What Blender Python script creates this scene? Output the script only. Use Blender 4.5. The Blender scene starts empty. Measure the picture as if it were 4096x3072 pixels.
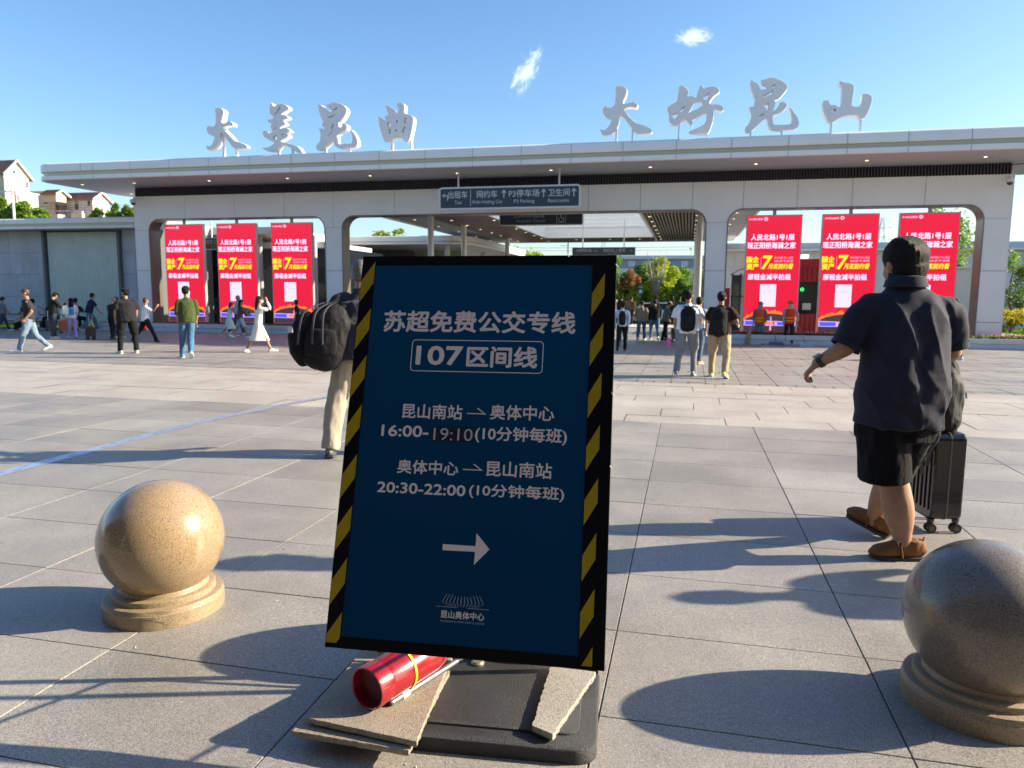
import bpy, bmesh, math, random
import numpy as np
from mathutils import Vector, Matrix, noise, Quaternion
R = math.radians
random.seed(7)
sc = bpy.context.scene
col = sc.collection

# ------------------------------------------------------------------ camera
PITCH, ROLL, YAW, EYE = R(6.97), R(0.42), R(13.2), 1.5
fw = Vector((-math.sin(YAW)*math.cos(PITCH), math.cos(YAW)*math.cos(PITCH), -math.sin(PITCH)))
rt = Vector((math.cos(YAW), math.sin(YAW), 0)); dn = fw.cross(rt)
r2 = math.cos(ROLL)*rt - math.sin(ROLL)*dn; d2 = math.sin(ROLL)*rt + math.cos(ROLL)*dn
cam = bpy.data.objects.new('camera', bpy.data.cameras.new('camera'))
col.objects.link(cam)
M = Matrix.Identity(4)
for i in range(3):
    M[i][0] = r2[i]; M[i][1] = -d2[i]; M[i][2] = -fw[i]
M[2][3] = EYE
cam.matrix_world = M
cam.data.sensor_width = 36; cam.data.sensor_fit = 'HORIZONTAL'
cam.data.lens = 36*2975/4096
cam.data.clip_start = 0.05; cam.data.clip_end = 3000
cam.data.dof.use_dof = True; cam.data.dof.focus_distance = 2.5; cam.data.dof.aperture_fstop = 7.0
sc.camera = cam

# ------------------------------------------------------------------ light
SUN_AZ, SUN_EL = R(16.5), R(25.6)     # measured from +X towards +Y
sdir = Vector((math.cos(SUN_EL)*math.cos(SUN_AZ), math.cos(SUN_EL)*math.sin(SUN_AZ), math.sin(SUN_EL)))
w = bpy.data.worlds.new("World"); sc.world = w; w.use_nodes = True
nt = w.node_tree; nt.nodes.clear()
out = nt.nodes.new('ShaderNodeOutputWorld'); bg = nt.nodes.new('ShaderNodeBackground')
sky = nt.nodes.new('ShaderNodeTexSky'); sky.sky_type = 'NISHITA'; sky.sun_disc = False
sky.sun_elevation = SUN_EL; sky.sun_rotation = R(90) - SUN_AZ
sky.altitude = 0; sky.air_density = 1.0; sky.dust_density = 1.0; sky.ozone_density = 3.0
bg.inputs[1].default_value = 0.104
# two small wispy clouds, fixed in direction
geo = nt.nodes.new('ShaderNodeTexCoord')
def wn(t, **k):
    n = nt.nodes.new(t)
    for a, b in k.items(): setattr(n, a, b)
    return n
def cloud(direction, sx, sz, scale, seed, tilt=0.0, thr=0.5):
    d = Vector(direction).normalized(); sx_ = d.cross(Vector((0,0,1))).normalized(); up = sx_.cross(d)
    a = sx_*math.cos(tilt)+up*math.sin(tilt); b = up*math.cos(tilt)-sx_*math.sin(tilt)
    def dot(v, s):
        n = wn('ShaderNodeVectorMath', operation='DOT_PRODUCT'); nt.links.new(geo.outputs['Generated'], n.inputs[0])
        n.inputs[1].default_value = v
        m = wn('ShaderNodeMath', operation='DIVIDE'); nt.links.new(n.outputs['Value'], m.inputs[0]); m.inputs[1].default_value = s
        return m
    u, v = dot(a, sx), dot(b, sz)
    cmb = wn('ShaderNodeCombineXYZ'); nt.links.new(u.outputs[0], cmb.inputs[0]); nt.links.new(v.outputs[0], cmb.inputs[1])
    fac = wn('ShaderNodeVectorMath', operation='DOT_PRODUCT'); nt.links.new(geo.outputs['Generated'], fac.inputs[0]); fac.inputs[1].default_value = d
    front = wn('ShaderNodeMath', operation='GREATER_THAN'); nt.links.new(fac.outputs['Value'], front.inputs[0]); front.inputs[1].default_value = 0
    ln = wn('ShaderNodeVectorMath', operation='LENGTH'); nt.links.new(cmb.outputs[0], ln.inputs[0])
    nz = wn('ShaderNodeTexNoise'); nz.inputs['Scale'].default_value = scale; nz.inputs['Detail'].default_value = 7; nz.inputs['Roughness'].default_value = .62; nz.inputs['Distortion'].default_value = .7
    off = wn('ShaderNodeVectorMath', operation='ADD'); nt.links.new(cmb.outputs[0], off.inputs[0]); off.inputs[1].default_value = (seed, seed*.7, 0)
    nt.links.new(off.outputs[0], nz.inputs['Vector'])
    m1 = wn('ShaderNodeMath', operation='SUBTRACT'); m1.inputs[0].default_value = 1.0; nt.links.new(ln.outputs['Value'], m1.inputs[1])
    m2 = wn('ShaderNodeMath', operation='MULTIPLY_ADD'); nt.links.new(m1.outputs[0], m2.inputs[0]); m2.inputs[1].default_value = .55; nt.links.new(nz.outputs['Fac'], m2.inputs[2])
    mr = wn('ShaderNodeMapRange', interpolation_type='SMOOTHSTEP'); nt.links.new(m2.outputs[0], mr.inputs['Value'])
    mr.inputs['From Min'].default_value = thr+.02; mr.inputs['From Max'].default_value = thr+.42
    e = wn('ShaderNodeMapRange', interpolation_type='SMOOTHSTEP'); nt.links.new(m1.outputs[0], e.inputs['Value']); e.inputs['From Min'].default_value = 0; e.inputs['From Max'].default_value = .45
    mm = wn('ShaderNodeMath', operation='MULTIPLY'); nt.links.new(mr.outputs[0], mm.inputs[0]); nt.links.new(e.outputs[0], mm.inputs[1])
    m3 = wn('ShaderNodeMath', operation='MULTIPLY'); nt.links.new(mm.outputs[0], m3.inputs[0]); nt.links.new(front.outputs[0], m3.inputs[1])
    return m3
def pxray(x, y):
    return ((x-2048)/2975*r2 + (y-1536)/2975*d2 + fw).normalized()
c1 = cloud(pxray(2105, 285), .046, .020, 2.6, 3.1, R(62), .60)
c2 = cloud(pxray(2775, 148), .030, .014, 2.2, 9.4, R(-3), .52)
mx = wn('ShaderNodeMath', operation='MAXIMUM'); nt.links.new(c1.outputs[0], mx.inputs[0]); nt.links.new(c2.outputs[0], mx.inputs[1])
mx2 = mx
mul = wn('ShaderNodeMath', operation='MULTIPLY'); nt.links.new(mx2.outputs[0], mul.inputs[0]); mul.inputs[1].default_value = .5
hs = wn('ShaderNodeHueSaturation'); hs.inputs['Saturation'].default_value = 1.14; nt.links.new(sky.outputs[0], hs.inputs['Color'])
mix = wn('ShaderNodeMixRGB'); nt.links.new(mul.outputs[0], mix.inputs['Fac']); nt.links.new(hs.outputs[0], mix.inputs['Color1'])
mix.inputs['Color2'].default_value = (6.6, 7.1, 7.8, 1)
nt.links.new(mix.outputs[0], bg.inputs[0]); nt.links.new(bg.outputs[0], out.inputs[0])

sun = bpy.data.objects.new('sun', bpy.data.lights.new('sun', 'SUN')); col.objects.link(sun)
sun.data.energy = 5.0; sun.data.angle = R(0.6); sun.data.color = (1.0, .86, .66)
sun.rotation_euler = sdir.to_track_quat('Z', 'Y').to_euler()
sun.location = (0, 0, 30)
sc.view_settings.view_transform = 'Standard'; sc.view_settings.look = 'None'; sc.view_settings.gamma = 1
sc.view_settings.exposure = 1.22; sc.view_settings.use_curve_mapping = False
sc.cycles.max_bounces = 6; sc.cycles.diffuse_bounces = 3; sc.cycles.glossy_bounces = 3; sc.cycles.transparent_max_bounces = 8
sc.cycles.use_denoising = True

# ------------------------------------------------------------------ materials
_m = {}
def new_mat(name):
    m = bpy.data.materials.new(name); m.use_nodes = True
    return m, m.node_tree, m.node_tree.nodes['Principled BSDF']
def lnk(nt, a, b): nt.links.new(a, b)
def mat(name, c, rough=.6, metal=0, vary=.0, vscale=3., bump=0., bscale=40., spec=.5, coat=0., emis=None, es=1., sub=0., aniso=None, dirt=0.):
    """plain surface with fine procedural variation of colour and relief"""
    if name in _m: return _m[name]
    m, nt, p = new_mat(name); N = nt.nodes
    p.inputs['Roughness'].default_value = rough; p.inputs['Metallic'].default_value = metal
    p.inputs['Specular IOR Level'].default_value = spec; p.inputs['Coat Weight'].default_value = coat
    if sub: p.inputs['Subsurface Weight'].default_value = sub; p.inputs['Subsurface Radius'].default_value = (.02, .008, .005)
    tc = N.new('ShaderNodeTexCoord')
    n1 = N.new('ShaderNodeTexNoise'); n1.inputs['Scale'].default_value = vscale; n1.inputs['Detail'].default_value = 5
    lnk(nt, tc.outputs['Object'], n1.inputs['Vector'])
    mp = N.new('ShaderNodeMapRange'); lnk(nt, n1.outputs['Fac'], mp.inputs['Value'])
    mp.inputs['From Min'].default_value = .3; mp.inputs['From Max'].default_value = .7
    mp.inputs['To Min'].default_value = 1-vary; mp.inputs['To Max'].default_value = 1+vary
    oi = N.new('ShaderNodeObjectInfo')
    hv = N.new('ShaderNodeHueSaturation'); hv.inputs['Color'].default_value = (*c, 1); lnk(nt, mp.outputs[0], hv.inputs['Value'])
    lnk(nt, hv.outputs[0], p.inputs['Base Color'])
    if bump:
        n2 = N.new('ShaderNodeTexNoise'); n2.inputs['Scale'].default_value = bscale; n2.inputs['Detail'].default_value = 3
        if aniso:
            mpn = N.new('ShaderNodeMapping'); mpn.inputs['Scale'].default_value = aniso
            lnk(nt, tc.outputs['Object'], mpn.inputs['Vector']); lnk(nt, mpn.outputs[0], n2.inputs['Vector'])
        else: lnk(nt, tc.outputs['Object'], n2.inputs['Vector'])
        b = N.new('ShaderNodeBump'); b.inputs['Strength'].default_value = bump; b.inputs['Distance'].default_value = .01
        lnk(nt, n2.outputs['Fac'], b.inputs['Height']); lnk(nt, b.outputs[0], p.inputs['Normal'])
    if emis: p.inputs['Emission Color'].default_value = (*emis, 1); p.inputs['Emission Strength'].default_value = es
    _m[name] = m
    return m
def granite(name, cols, speck, rough, scale, tilevar=0., bump=.15, coat=0., fleck=0., stain=(.80,1.13)):
    """speckled stone: fine crystals of several tones + darker flecks + broad stains"""
    m, nt, p = new_mat(name); N = nt.nodes
    tc = N.new('ShaderNodeTexCoord'); ge = N.new('ShaderNodeNewGeometry')
    src = ge.outputs['Position']
    v = N.new('ShaderNodeTexVoronoi'); v.inputs['Scale'].default_value = scale; lnk(nt, src, v.inputs['Vector'])
    rr = N.new('ShaderNodeValToRGB'); el = rr.color_ramp.elements
    el[0].position = 0; el[0].color = (*cols[0], 1); el[1].position = 1; el[1].color = (*cols[-1], 1)
    for i, cc in enumerate(cols[1:-1]):
        e = el.new((i+1)/(len(cols)-1)); e.color = (*cc, 1)
    sp = N.new('ShaderNodeSeparateColor'); lnk(nt, v.outputs['Color'], sp.inputs[0]); lnk(nt, sp.outputs[0], rr.inputs['Fac'])
    n = N.new('ShaderNodeTexNoise'); n.inputs['Scale'].default_value = scale*1.3; n.inputs['Detail'].default_value = 2; lnk(nt, src, n.inputs['Vector'])
    cr = N.new('ShaderNodeValToRGB'); cr.color_ramp.elements[0].position = speck; cr.color_ramp.elements[1].position = speck+.06
    cr.color_ramp.elements[0].color = (.10, .09, .085, 1); cr.color_ramp.elements[1].color = (1, 1, 1, 1); lnk(nt, n.outputs['Fac'], cr.inputs['Fac'])
    mm = N.new('ShaderNodeMixRGB'); mm.blend_type = 'MULTIPLY'; mm.inputs['Fac'].default_value = .75
    lnk(nt, rr.outputs[0], mm.inputs['Color1']); lnk(nt, cr.outputs[0], mm.inputs['Color2'])
    n3 = N.new('ShaderNodeTexNoise'); n3.inputs['Scale'].default_value = .9; n3.inputs['Detail'].default_value = 6; n3.inputs['Roughness'].default_value = .65; lnk(nt, src, n3.inputs['Vector'])
    mr = N.new('ShaderNodeMapRange'); lnk(nt, n3.outputs['Fac'], mr.inputs['Value']); mr.inputs['From Min'].default_value = .3; mr.inputs['From Max'].default_value = .7
    mr.inputs['To Min'].default_value = stain[0]; mr.inputs['To Max'].default_value = stain[1]
    oi = N.new('ShaderNodeObjectInfo')
    ma = N.new('ShaderNodeMath'); ma.operation = 'MULTIPLY_ADD'; lnk(nt, oi.outputs['Random'], ma.inputs[0]); ma.inputs[1].default_value = tilevar; ma.inputs[2].default_value = 1-tilevar/2
    mu = N.new('ShaderNodeMath'); mu.operation = 'MULTIPLY'; lnk(nt, mr.outputs[0], mu.inputs[0]); lnk(nt, ma.outputs[0], mu.inputs[1])
    col_out = mm.outputs[0]
    def spots(sc_, r0, r1, keep, colr, fac):
        nonlocal col_out
        v2 = N.new('ShaderNodeTexVoronoi'); v2.inputs['Scale'].default_value = sc_; lnk(nt, src, v2.inputs['Vector'])
        a = N.new('ShaderNodeMapRange'); lnk(nt, v2.outputs['Distance'], a.inputs['Value']); a.inputs['From Min'].default_value = r0; a.inputs['From Max'].default_value = r1; a.inputs['To Min'].default_value = fac; a.inputs['To Max'].default_value = 0
        s2 = N.new('ShaderNodeSeparateColor'); lnk(nt, v2.outputs['Color'], s2.inputs[0])
        g_ = N.new('ShaderNodeMath'); g_.operation = 'GREATER_THAN'; lnk(nt, s2.outputs[1], g_.inputs[0]); g_.inputs[1].default_value = keep
        k_ = N.new('ShaderNodeMath'); k_.operation = 'MULTIPLY'; lnk(nt, a.outputs[0], k_.inputs[0]); lnk(nt, g_.outputs[0], k_.inputs[1])
        m_ = N.new('ShaderNodeMixRGB'); lnk(nt, k_.outputs[0], m_.inputs['Fac']); lnk(nt, col_out, m_.inputs['Color1']); m_.inputs['Color2'].default_value = (*colr, 1); col_out = m_.outputs[0]
    if fleck: spots(fleck, .16, .30, .72, (.05,.035,.03), .85)
    if tilevar: spots(5.5, .035, .06, .86, (.07,.07,.07), .45); spots(3.1, .02, .05, .93, (.5,.48,.45), .35)
    hv = N.new('ShaderNodeHueSaturation'); lnk(nt, col_out, hv.inputs['Color']); lnk(nt, mu.outputs[0], hv.inputs['Value'])
    lnk(nt, hv.outputs[0], p.inputs['Base Color'])
    p.inputs['Roughness'].default_value = rough; p.inputs['Coat Weight'].default_value = coat; p.inputs['Coat Roughness'].default_value = .12
    n4 = N.new('ShaderNodeTexNoise'); n4.inputs['Scale'].default_value = scale*.7; n4.inputs['Detail'].default_value = 4; lnk(nt, src, n4.inputs['Vector'])
    b = N.new('ShaderNodeBump'); b.inputs['Strength'].default_value = bump; b.inputs['Distance'].default_value = .004
    lnk(nt, n4.outputs['Fac'], b.inputs['Height']); lnk(nt, b.outputs[0], p.inputs['Normal'])
    rm = N.new('ShaderNodeMapRange'); lnk(nt, n3.outputs['Fac'], rm.inputs['Value']); rm.inputs['From Min'].default_value = .35; rm.inputs['From Max'].default_value = .65
    rm.inputs['To Min'].default_value = rough-.06; rm.inputs['To Max'].default_value = rough+.1; lnk(nt, rm.outputs[0], p.inputs['Roughness'])
    _m[name] = m
    return m
def cloth(c, name=None, rough=.88, fold=.35):
    key = 'cloth_%.2f_%.2f_%.2f' % c if not name else name
    if key in _m: return _m[key]
    m, nt, p = new_mat(key); N = nt.nodes
    p.inputs['Roughness'].default_value = rough; p.inputs['Sheen Weight'].default_value = .04; p.inputs['Sheen Roughness'].default_value = .5
    p.inputs['Specular IOR Level'].default_value = .15
    tc = N.new('ShaderNodeTexCoord')
    mpn = N.new('ShaderNodeMapping'); mpn.inputs['Scale'].default_value = (1.0, 1.0, .38); lnk(nt, tc.outputs['Object'], mpn.inputs['Vector'])
    n = N.new('ShaderNodeTexNoise'); n.inputs['Scale'].default_value = 14; n.inputs['Detail'].default_value = 3; n.inputs['Distortion'].default_value = 1.2; lnk(nt, mpn.outputs[0], n.inputs['Vector'])
    b = N.new('ShaderNodeBump'); b.inputs['Strength'].default_value = fold; b.inputs['Distance'].default_value = .03
    lnk(nt, n.outputs['Fac'], b.inputs['Height'])
    n2 = N.new('ShaderNodeTexNoise'); n2.inputs['Scale'].default_value = 500; lnk(nt, tc.outputs['Object'], n2.inputs['Vector'])
    b2 = N.new('ShaderNodeBump'); b2.inputs['Strength'].default_value = .15; b2.inputs['Distance'].default_value = .001
    lnk(nt, n2.outputs['Fac'], b2.inputs['Height']); lnk(nt, b.outputs[0], b2.inputs['Normal']); lnk(nt, b2.outputs[0], p.inputs['Normal'])
    n3 = N.new('ShaderNodeTexNoise'); n3.inputs['Scale'].default_value = 6; n3.inputs['Detail'].default_value = 4; lnk(nt, tc.outputs['Object'], n3.inputs['Vector'])
    mr = N.new('ShaderNodeMapRange'); lnk(nt, n3.outputs['Fac'], mr.inputs['Value']); mr.inputs['To Min'].default_value = .82; mr.inputs['To Max'].default_value = 1.18
    hv = N.new('ShaderNodeHueSaturation'); hv.inputs['Color'].default_value = (*c, 1); lnk(nt, mr.outputs[0], hv.inputs['Value']); lnk(nt, hv.outputs[0], p.inputs['Base Color'])
    _m[key] = m
    return m

# ------------------------------------------------------------------ mesh helpers
class MB:
    def __init__(s): s.v = []; s.f = []; s.mi = []; s.cur = 0
    def add(s, vs, fs):
        o = len(s.v); s.v += [tuple(x) for x in vs]; s.f += [tuple(i+o for i in f) for f in fs]; s.mi += [s.cur]*len(fs)
        return s
    def box(s, x0, x1, y0, y1, z0, z1):
        return s.add([(x0,y0,z0),(x1,y0,z0),(x1,y1,z0),(x0,y1,z0),(x0,y0,z1),(x1,y0,z1),(x1,y1,z1),(x0,y1,z1)],
                     [(0,3,2,1),(4,5,6,7),(0,1,5,4),(1,2,6,5),(2,3,7,6),(3,0,4,7)])
    def obox(s, c, ax, ay, az, hx, hy, hz):
        c, ax, ay, az = map(Vector, (c, ax, ay, az)); vs = []
        for k in (-1, 1):
            for (i, j) in ((-1,-1),(1,-1),(1,1),(-1,1)): vs.append(c+ax*hx*i+ay*hy*j+az*hz*k)
        return s.add(vs, [(0,3,2,1),(4,5,6,7),(0,1,5,4),(1,2,6,5),(2,3,7,6),(3,0,4,7)])
    def prism(s, poly, f0, f1):
        """poly: 2D points; f0/f1 map a 2D point to the 3D front and back"""
        n = len(poly)
        vs = [f0(*p) for p in poly] + [f1(*p) for p in poly]
        fs = [tuple(range(n)), tuple(range(2*n-1, n-1, -1))] + [(i, (i+n), (i+1) % n + n, (i+1) % n) for i in range(n)]
        return s.add(vs, fs)
    def quad(s, a, b, c, d): return s.add([a,b,c,d], [(0,1,2,3)])
    def tube(s, pts, rad, n=10, side=(1,0,0), caps=True, round_=False):
        """sweep an ellipse; rad items are r or (a, b): a along side"""
        pts = [Vector(p) for p in pts]
        if not isinstance(rad, (list, tuple)): rad = [rad]*len(pts)
        rr = [(r, r) if not isinstance(r, (list, tuple)) else r for r in rad]
        if round_:
            d0 = (pts[0]-pts[1]).normalized(); d1 = (pts[-1]-pts[-2]).normalized()
            m0 = min(rr[0]); m1 = min(rr[-1])
            P, Q = [], []
            for t in (.98, .85, .6, .3): P.append(pts[0]+d0*m0*t); k = math.sqrt(1-t*t); Q.append((rr[0][0]*k, rr[0][1]*k))
            P += pts; Q += rr
            for t in (.3, .6, .85, .98): P.append(pts[-1]+d1*m1*t); k = math.sqrt(1-t*t); Q.append((rr[-1][0]*k, rr[-1][1]*k))
            pts, rr = P, Q
        vs, fs = [], []; side = Vector(side); last = None
        for i, p in enumerate(pts):
            a = pts[max(i-1, 0)]; b = pts[min(i+1, len(pts)-1)]; t = (b-a)
            t = t.normalized() if t.length > 1e-9 else Vector((0,0,1))
            u = side - t*side.dot(t)
            if u.length < .25 and last is not None: u = last - t*last.dot(t)
            if u.length < .05: u = Vector((0,1,0)) - t*t.y
            u.normalize(); last = u; v = t.cross(u)
            for k in range(n):
                an = 2*math.pi*k/n
                vs.append(p+u*rr[i][0]*math.cos(an)+v*rr[i][1]*math.sin(an))
        m = len(pts)
        for i in range(m-1):
            for k in range(n):
                fs.append((i*n+k, i*n+(k+1) % n, (i+1)*n+(k+1) % n, (i+1)*n+k))
        if caps: fs += [tuple(range(n-1, -1, -1)), tuple((m-1)*n+k for k in range(n))]
        return s.add(vs, fs)
    def lathe(s, prof, c=(0,0,0), n=32, caps=True):
        vs, fs = [], []; c = Vector(c)
        for r, z in prof:
            for k in range(n):
                a = 2*math.pi*k/n; vs.append(c+Vector((r*math.cos(a), r*math.sin(a), z)))
        for i in range(len(prof)-1):
            for k in range(n): fs.append((i*n+k, i*n+(k+1) % n, (i+1)*n+(k+1) % n, (i+1)*n+k))
        if caps: fs += [tuple(range(n-1, -1, -1)), tuple((len(prof)-1)*n+k for k in range(n))]
        return s.add(vs, fs)
    def ell(s, c, rx, ry, rz, n=14, m=9, rot=None):
        c = Vector(c); vs, fs = [], []
        rings = []
        for i in range(1, m):
            t = math.pi*i/m
            for k in range(n):
                a = 2*math.pi*k/n; v = Vector((rx*math.sin(t)*math.cos(a), ry*math.sin(t)*math.sin(a), rz*math.cos(t)))
                if rot: v = rot @ v
                vs.append(c+v)
        top = Vector((0,0,rz)); bot = Vector((0,0,-rz))
        if rot: top = rot @ top; bot = rot @ bot
        vs += [c+top, c+bot]; T = len(vs)-2; B = T+1
        for k in range(n):
            fs.append((T, k, (k+1) % n)); fs.append((B, (m-2)*n+(k+1) % n, (m-2)*n+k))
            for i in range(m-2): fs.append((i*n+k, (i+1)*n+k, (i+1)*n+(k+1) % n, i*n+(k+1) % n))
        return s.add(vs, fs)
    def mesh(s, name):
        me = bpy.data.meshes.new(name); me.from_pydata(s.v, [], s.f); me.update()
        return me
    def build(s, name, m, parent=None, smooth=False, bevel=0, **tags):
        me = s.mesh(name)
        ms = m if isinstance(m, (list, tuple)) else [m]
        for x in ms: me.materials.append(x)
        if len(ms) > 1: me.polygons.foreach_set('material_index', s.mi)
        if bevel:
            bm = bmesh.new(); bm.from_mesh(me); bmesh.ops.remove_doubles(bm, verts=bm.verts, dist=1e-5)
            es = [e for e in bm.edges if len(e.link_faces) == 2 and e.calc_face_angle(0) > .5]
            bmesh.ops.bevel(bm, geom=es, offset=bevel, segments=2, affect='EDGES', profile=.6); bm.to_mesh(me); bm.free()
        if smooth: shade(me)
        return link(name, me, parent, **tags)
def shade(me, ang=32):
    me.polygons.foreach_set('use_smooth', [True]*len(me.polygons))
    try: me.set_sharp_from_angle(angle=R(ang))
    except Exception: pass
def link(name, me, parent=None, **tags):
    o = bpy.data.objects.new(name, me); col.objects.link(o)
    if parent is not None: o.parent = parent
    for k, v in tags.items(): o[k] = v
    return o
def empty(name, loc=(0,0,0), rz=0, s=1, label=None, category=None, group=None, kind=None):
    o = bpy.data.objects.new(name, None); col.objects.link(o); o.location = loc; o.rotation_euler = (0,0,rz); o.scale = (s,s,s)
    o.empty_display_size = .2
    if label: o['label'] = label
    if category: o['category'] = category
    if group: o['group'] = group
    if kind: o['kind'] = kind
    return o
def catmull(P, k=5):
    P = [Vector(p) for p in P]; out = []
    for i in range(len(P)-1):
        a = P[max(i-1,0)]; b = P[i]; c = P[i+1]; d = P[min(i+2, len(P)-1)]
        for j in range(k):
            t = j/k; out.append(.5*((2*b)+(c-a)*t+(2*a-5*b+4*c-d)*t*t+(3*b-a-3*c+d)*t**3))
    out.append(P[-1]); return out
# text as mesh, lies in local XY, reading along +X
_txt = {}
def text_mesh(body, size, bold=0.0, extrude=0.0006, align='LEFT', space=1.0):
    key = (body, size, bold, extrude, align, space)
    if key in _txt: return _txt[key]
    cu = bpy.data.curves.new('lettering', 'FONT'); cu.body = body; cu.size = size; cu.offset = bold*size; cu.extrude = extrude
    cu.align_x = align; cu.space_character = space; cu.resolution_u = 3
    o = bpy.data.objects.new('lettering', cu); col.objects.link(o)
    bpy.context.view_layer.update()
    dg = bpy.context.evaluated_depsgraph_get()
    me = bpy.data.meshes.new_from_object(o.evaluated_get(dg)); bpy.data.objects.remove(o); bpy.data.curves.remove(cu)
    _txt[key] = me
    return me
def text_fit(body, x0, x1, ybase, h, O, ex, ey, off, m, parent, name='lettering', bold=0.0):
    """text spanning x0..x1 and h tall from ybase in the plane O,ex,ey; off = metres in front; bold thickens the strokes"""
    me = text_mesh(body, 1.0, 0.0, 0.0)
    n = len(me.vertices); a = np.empty(n*3); me.vertices.foreach_get('co', a); a = a.reshape(-1, 3)
    fs = [tuple(p.vertices) for p in me.polygons]
    mn, mxx = a.min(0), a.max(0); sx = (x1-x0)/(mxx[0]-mn[0]); sy = h/(mxx[1]-mn[1])
    u = x0+(a[:,0]-mn[0])*sx; v = ybase+(a[:,1]-mn[1])*sy
    ex_, ey_ = np.array(ex), np.array(ey); nrm = np.array(Vector(ex).cross(Vector(ey)))
    t = bold*min(h, 1e9); sh = [(0, 0)]
    if bold > 0: sh += [(t, 0), (-t, 0), (0, t), (0, -t), (t*.7, t*.7), (-t*.7, t*.7), (t*.7, -t*.7), (-t*.7, -t*.7)]
    V, F = [], []
    for k, (du, dv) in enumerate(sh):
        o_ = off+k*.00002*max(1, h*20)
        V.append(np.array(O)[None]+(u+du)[:,None]*ex_[None]+(v+dv)[:,None]*ey_[None]+o_*nrm[None]); F += [tuple(i+k*n for i in f) for f in fs]
    V = np.concatenate(V); me2 = bpy.data.meshes.new(name); me2.from_pydata(V.tolist(), [], F); me2.materials.append(m); me2.update()
    return link(name, me2, parent)
def poly2d(pts, O, ex, ey, off, m, parent, name):
    O, ex, ey = Vector(O), Vector(ex), Vector(ey); n = ex.cross(ey)
    me = bpy.data.meshes.new(name); me.from_pydata([O+ex*x+ey*y+n*off for x, y in pts], [], [tuple(range(len(pts)))]); me.materials.append(m)
    return link(name, me, parent)
# jobs: meshes to be fused by a voxel remesh, then wrinkled
jobs = []
def fused(mb, name, m, parent, voxel=.02, smooth=4, wr=0., wscale=6., wz=.5, post=None, **tags):
    o = mb.build(name, m, parent, **tags)
    r = o.modifiers.new('r', 'REMESH'); r.mode = 'VOXEL'; r.voxel_size = voxel; r.use_smooth_shade = True
    s_ = o.modifiers.new('s', 'SMOOTH'); s_.factor = .5; s_.iterations = smooth
    jobs.append((o, wr, wscale, wz, post))
    return o
def run_jobs():
    bpy.context.view_layer.update()
    dg = bpy.context.evaluated_depsgraph_get()
    res = [bpy.data.meshes.new_from_object(j[0].evaluated_get(dg)) for j in jobs]
    for (o, wr, ws, wz, post), me in zip(jobs, res):
        o.modifiers.clear(); old = o.data; o.data = me; me.name = old.name
        if wr or post:
            n = len(me.vertices); co = np.empty(n*3); me.vertices.foreach_get('co', co); co = co.reshape(-1, 3)
            no = np.empty(n*3); me.vertices.foreach_get('normal', no); no = no.reshape(-1, 3)
            if wr:
                ph = (sum(map(ord, o.name)) % 97, 3.0, 5.0); f = noise.noise
                q = co*np.array([ws, ws, ws*wz])+np.array(ph); q2 = q*2.3
                d = np.array([f(a)+.5*f(b) for a, b in zip(q.tolist(), q2.tolist())])
                co += no*(d*wr)[:, None]
            if post: co = post(co, no)
            me.vertices.foreach_set('co', co.ravel())
        me.polygons.foreach_set('use_smooth', [True]*len(me.polygons)); me.update()
    jobs.clear()
# ================================================================== materials used in many places
white_panel = mat('white_panel', (.82,.79,.735), rough=.38, vary=.03, vscale=1.2, bump=.02, bscale=3)
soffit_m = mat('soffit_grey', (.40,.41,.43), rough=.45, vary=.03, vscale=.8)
dark_m = mat('dark_metal', (.035,.035,.04), rough=.4)
joint_m = mat('joint_dark', (.12,.12,.12), rough=.8)
bronze_m = mat('bronze_lining', (.20,.165,.14), rough=.32, metal=.35, vary=.06)
gold_m = mat('gold_strip', (.50,.44,.30), rough=.35, metal=.25)
steel_m = mat('steel', (.62,.63,.65), rough=.28, metal=.85)
concrete_m = mat('pale_concrete', (.60,.60,.58), rough=.7, vary=.07, vscale=2.5, bump=.1, bscale=30)
glass_dark = mat('dark_glass', (.03,.04,.05), rough=.06, spec=.8)
warm_lamp = mat('warm_lamp', (1,.9,.7), emis=(1,.80,.48), es=2.0)
def leaf_mat(i, c):
    m, nt, p = new_mat('leaf_%d' % i); N = nt.nodes
    tc = N.new('ShaderNodeTexCoord'); n1 = N.new('ShaderNodeTexNoise'); n1.inputs['Scale'].default_value = 1.1; n1.inputs['Detail'].default_value = 4; lnk(nt, tc.outputs['Object'], n1.inputs['Vector'])
    mp = N.new('ShaderNodeMapRange'); lnk(nt, n1.outputs['Fac'], mp.inputs['Value']); mp.inputs['From Min'].default_value = .3; mp.inputs['From Max'].default_value = .7; mp.inputs['To Min'].default_value = .6; mp.inputs['To Max'].default_value = 1.4
    hv = N.new('ShaderNodeHueSaturation'); hv.inputs['Color'].default_value = (*c, 1); lnk(nt, mp.outputs[0], hv.inputs['Value'])
    t = N.new('ShaderNodeBsdfTranslucent'); mx = N.new('ShaderNodeMixShader'); mx.inputs[0].default_value = .42
    h2 = N.new('ShaderNodeHueSaturation'); h2.inputs['Saturation'].default_value = 1.1; h2.inputs['Value'].default_value = 1.5; lnk(nt, hv.outputs[0], h2.inputs['Color']); lnk(nt, h2.outputs[0], t.inputs[0])
    lnk(nt, hv.outputs[0], p.inputs['Base Color']); p.inputs['Roughness'].default_value = .5; p.inputs['Specular IOR Level'].default_value = .3
    lnk(nt, p.outputs[0], mx.inputs[1]); lnk(nt, t.outputs[0], mx.inputs[2]); lnk(nt, mx.outputs[0], N['Material Output'].inputs[0])
    return m
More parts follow.
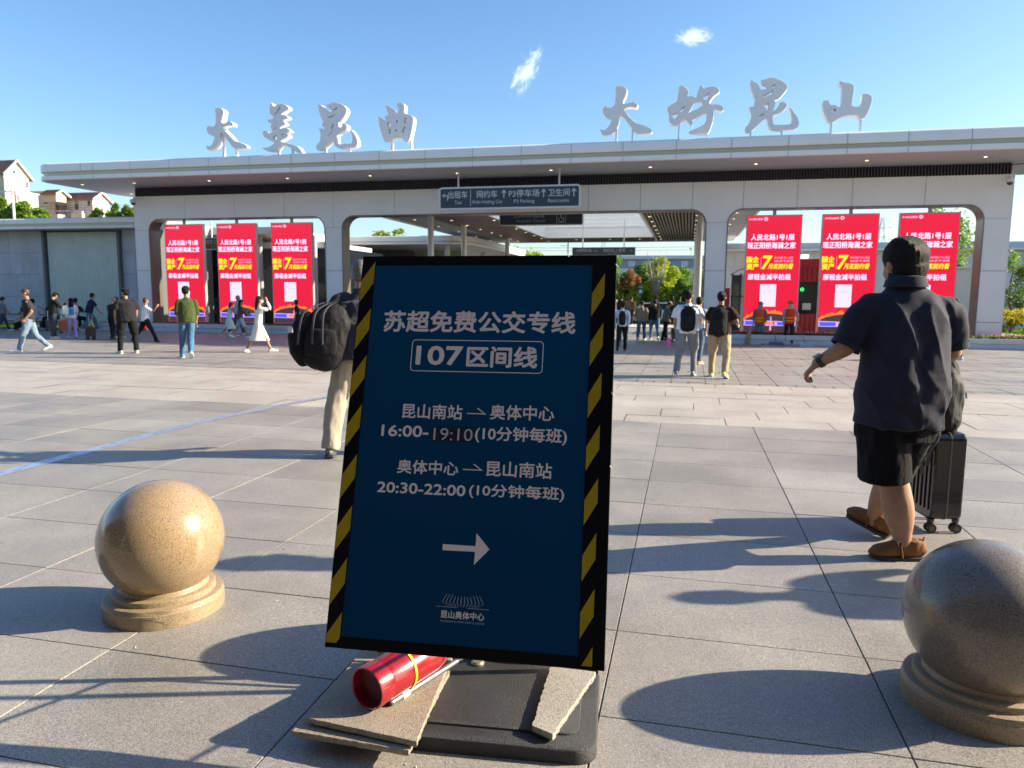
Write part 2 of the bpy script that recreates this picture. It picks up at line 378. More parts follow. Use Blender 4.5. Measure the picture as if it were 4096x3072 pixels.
leafs = [leaf_mat(i, c) for i, c in enumerate([(.15,.25,.04),(.24,.35,.045),(.10,.17,.04),(.38,.43,.045),(.28,.085,.05),(.08,.14,.055)])]
bark_m = mat('bark', (.19,.15,.11), rough=.9, vary=.2, bump=.3, bscale=20)
bark_pale = mat('bark_pale', (.42,.36,.27), rough=.85, vary=.15)
soil_m = mat('soil', (.05,.04,.03), rough=1, vary=.3, bump=.5, bscale=25)
paver = granite('paving_granite', [(.215,.202,.183),(.312,.294,.267),(.44,.414,.375),(.265,.249,.225)], .39, .48, 260, tilevar=.2, bump=.22, stain=(.72,1.15))
paver2 = granite('paving_granite_far', [(.265,.25,.228),(.32,.303,.277),(.38,.358,.328),(.285,.27,.246)], .38, .5, 120, tilevar=.04, stain=(.80,1.12), bump=.12)

paver3 = granite('paving_granite_light', [(.40,.365,.31),(.47,.43,.37),(.54,.495,.43),(.43,.395,.34)], .37, .5, 120, tilevar=.04, bump=.12, stain=(.82,1.10))
# ================================================================== ground
g = MB().box(-400, 400, -60, 900, -.5, -.024).build('ground', mat('asphalt', (.11,.11,.115), rough=.85, vary=.15, vscale=.5), kind='structure')
bed = MB().box(-60, 60, -12, 33, -.3, -.0135).build('mortar_bed', mat('mortar', (.15,.145,.135), rough=.95, vary=.2, vscale=6), kind='structure')
pv = empty('plaza_paving', kind='structure')
TW, TD = 1.0275, .7
def tile_mesh(w, d, name, m):
    b = MB().box(-w/2, w/2, -d/2, d/2, -.013, 0)
    me = b.mesh(name); bm = bmesh.new(); bm.from_mesh(me)
    es = [e for e in bm.edges if all(v.co.z > -.001 for v in e.verts)]
    bmesh.ops.bevel(bm, geom=es, offset=.0015, segments=1, affect='EDGES'); bm.to_mesh(me); bm.free(); me.materials.append(m); return me
tm = tile_mesh(TW-.006, TD-.006, 'paving_tile', paver)
rng = random.Random(3)
for i in range(-11, 10):
    for j in range(-3, 10):
        x = -.26+TW*(i+.5); y = 2.508+TD*(j-.5)
        if y > 8.8: continue
        o = bpy.data.objects.new('paving_tile', tm); col.objects.link(o); o.parent = pv
        o.location = (x, y, rng.uniform(-.0012, .0008)); o.rotation_euler = (rng.uniform(-.0012,.0012), rng.uniform(-.0008,.0008), math.pi*rng.randint(0,1))
# far field: the same stone in smaller formats, joined (too small to pick apart)
b = MB(); rng = random.Random(5)
def flat_tile(b, x0, x1, y0, y1, g=.009):
    z = rng.uniform(-.0035, .0005); b.add([(x0+g/2,y0+g/2,z),(x1-g/2,y0+g/2,z),(x1-g/2,y1-g/2,z),(x0+g/2,y1-g/2,z)], [(0,1,2,3)])
# wide strips both sides of the near field too
for (xa, xb) in ((-60+.02, -.26-11*TW), (-.26+10*TW, 60)):
    n = int((xb-xa)/TW)
    for i in range(n):
        for j in range(-3, 9):
            flat_tile(b, xa+(xb-xa)*i/n, xa+(xb-xa)*(i+1)/n, 2.508+TD*(j-1)+.007, 2.508+TD*j+.007, .01)
b.build('far_tiles', paver, pv, kind='stuff')
b = MB(); y = 8.808; r_ = 0
while y < 12.85:
    d = .62 if r_ else .5
    x = -42+(r_ % 3)*.41
    while x < 30:
        L = 1.18; flat_tile(b, x, x+L, y, min(y+d, 12.86)); x += L
    y += d; r_ += 1
b.build('strip_pavers', paver3, pv, kind='stuff'); b = MB()
y = 12.86
while y < 33:
    x = -42
    while x < 34: flat_tile(b, x, x+.29, y, y+.22, .022); x += .29      # soldier row of small setts
    y += .22
    for k in range(3):
        x = -42
        while x < 34: flat_tile(b, x, x+.58, y, y+.56); x += .58
        y += .56
b.build('small_pavers', paver2, pv, kind='stuff')
lt = MB(); rg = random.Random(21)
for i in range(150):
    x, y = rg.uniform(-4.5, 3.2), 2+7*rg.random()**1.4; a = rg.uniform(0, 3.1); L, W_ = rg.uniform(.003,.012), rg.uniform(.002,.005); dx, dy = math.cos(a), math.sin(a)
    lt.cur = rg.choice((0,0,1)); lt.add([(x-dx*L,y-dy*L,.002),(x+dy*W_,y-dx*W_,.004),(x+dx*L,y+dy*L,.003),(x-dy*W_,y+dx*W_,.005)], [(0,1,2,3)])
lt.build('litter_specks', [mat('speck_pale',(.55,.53,.48)), mat('speck_brown',(.10,.06,.03))], kind='stuff', label='tiny leaf bits and specks scattered on the paving', category='litter')
# slot drain of steel plates, curving away to the right
path = catmull([(-5.43,1.2,0),(-5.432,4.8,0),(-5.436,6.2,0),(-5.42,7.2,0),(-5.31,8.2,0),(-5.12,9.2,0),(-4.9,9.9,0)], 6)
dr = empty('slot_drain', (0,0,0), kind='structure')
b = MB()
for p, q in zip(path[:-1], path[1:]):
    t = (q-p).normalized(); s_ = Vector((t.y, -t.x, 0))*.072
    b.add([p-s_+Vector((0,0,.003)), p+s_+Vector((0,0,.003)), q+s_+Vector((0,0,.003)), q-s_+Vector((0,0,.003))], [(0,1,2,3)])
b.build('drain_plate', mat('drain_steel', (.50,.58,.70), rough=.35, metal=.6, vary=.1), dr)  # plate colour tinted blue to stand in for reflected sky
b = MB(); L = 0; k = 0
for p, q in zip(path[:-1], path[1:]):
    n = max(1, int((q-p).length/.11))
    for i in range(n):
        c = p.lerp(q, (i+.5)/n); t = (q-p).normalized(); s_ = Vector((t.y, -t.x, 0)); k += 1
        c = c+s_*(.025 if k % 2 else -.025)
        b.add([c-s_*.004-t*.042+Vector((0,0,.0045)), c+s_*.004-t*.042+Vector((0,0,.0045)), c+s_*.004+t*.042+Vector((0,0,.0045)), c-s_*.004+t*.042+Vector((0,0,.0045))], [(0,1,2,3)])
b.build('drain_slots', mat('slot', (.07,.07,.06), rough=.8), dr, kind='stuff')

# ================================================================== gateway building
GW = empty('gateway_building', (-5.7, 24.3, 0), label='long white station gateway with three round-cornered openings under a flat overhanging roof', category='building')
GW.location = (0,0,0)
ARCH = [(-19.62,-12.46), (-11.83,.47), (1.09,8.2)]
XL, XR, ZT, ZA, RA = -20.2, 8.87, 4.955, 4.13, .46
def Lz(x):
    for a, b_ in ARCH:
        if a < x < b_:
            d = min(x-a, b_-x)
            return ZA if d >= RA else ZA-RA+math.sqrt(max(RA*RA-(RA-d)**2, 0))
    return 0
def panel_poly(x0, x1, z0, z1, g=.006):
    x0 += g; x1 -= g
    xs = [x0]+[a for a in sorted(set([x0+(x1-x0)*i/40 for i in range(1, 40)]+[c for A in ARCH for c in (A[0]+1e-4, A[1]-1e-4, A[0]+.02, A[0]+.06, A[1]-.02, A[1]-.06) if x0 < c < x1]))]+[x1]
    low = [(x, max(Lz(x), z0)) for x in xs]
    out = []
    for p in low:
        if len(out) > 1 and abs(out[-1][1]-p[1]) < 1e-6 and abs(out[-2][1]-p[1]) < 1e-6: out[-1] = p
        else: out.append(p)
    return out+[(x1, z1), (x0, z1)]
joints = [XL,-18.04,-16.0,-14.01,-12.14,-9.86,-8.2,-6.55,-4.9,-3.23,-1.58,.02,1.54,3.1,4.63,6.6,XR]
core = MB()
for x0, x1 in zip(joints[:-1], joints[1:]):
    P = panel_poly(x0, x1, 3.725, ZT-.004, .006)
    MB().prism(P, lambda x, z: (x, 24.30, z), lambda x, z: (x, 24.322, z)).build('cladding_panel', white_panel, GW)
    P = panel_poly(x0, x1, 3.69, ZT-.01, 0)
    P = [(x, z+(.004 if z < ZT-.1 else 0)) for x, z in P]
    core.prism(P, lambda x, z: (x, 24.326, z), lambda x, z: (x, 24.84, z))
for x0, x1 in [(XL,-19.62), (-12.46,-11.83), (.47,1.09), (8.2,XR)]:
    for z0, z1 in ((0,.745), (.755,2.23), (2.24,3.717)):
        MB().box(x0+.004, x1-.004, 24.30, 24.322, z0+.003, z1).build('cladding_panel', white_panel, GW)
    core.box(x0+.004, x1-.004, 24.326, 24.84, 0, 3.70)
core.build('wall', joint_m, GW)
# end faces of the two outer columns, clad
for x, s_ in ((XL, -1), (XR, 1)):
    for z0, z1 in ((0,.745), (.755,2.23), (2.24,3.717), (3.727,4.95)):
        MB().box(min(x, x+s_*.02), max(x, x+s_*.02), 24.30, 24.85, z0, z1).build('cladding_panel', white_panel, GW)
for a, b_ in ARCH:
    P = [(a, 0)]+[(a+RA-RA*math.cos(t), ZA-RA+RA*math.sin(t)) for t in [math.pi/2*i/10 for i in range(11)]]
    P += [(b_-RA+RA*math.cos(t), ZA-RA+RA*math.sin(t)) for t in [math.pi/2*(1-i/10) for i in range(11)]]+[(b_, 0)]
    mb = MB(); n = len(P); T = .028; vs = []
    cx, cz = (a+b_)/2, 2
    for i, (x, z) in enumerate(P):
        p0 = P[max(i-1,0)]; p1 = P[min(i+1,n-1)]; t = Vector((p1[0]-p0[0], p1[1]-p0[1])).normalized(); nn = Vector((t.y, -t.x))*T
        for (u, w_) in ((x, z), (x+nn.x, z+nn.y)):
            vs += [(u, 24.285, w_), (u, 24.87, w_)]
    fs = []
    for i in range(n-1):
        A = i*4; B = A+4; fs += [(A,B,B+1,A+1), (A+2,A+3,B+3,B+2), (A,A+2,B+2,B), (A+1,B+1,B+3,A+3)]
    mb.add(vs, fs).build('opening_lining', bronze_m, GW, smooth=True)
# louvre band above the wall
MB().box(XL+.05, XR-.05, 24.40, 24.80, 4.96, 5.262).build('louvre_backing', mat('louvre_black', (.02,.02,.025), rough=.6), GW)
b = MB(); x = XL+.06
while x < XR-.06: b.box(x, x+.035, 24.31, 24.40, 4.962, 5.258); x += .085
b.build('louvre_slats', mat('louvre_slat', (.075,.07,.085), rough=.4, metal=.3), GW, kind='stuff')
# roof: stacked bands following a rounded plan
RX0, RX1, RY0, RY1, RR = -22.42, 11.6, 22.08, 26.9, .62
def plan(off=0, x0=RX0, x1=RX1, y0=RY0, y1=RY1, r=RR, k=8):
    x0 += off; x1 -= off; y0 += off; y1 -= off; r = max(r-off, .05); P = []
    for cx, cy, a0 in ((x1-r,y1-r,0), (x0+r,y1-r,90), (x0+r,y0+r,180), (x1-r,y0+r,270)):
        for i in range(k+1):
            a = R(a0+90*i/k); P.append((cx+r*math.cos(a), cy+r*math.sin(a)))
    return P
def ringed(mb, prof, cap_bottom=False, cap_top=False, **k):
    rings = [[(x, y, z) for x, y in plan(o, **k)] for o, z in prof]; n = len(rings[0])
    vs = sum(rings, []); fs = []
    for i in range(len(rings)-1):
        for j in range(n): fs.append((i*n+j, i*n+(j+1) % n, (i+1)*n+(j+1) % n, (i+1)*n+j))
    if cap_bottom: fs.append(tuple(range(n-1, -1, -1)))
    if cap_top: fs.append(tuple((len(rings)-1)*n+j for j in range(n)))
    return mb.add(vs, fs)
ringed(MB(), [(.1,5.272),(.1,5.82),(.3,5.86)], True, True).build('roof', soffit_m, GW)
ringed(MB(), [(.075,5.425),(.075,5.545)]).build('gold_band', gold_m, GW)
# fascia panels: straight front pieces between seams, two corner wraps, back
def fascia(parent, name, prof, x0, x1, y, m):
    mb = MB(); n = len(prof)
    vs = [(x0, y+o, z) for o, z in prof]+[(x1, y+o, z) for o, z in prof]
    fs = [(i, i+1, n+i+1, n+i) for i in range(n-1)]
    o = mb.add(vs, fs).build(name, m, parent, smooth=True); return o
up = [(.10,5.548),(.015,5.548),(0,5.565),(0,5.77),(.012,5.80),(.05,5.832),(.12,5.858),(.35,5.875)]
lo = [(.10,5.276),(.015,5.276),(0,5.29),(0,5.405),(.012,5.420),(.10,5.424)]
seams = [RX0+RR,-20.41,-19.91,-18.42,-16.93,-15.44,-13.94,-12.45,-10.95,-9.45,-7.95,-6.45,-4.95,-3.46,-1.97,-.47,1.02,2.52,4.01,5.51,7.01,8.5,10.0,RX1-RR]
for x0, x1 in zip(seams[:-1], seams[1:]):
    fascia(GW, 'fascia_panel', up, x0+.007, x1-.007, RY0, white_panel); fascia(GW, 'fascia_panel', lo, x0+.007, x1-.007, RY0, white_panel)
def wrap(prof, pts):
    rings = []
    n = len(pts); vs = []; fs = []
    for i, (x, y) in enumerate(pts):
        a = pts[max(i-1,0)]; b_ = pts[min(i+1,n-1)]; t = Vector((b_[0]-a[0], b_[1]-a[1])).normalized(); nn = Vector((-t.y, t.x))
        for o, z in prof: vs.append((x+nn.x*o, y+nn.y*o, z))
    m = len(prof)
    for i in range(n-1):
        for j in range(m-1): fs.append((i*m+j, i*m+j+1, (i+1)*m+j+1, (i+1)*m+j))
    return MB().add(vs, fs)
PL = plan(0)   # order: NE, NW, SW, SE corners
SWc = PL[18:27]; SEc = PL[27:36]
left = [(RX0, RY1-.7), (RX0, (RY0+RY1)/2)]+SWc
right = SEc+[(RX1, (RY0+RY1)/2), (RX1, RY1-.7)]
for prof in (up, lo):
    wrap(prof, left).build('fascia_panel', white_panel, GW, smooth=True); wrap(prof, right).build('fascia_panel', white_panel, GW, smooth=True)
for x in [-21.38,-19.2,-16.2,-13.22,-10.24,-7.27,-4.25,-1.24,1.77,4.74,7.72,10.2]:
    o = MB().lathe([(.075,0),(.075,-.012),(.05,-.012),(.05,-.004)], (x,23.17,5.271), 14).build('downlight', steel_m, GW)
    MB().lathe([(.048,0),(.001,0)], (x,23.17,5.262), 12, caps=False).build('lamp_glass', warm_lamp, o)
o = MB().lathe([(.075,0),(.075,-.012),(.05,-.012),(.05,-.004)], (-21.42,25.66,5.271), 14).build('downlight', steel_m, GW)
MB().lathe([(.048,0),(.001,0)], (-21.42,25.66,5.262), 12, caps=False).build('lamp_glass', warm_lamp, o)

# ---- calligraphy on the roof, each character a thing
LET = [[[[[-15.32,7.4],[-15.271,7.435],[-15.182,7.454],[-15.078,7.431],[-15.018,7.393],[-14.977,7.332],[-14.98,7.28],[-15.041,7.088],[-15.085,6.962],[-14.959,6.957],[-14.853,6.982],[-14.773,7.013],[-14.662,6.944],[-14.647,6.906],[-14.667,6.839],[-14.788,6.864],[-14.893,6.861],[-14.999,6.838],[-15.036,6.795],[-14.953,6.709],[-14.834,6.614],[-14.667,6.427],[-14.566,6.355],[-14.41,6.319],[-14.223,6.23],[-14.182,6.168],[-14.218,6.132],[-14.384,6.115],[-14.576,6.115],[-14.653,6.14],[-14.746,6.219],[-14.845,6.358],[-14.979,6.514],[-15.079,6.638],[-15.112,6.67],[-15.157,6.649],[-15.174,6.476],[-15.205,6.387],[-15.236,6.282],[-15.329,6.195],[-15.456,6.131],[-15.564,6.1],[-15.633,6.137],[-15.683,6.207],[-15.713,6.262],[-15.646,6.252],[-15.557,6.233],[-15.466,6.291],[-15.389,6.424],[-15.365,6.544],[-15.47,6.579],[-15.574,6.628],[-15.632,6.706],[-15.651,6.798],[-15.616,6.864],[-15.565,6.9],[-15.501,6.852],[-15.404,6.86],[-15.304,6.911],[-15.289,7.054],[-15.282,7.278]]],[-15.1,-14.619]],[[[[-13.265,7.516],[-13.224,7.492],[-13.192,7.425],[-13.168,7.394],[-13.083,7.42],[-12.997,7.459],[-12.879,7.468],[-12.763,7.433],[-12.664,7.37],[-12.632,7.325],[-12.637,7.281],[-12.752,7.228],[-12.855,7.181],[-12.907,7.122],[-12.79,7.123],[-12.707,7.079],[-12.661,7.033],[-12.676,6.99],[-12.761,6.979],[-12.845,6.961],[-12.872,6.933],[-12.797,6.893],[-12.765,6.847],[-12.783,6.811],[-12.885,6.779],[-12.954,6.737],[-12.972,6.701],[-12.871,6.712],[-12.769,6.725],[-12.686,6.689],[-12.604,6.627],[-12.614,6.576],[-12.74,6.581],[-12.816,6.569],[-12.758,6.552],[-12.691,6.52],[-12.668,6.475],[-12.695,6.424],[-12.814,6.37],[-12.934,6.323],[-12.969,6.295],[-12.852,6.268],[-12.701,6.225],[-12.517,6.182],[-12.401,6.14],[-12.319,6.086],[-12.255,5.995],[-12.207,5.912],[-12.358,5.913],[-12.457,5.973],[-12.621,6.082],[-12.754,6.161],[-12.888,6.203],[-12.922,6.197],[-12.973,6.169],[-13.045,6.067],[-13.132,6.004],[-13.252,5.978],[-13.388,5.99],[-13.506,6.039],[-13.59,6.079],[-13.641,6.116],[-13.554,6.123],[-13.435,6.126],[-13.296,6.173],[-13.209,6.229],[-13.174,6.265],[-13.291,6.314],[-13.425,6.379],[-13.526,6.442],[-13.583,6.519],[-13.591,6.608],[-13.561,6.652],[-13.509,6.657],[-13.477,6.596],[-13.418,6.572],[-13.316,6.575],[-13.229,6.616],[-13.262,6.654],[-13.302,6.73],[-13.305,6.789],[-13.255,6.861],[-13.339,6.894],[-13.396,6.941],[-13.412,6.993],[-13.369,7.006],[-13.301,6.988],[-13.215,7.014],[-13.18,7.057],[-13.255,7.104],[-13.303,7.173],[-13.333,7.292],[-13.321,7.38]],[[-12.924,7.383],[-12.992,7.357],[-13.063,7.25],[-13.178,7.101],[-13.153,7.095],[-13.022,7.219],[-12.934,7.339]],[[-13.244,6.446],[-13.212,6.393],[-13.136,6.375],[-13.093,6.381],[-13.08,6.514],[-13.166,6.487]],[[-12.91,6.536],[-12.851,6.541],[-12.861,6.505],[-12.904,6.477],[-12.929,6.493]],[[-13.228,6.66],[-13.106,6.751],[-13.086,6.743],[-13.176,6.677]]],[-13.09,-12.592]],[[[[-11.616,7.378],[-11.526,7.374],[-11.438,7.307],[-11.333,7.215],[-11.291,7.107],[-11.174,7.144],[-11.049,7.174],[-10.968,7.197],[-10.949,7.27],[-11.03,7.221],[-11.119,7.193],[-11.226,7.217],[-11.313,7.308],[-11.351,7.358],[-11.258,7.369],[-11.132,7.41],[-11.025,7.416],[-10.884,7.382],[-10.726,7.312],[-10.64,7.221],[-10.624,7.126],[-10.661,7.033],[-10.753,6.912],[-10.843,6.821],[-10.924,6.801],[-10.898,6.744],[-10.937,6.619],[-10.975,6.525],[-10.875,6.601],[-10.82,6.677],[-10.806,6.74],[-10.738,6.761],[-10.65,6.726],[-10.616,6.669],[-10.635,6.606],[-10.672,6.56],[-10.833,6.488],[-10.968,6.422],[-10.978,6.367],[-10.974,6.16],[-10.912,6.133],[-10.663,6.132],[-10.485,6.141],[-10.457,6.219],[-10.464,6.346],[-10.496,6.474],[-10.556,6.579],[-10.494,6.569],[-10.408,6.471],[-10.323,6.325],[-10.282,6.181],[-10.301,6.071],[-10.382,6.011],[-10.524,5.992],[-10.844,5.995],[-10.968,6.024],[-11.056,6.083],[-11.099,6.18],[-11.114,6.292],[-11.196,6.248],[-11.306,6.14],[-11.435,6.033],[-11.499,5.995],[-11.564,5.949],[-11.654,5.968],[-11.707,6.026],[-11.719,6.099],[-11.648,6.177],[-11.583,6.246],[-11.552,6.389],[-11.549,6.517],[-11.592,6.598],[-11.608,6.655],[-11.545,6.652],[-11.456,6.625],[-11.411,6.615],[-11.419,6.671],[-11.481,6.705],[-11.498,6.754],[-11.451,6.831],[-11.459,6.863],[-11.519,6.962],[-11.569,7.107],[-11.602,7.251]],[[-11.294,6.999],[-11.268,6.958],[-11.215,6.94],[-11.107,6.975],[-11.016,7.065],[-11.124,7.023],[-11.214,6.987]],[[-11.213,6.63],[-11.107,6.586],[-11.085,6.752],[-11.075,6.799],[-11.148,6.739]],[[-11.317,6.42],[-11.19,6.502],[-11.116,6.571],[-11.154,6.501],[-11.263,6.434]]],[-11.435,-10.596]],[[[[-9.582,6.922],[-9.458,6.854],[-9.33,6.763],[-9.304,6.777],[-9.337,6.849],[-9.379,6.928],[-9.302,6.932],[-9.25,6.946],[-9.249,6.984],[-9.274,7.063],[-9.316,7.166],[-9.335,7.244],[-9.28,7.242],[-9.178,7.198],[-9.093,7.132],[-9.042,7.052],[-9.017,6.997],[-8.923,6.993],[-8.905,7.092],[-8.913,7.155],[-8.955,7.195],[-8.946,7.257],[-8.903,7.293],[-8.817,7.297],[-8.733,7.262],[-8.699,7.206],[-8.696,7.144],[-8.715,6.975],[-8.6,6.947],[-8.482,6.895],[-8.414,6.838],[-8.412,6.761],[-8.434,6.577],[-8.487,6.362],[-8.54,6.178],[-8.635,6.072],[-8.694,6.121],[-8.762,6.186],[-8.812,6.243],[-8.915,6.247],[-9.087,6.214],[-9.226,6.173],[-9.313,6.116],[-9.382,6.163],[-9.432,6.275],[-9.482,6.402],[-9.532,6.56],[-9.564,6.749]],[[-9.284,6.745],[-9.218,6.747],[-9.176,6.67],[-9.186,6.608],[-9.255,6.593],[-9.292,6.644]],[[-9.255,6.549],[-9.178,6.53],[-9.162,6.42],[-9.189,6.367],[-9.223,6.399]],[[-8.986,6.786],[-8.943,6.784],[-8.944,6.691],[-8.987,6.701]],[[-9.02,6.516],[-8.972,6.514],[-8.973,6.444],[-9.016,6.43]],[[-8.72,6.852],[-8.652,6.857],[-8.644,6.771],[-8.68,6.657],[-8.731,6.667],[-8.718,6.759]],[[-8.757,6.575],[-8.689,6.587],[-8.716,6.449],[-8.759,6.381],[-8.802,6.406]]],[-9.164,-8.53]],[[[[-2.262,7.383],[-2.207,7.422],[-2.12,7.434],[-2.015,7.412],[-1.945,7.366],[-1.908,7.305],[-1.931,7.18],[-1.989,7.048],[-2.038,6.941],[-1.916,6.94],[-1.795,6.954],[-1.735,6.977],[-1.603,6.903],[-1.602,6.852],[-1.634,6.778],[-1.74,6.825],[-1.844,6.83],[-1.948,6.81],[-2.008,6.77],[-1.909,6.655],[-1.766,6.496],[-1.623,6.372],[-1.449,6.313],[-1.309,6.257],[-1.203,6.185],[-1.168,6.132],[-1.209,6.083],[-1.338,6.063],[-1.511,6.058],[-1.598,6.074],[-1.687,6.154],[-1.777,6.276],[-1.903,6.435],[-2.012,6.575],[-2.065,6.62],[-2.117,6.606],[-2.123,6.478],[-2.163,6.31],[-2.213,6.209],[-2.334,6.112],[-2.474,6.074],[-2.581,6.079],[-2.635,6.149],[-2.682,6.263],[-2.62,6.235],[-2.548,6.214],[-2.461,6.271],[-2.376,6.387],[-2.335,6.539],[-2.414,6.529],[-2.521,6.581],[-2.594,6.687],[-2.614,6.79],[-2.58,6.857],[-2.528,6.905],[-2.456,6.825],[-2.351,6.846],[-2.256,6.901],[-2.251,7.061],[-2.229,7.229]]],[-2.203,-1.738]],[[[[-0.474,7.329],[-0.374,7.349],[-0.288,7.303],[-0.202,7.224],[-0.199,7.141],[-0.229,7.035],[-0.146,7.055],[-0.061,7.035],[0.008,6.973],[0.031,7.03],[0.052,7.144],[0.111,7.339],[0.178,7.311],[0.205,7.268],[0.215,7.226],[0.329,7.27],[0.461,7.279],[0.577,7.256],[0.66,7.162],[0.632,7.106],[0.52,7.038],[0.441,6.943],[0.386,6.855],[0.413,6.796],[0.529,6.794],[0.661,6.784],[0.794,6.679],[0.744,6.583],[0.635,6.621],[0.493,6.669],[0.515,6.528],[0.512,6.379],[0.469,6.215],[0.409,6.051],[0.377,6.011],[0.227,5.992],[0.026,6.009],[-0.16,6.041],[-0.137,6.09],[-0.012,6.135],[0.12,6.18],[0.235,6.242],[0.307,6.322],[0.327,6.437],[0.313,6.603],[0.223,6.557],[0.076,6.465],[-0.081,6.413],[-0.044,6.32],[-0.083,6.222],[-0.153,6.308],[-0.224,6.411],[-0.275,6.43],[-0.357,6.367],[-0.473,6.288],[-0.573,6.259],[-0.669,6.314],[-0.714,6.416],[-0.719,6.567],[-0.774,6.687],[-0.776,6.737],[-0.727,6.802],[-0.611,6.871],[-0.51,6.908],[-0.497,7.024],[-0.469,7.171]],[[-0.651,6.556],[-0.501,6.624],[-0.461,6.539],[-0.562,6.426]],[[-0.402,6.703],[-0.271,6.796],[-0.302,6.715],[-0.349,6.634],[-0.391,6.627]],[[-0.046,6.852],[0.027,6.914],[0.177,6.907],[0.223,6.789],[0.101,6.712],[-0.014,6.651],[-0.089,6.638],[-0.196,6.568],[-0.132,6.674]],[[0.199,6.988],[0.367,7.128],[0.355,7.03],[0.318,6.908],[0.2,6.955]]],[-0.429,0.344]],[[[[1.462,7.37],[1.506,7.389],[1.607,7.326],[1.7,7.231],[1.732,7.13],[1.83,7.116],[1.935,7.155],[1.897,7.211],[1.788,7.253],[1.74,7.336],[1.738,7.381],[1.836,7.385],[1.958,7.423],[2.064,7.429],[2.226,7.363],[2.371,7.284],[2.455,7.181],[2.441,7.102],[2.35,6.981],[2.25,6.861],[2.145,6.83],[2.119,6.823],[2.176,6.757],[2.136,6.651],[2.089,6.536],[2.158,6.56],[2.224,6.665],[2.272,6.77],[2.325,6.782],[2.433,6.736],[2.467,6.689],[2.439,6.601],[2.321,6.498],[2.164,6.452],[2.103,6.427],[2.098,6.328],[2.123,6.182],[2.177,6.166],[2.426,6.155],[2.567,6.163],[2.608,6.216],[2.591,6.378],[2.549,6.524],[2.502,6.58],[2.545,6.605],[2.637,6.52],[2.732,6.372],[2.796,6.207],[2.789,6.118],[2.731,6.039],[2.61,6.008],[2.256,6.014],[2.113,6.029],[2.021,6.078],[1.979,6.207],[1.953,6.389],[1.883,6.356],[1.763,6.234],[1.66,6.129],[1.548,6.034],[1.486,5.991],[1.414,5.984],[1.365,6.069],[1.389,6.141],[1.476,6.228],[1.524,6.372],[1.527,6.499],[1.468,6.611],[1.465,6.674],[1.528,6.68],[1.6,6.668],[1.579,6.75],[1.611,6.839],[1.589,6.912],[1.52,7.06],[1.468,7.225]],[[2.005,7.188],[2.134,7.261],[2.103,7.173],[2.068,7.148]],[[1.801,6.974],[1.907,6.995],[2.028,7.07],[2.07,7.112],[2.058,6.996],[1.997,6.973],[1.857,6.931],[1.812,6.941]],[[1.823,6.693],[1.97,6.785],[1.975,6.605],[1.927,6.562],[1.915,6.626],[1.86,6.664]],[[1.702,6.4],[1.789,6.469],[1.895,6.482],[1.843,6.448],[1.721,6.372]]],[1.531,2.358]],[[[[3.382,6.742],[3.459,6.756],[3.537,6.735],[3.531,6.682],[3.613,6.598],[3.638,6.624],[3.689,6.621],[3.778,6.564],[3.838,6.561],[3.859,6.639],[3.853,6.904],[3.835,7.063],[3.77,7.154],[3.758,7.225],[3.79,7.25],[3.861,7.202],[3.998,7.177],[4.102,7.145],[4.148,7.081],[4.148,6.941],[4.117,6.732],[4.101,6.575],[4.221,6.551],[4.332,6.546],[4.355,6.72],[4.356,6.843],[4.387,6.885],[4.489,6.871],[4.584,6.823],[4.618,6.76],[4.605,6.62],[4.549,6.43],[4.474,6.276],[4.393,6.218],[4.326,6.221],[4.304,6.301],[4.234,6.33],[4.064,6.338],[3.878,6.302],[3.729,6.22],[3.629,6.153],[3.542,6.184],[3.503,6.266],[3.427,6.394],[3.385,6.52],[3.369,6.663]],[[3.65,6.552],[3.74,6.486],[3.682,6.439]]],[3.631,4.376]]]
names = [('大','leftmost of the two 大 characters'),('美','character 美 with its stacked horizontal strokes'),('昆','昆 character in the left group, beside 曲'),('曲','character 曲 with small square holes, end of the left group'),
         ('大','大 character that starts the right-hand group'),('好','character 好 between 大 and 昆 in the right-hand group'),('昆','昆 character in the right-hand group, beside 山'),('山','rightmost character 山 with three prongs')]
letter_m = mat('letter_white', (.76,.75,.74), rough=.4, vary=.02)
def chaikin(P):
    out = []
    for i in range(len(P)):
        a, b_ = P[i], P[(i+1) % len(P)]
        out += [(a[0]*.75+b_[0]*.25, a[1]*.75+b_[1]*.25), (a[0]*.25+b_[0]*.75, a[1]*.25+b_[1]*.75)]
    return out
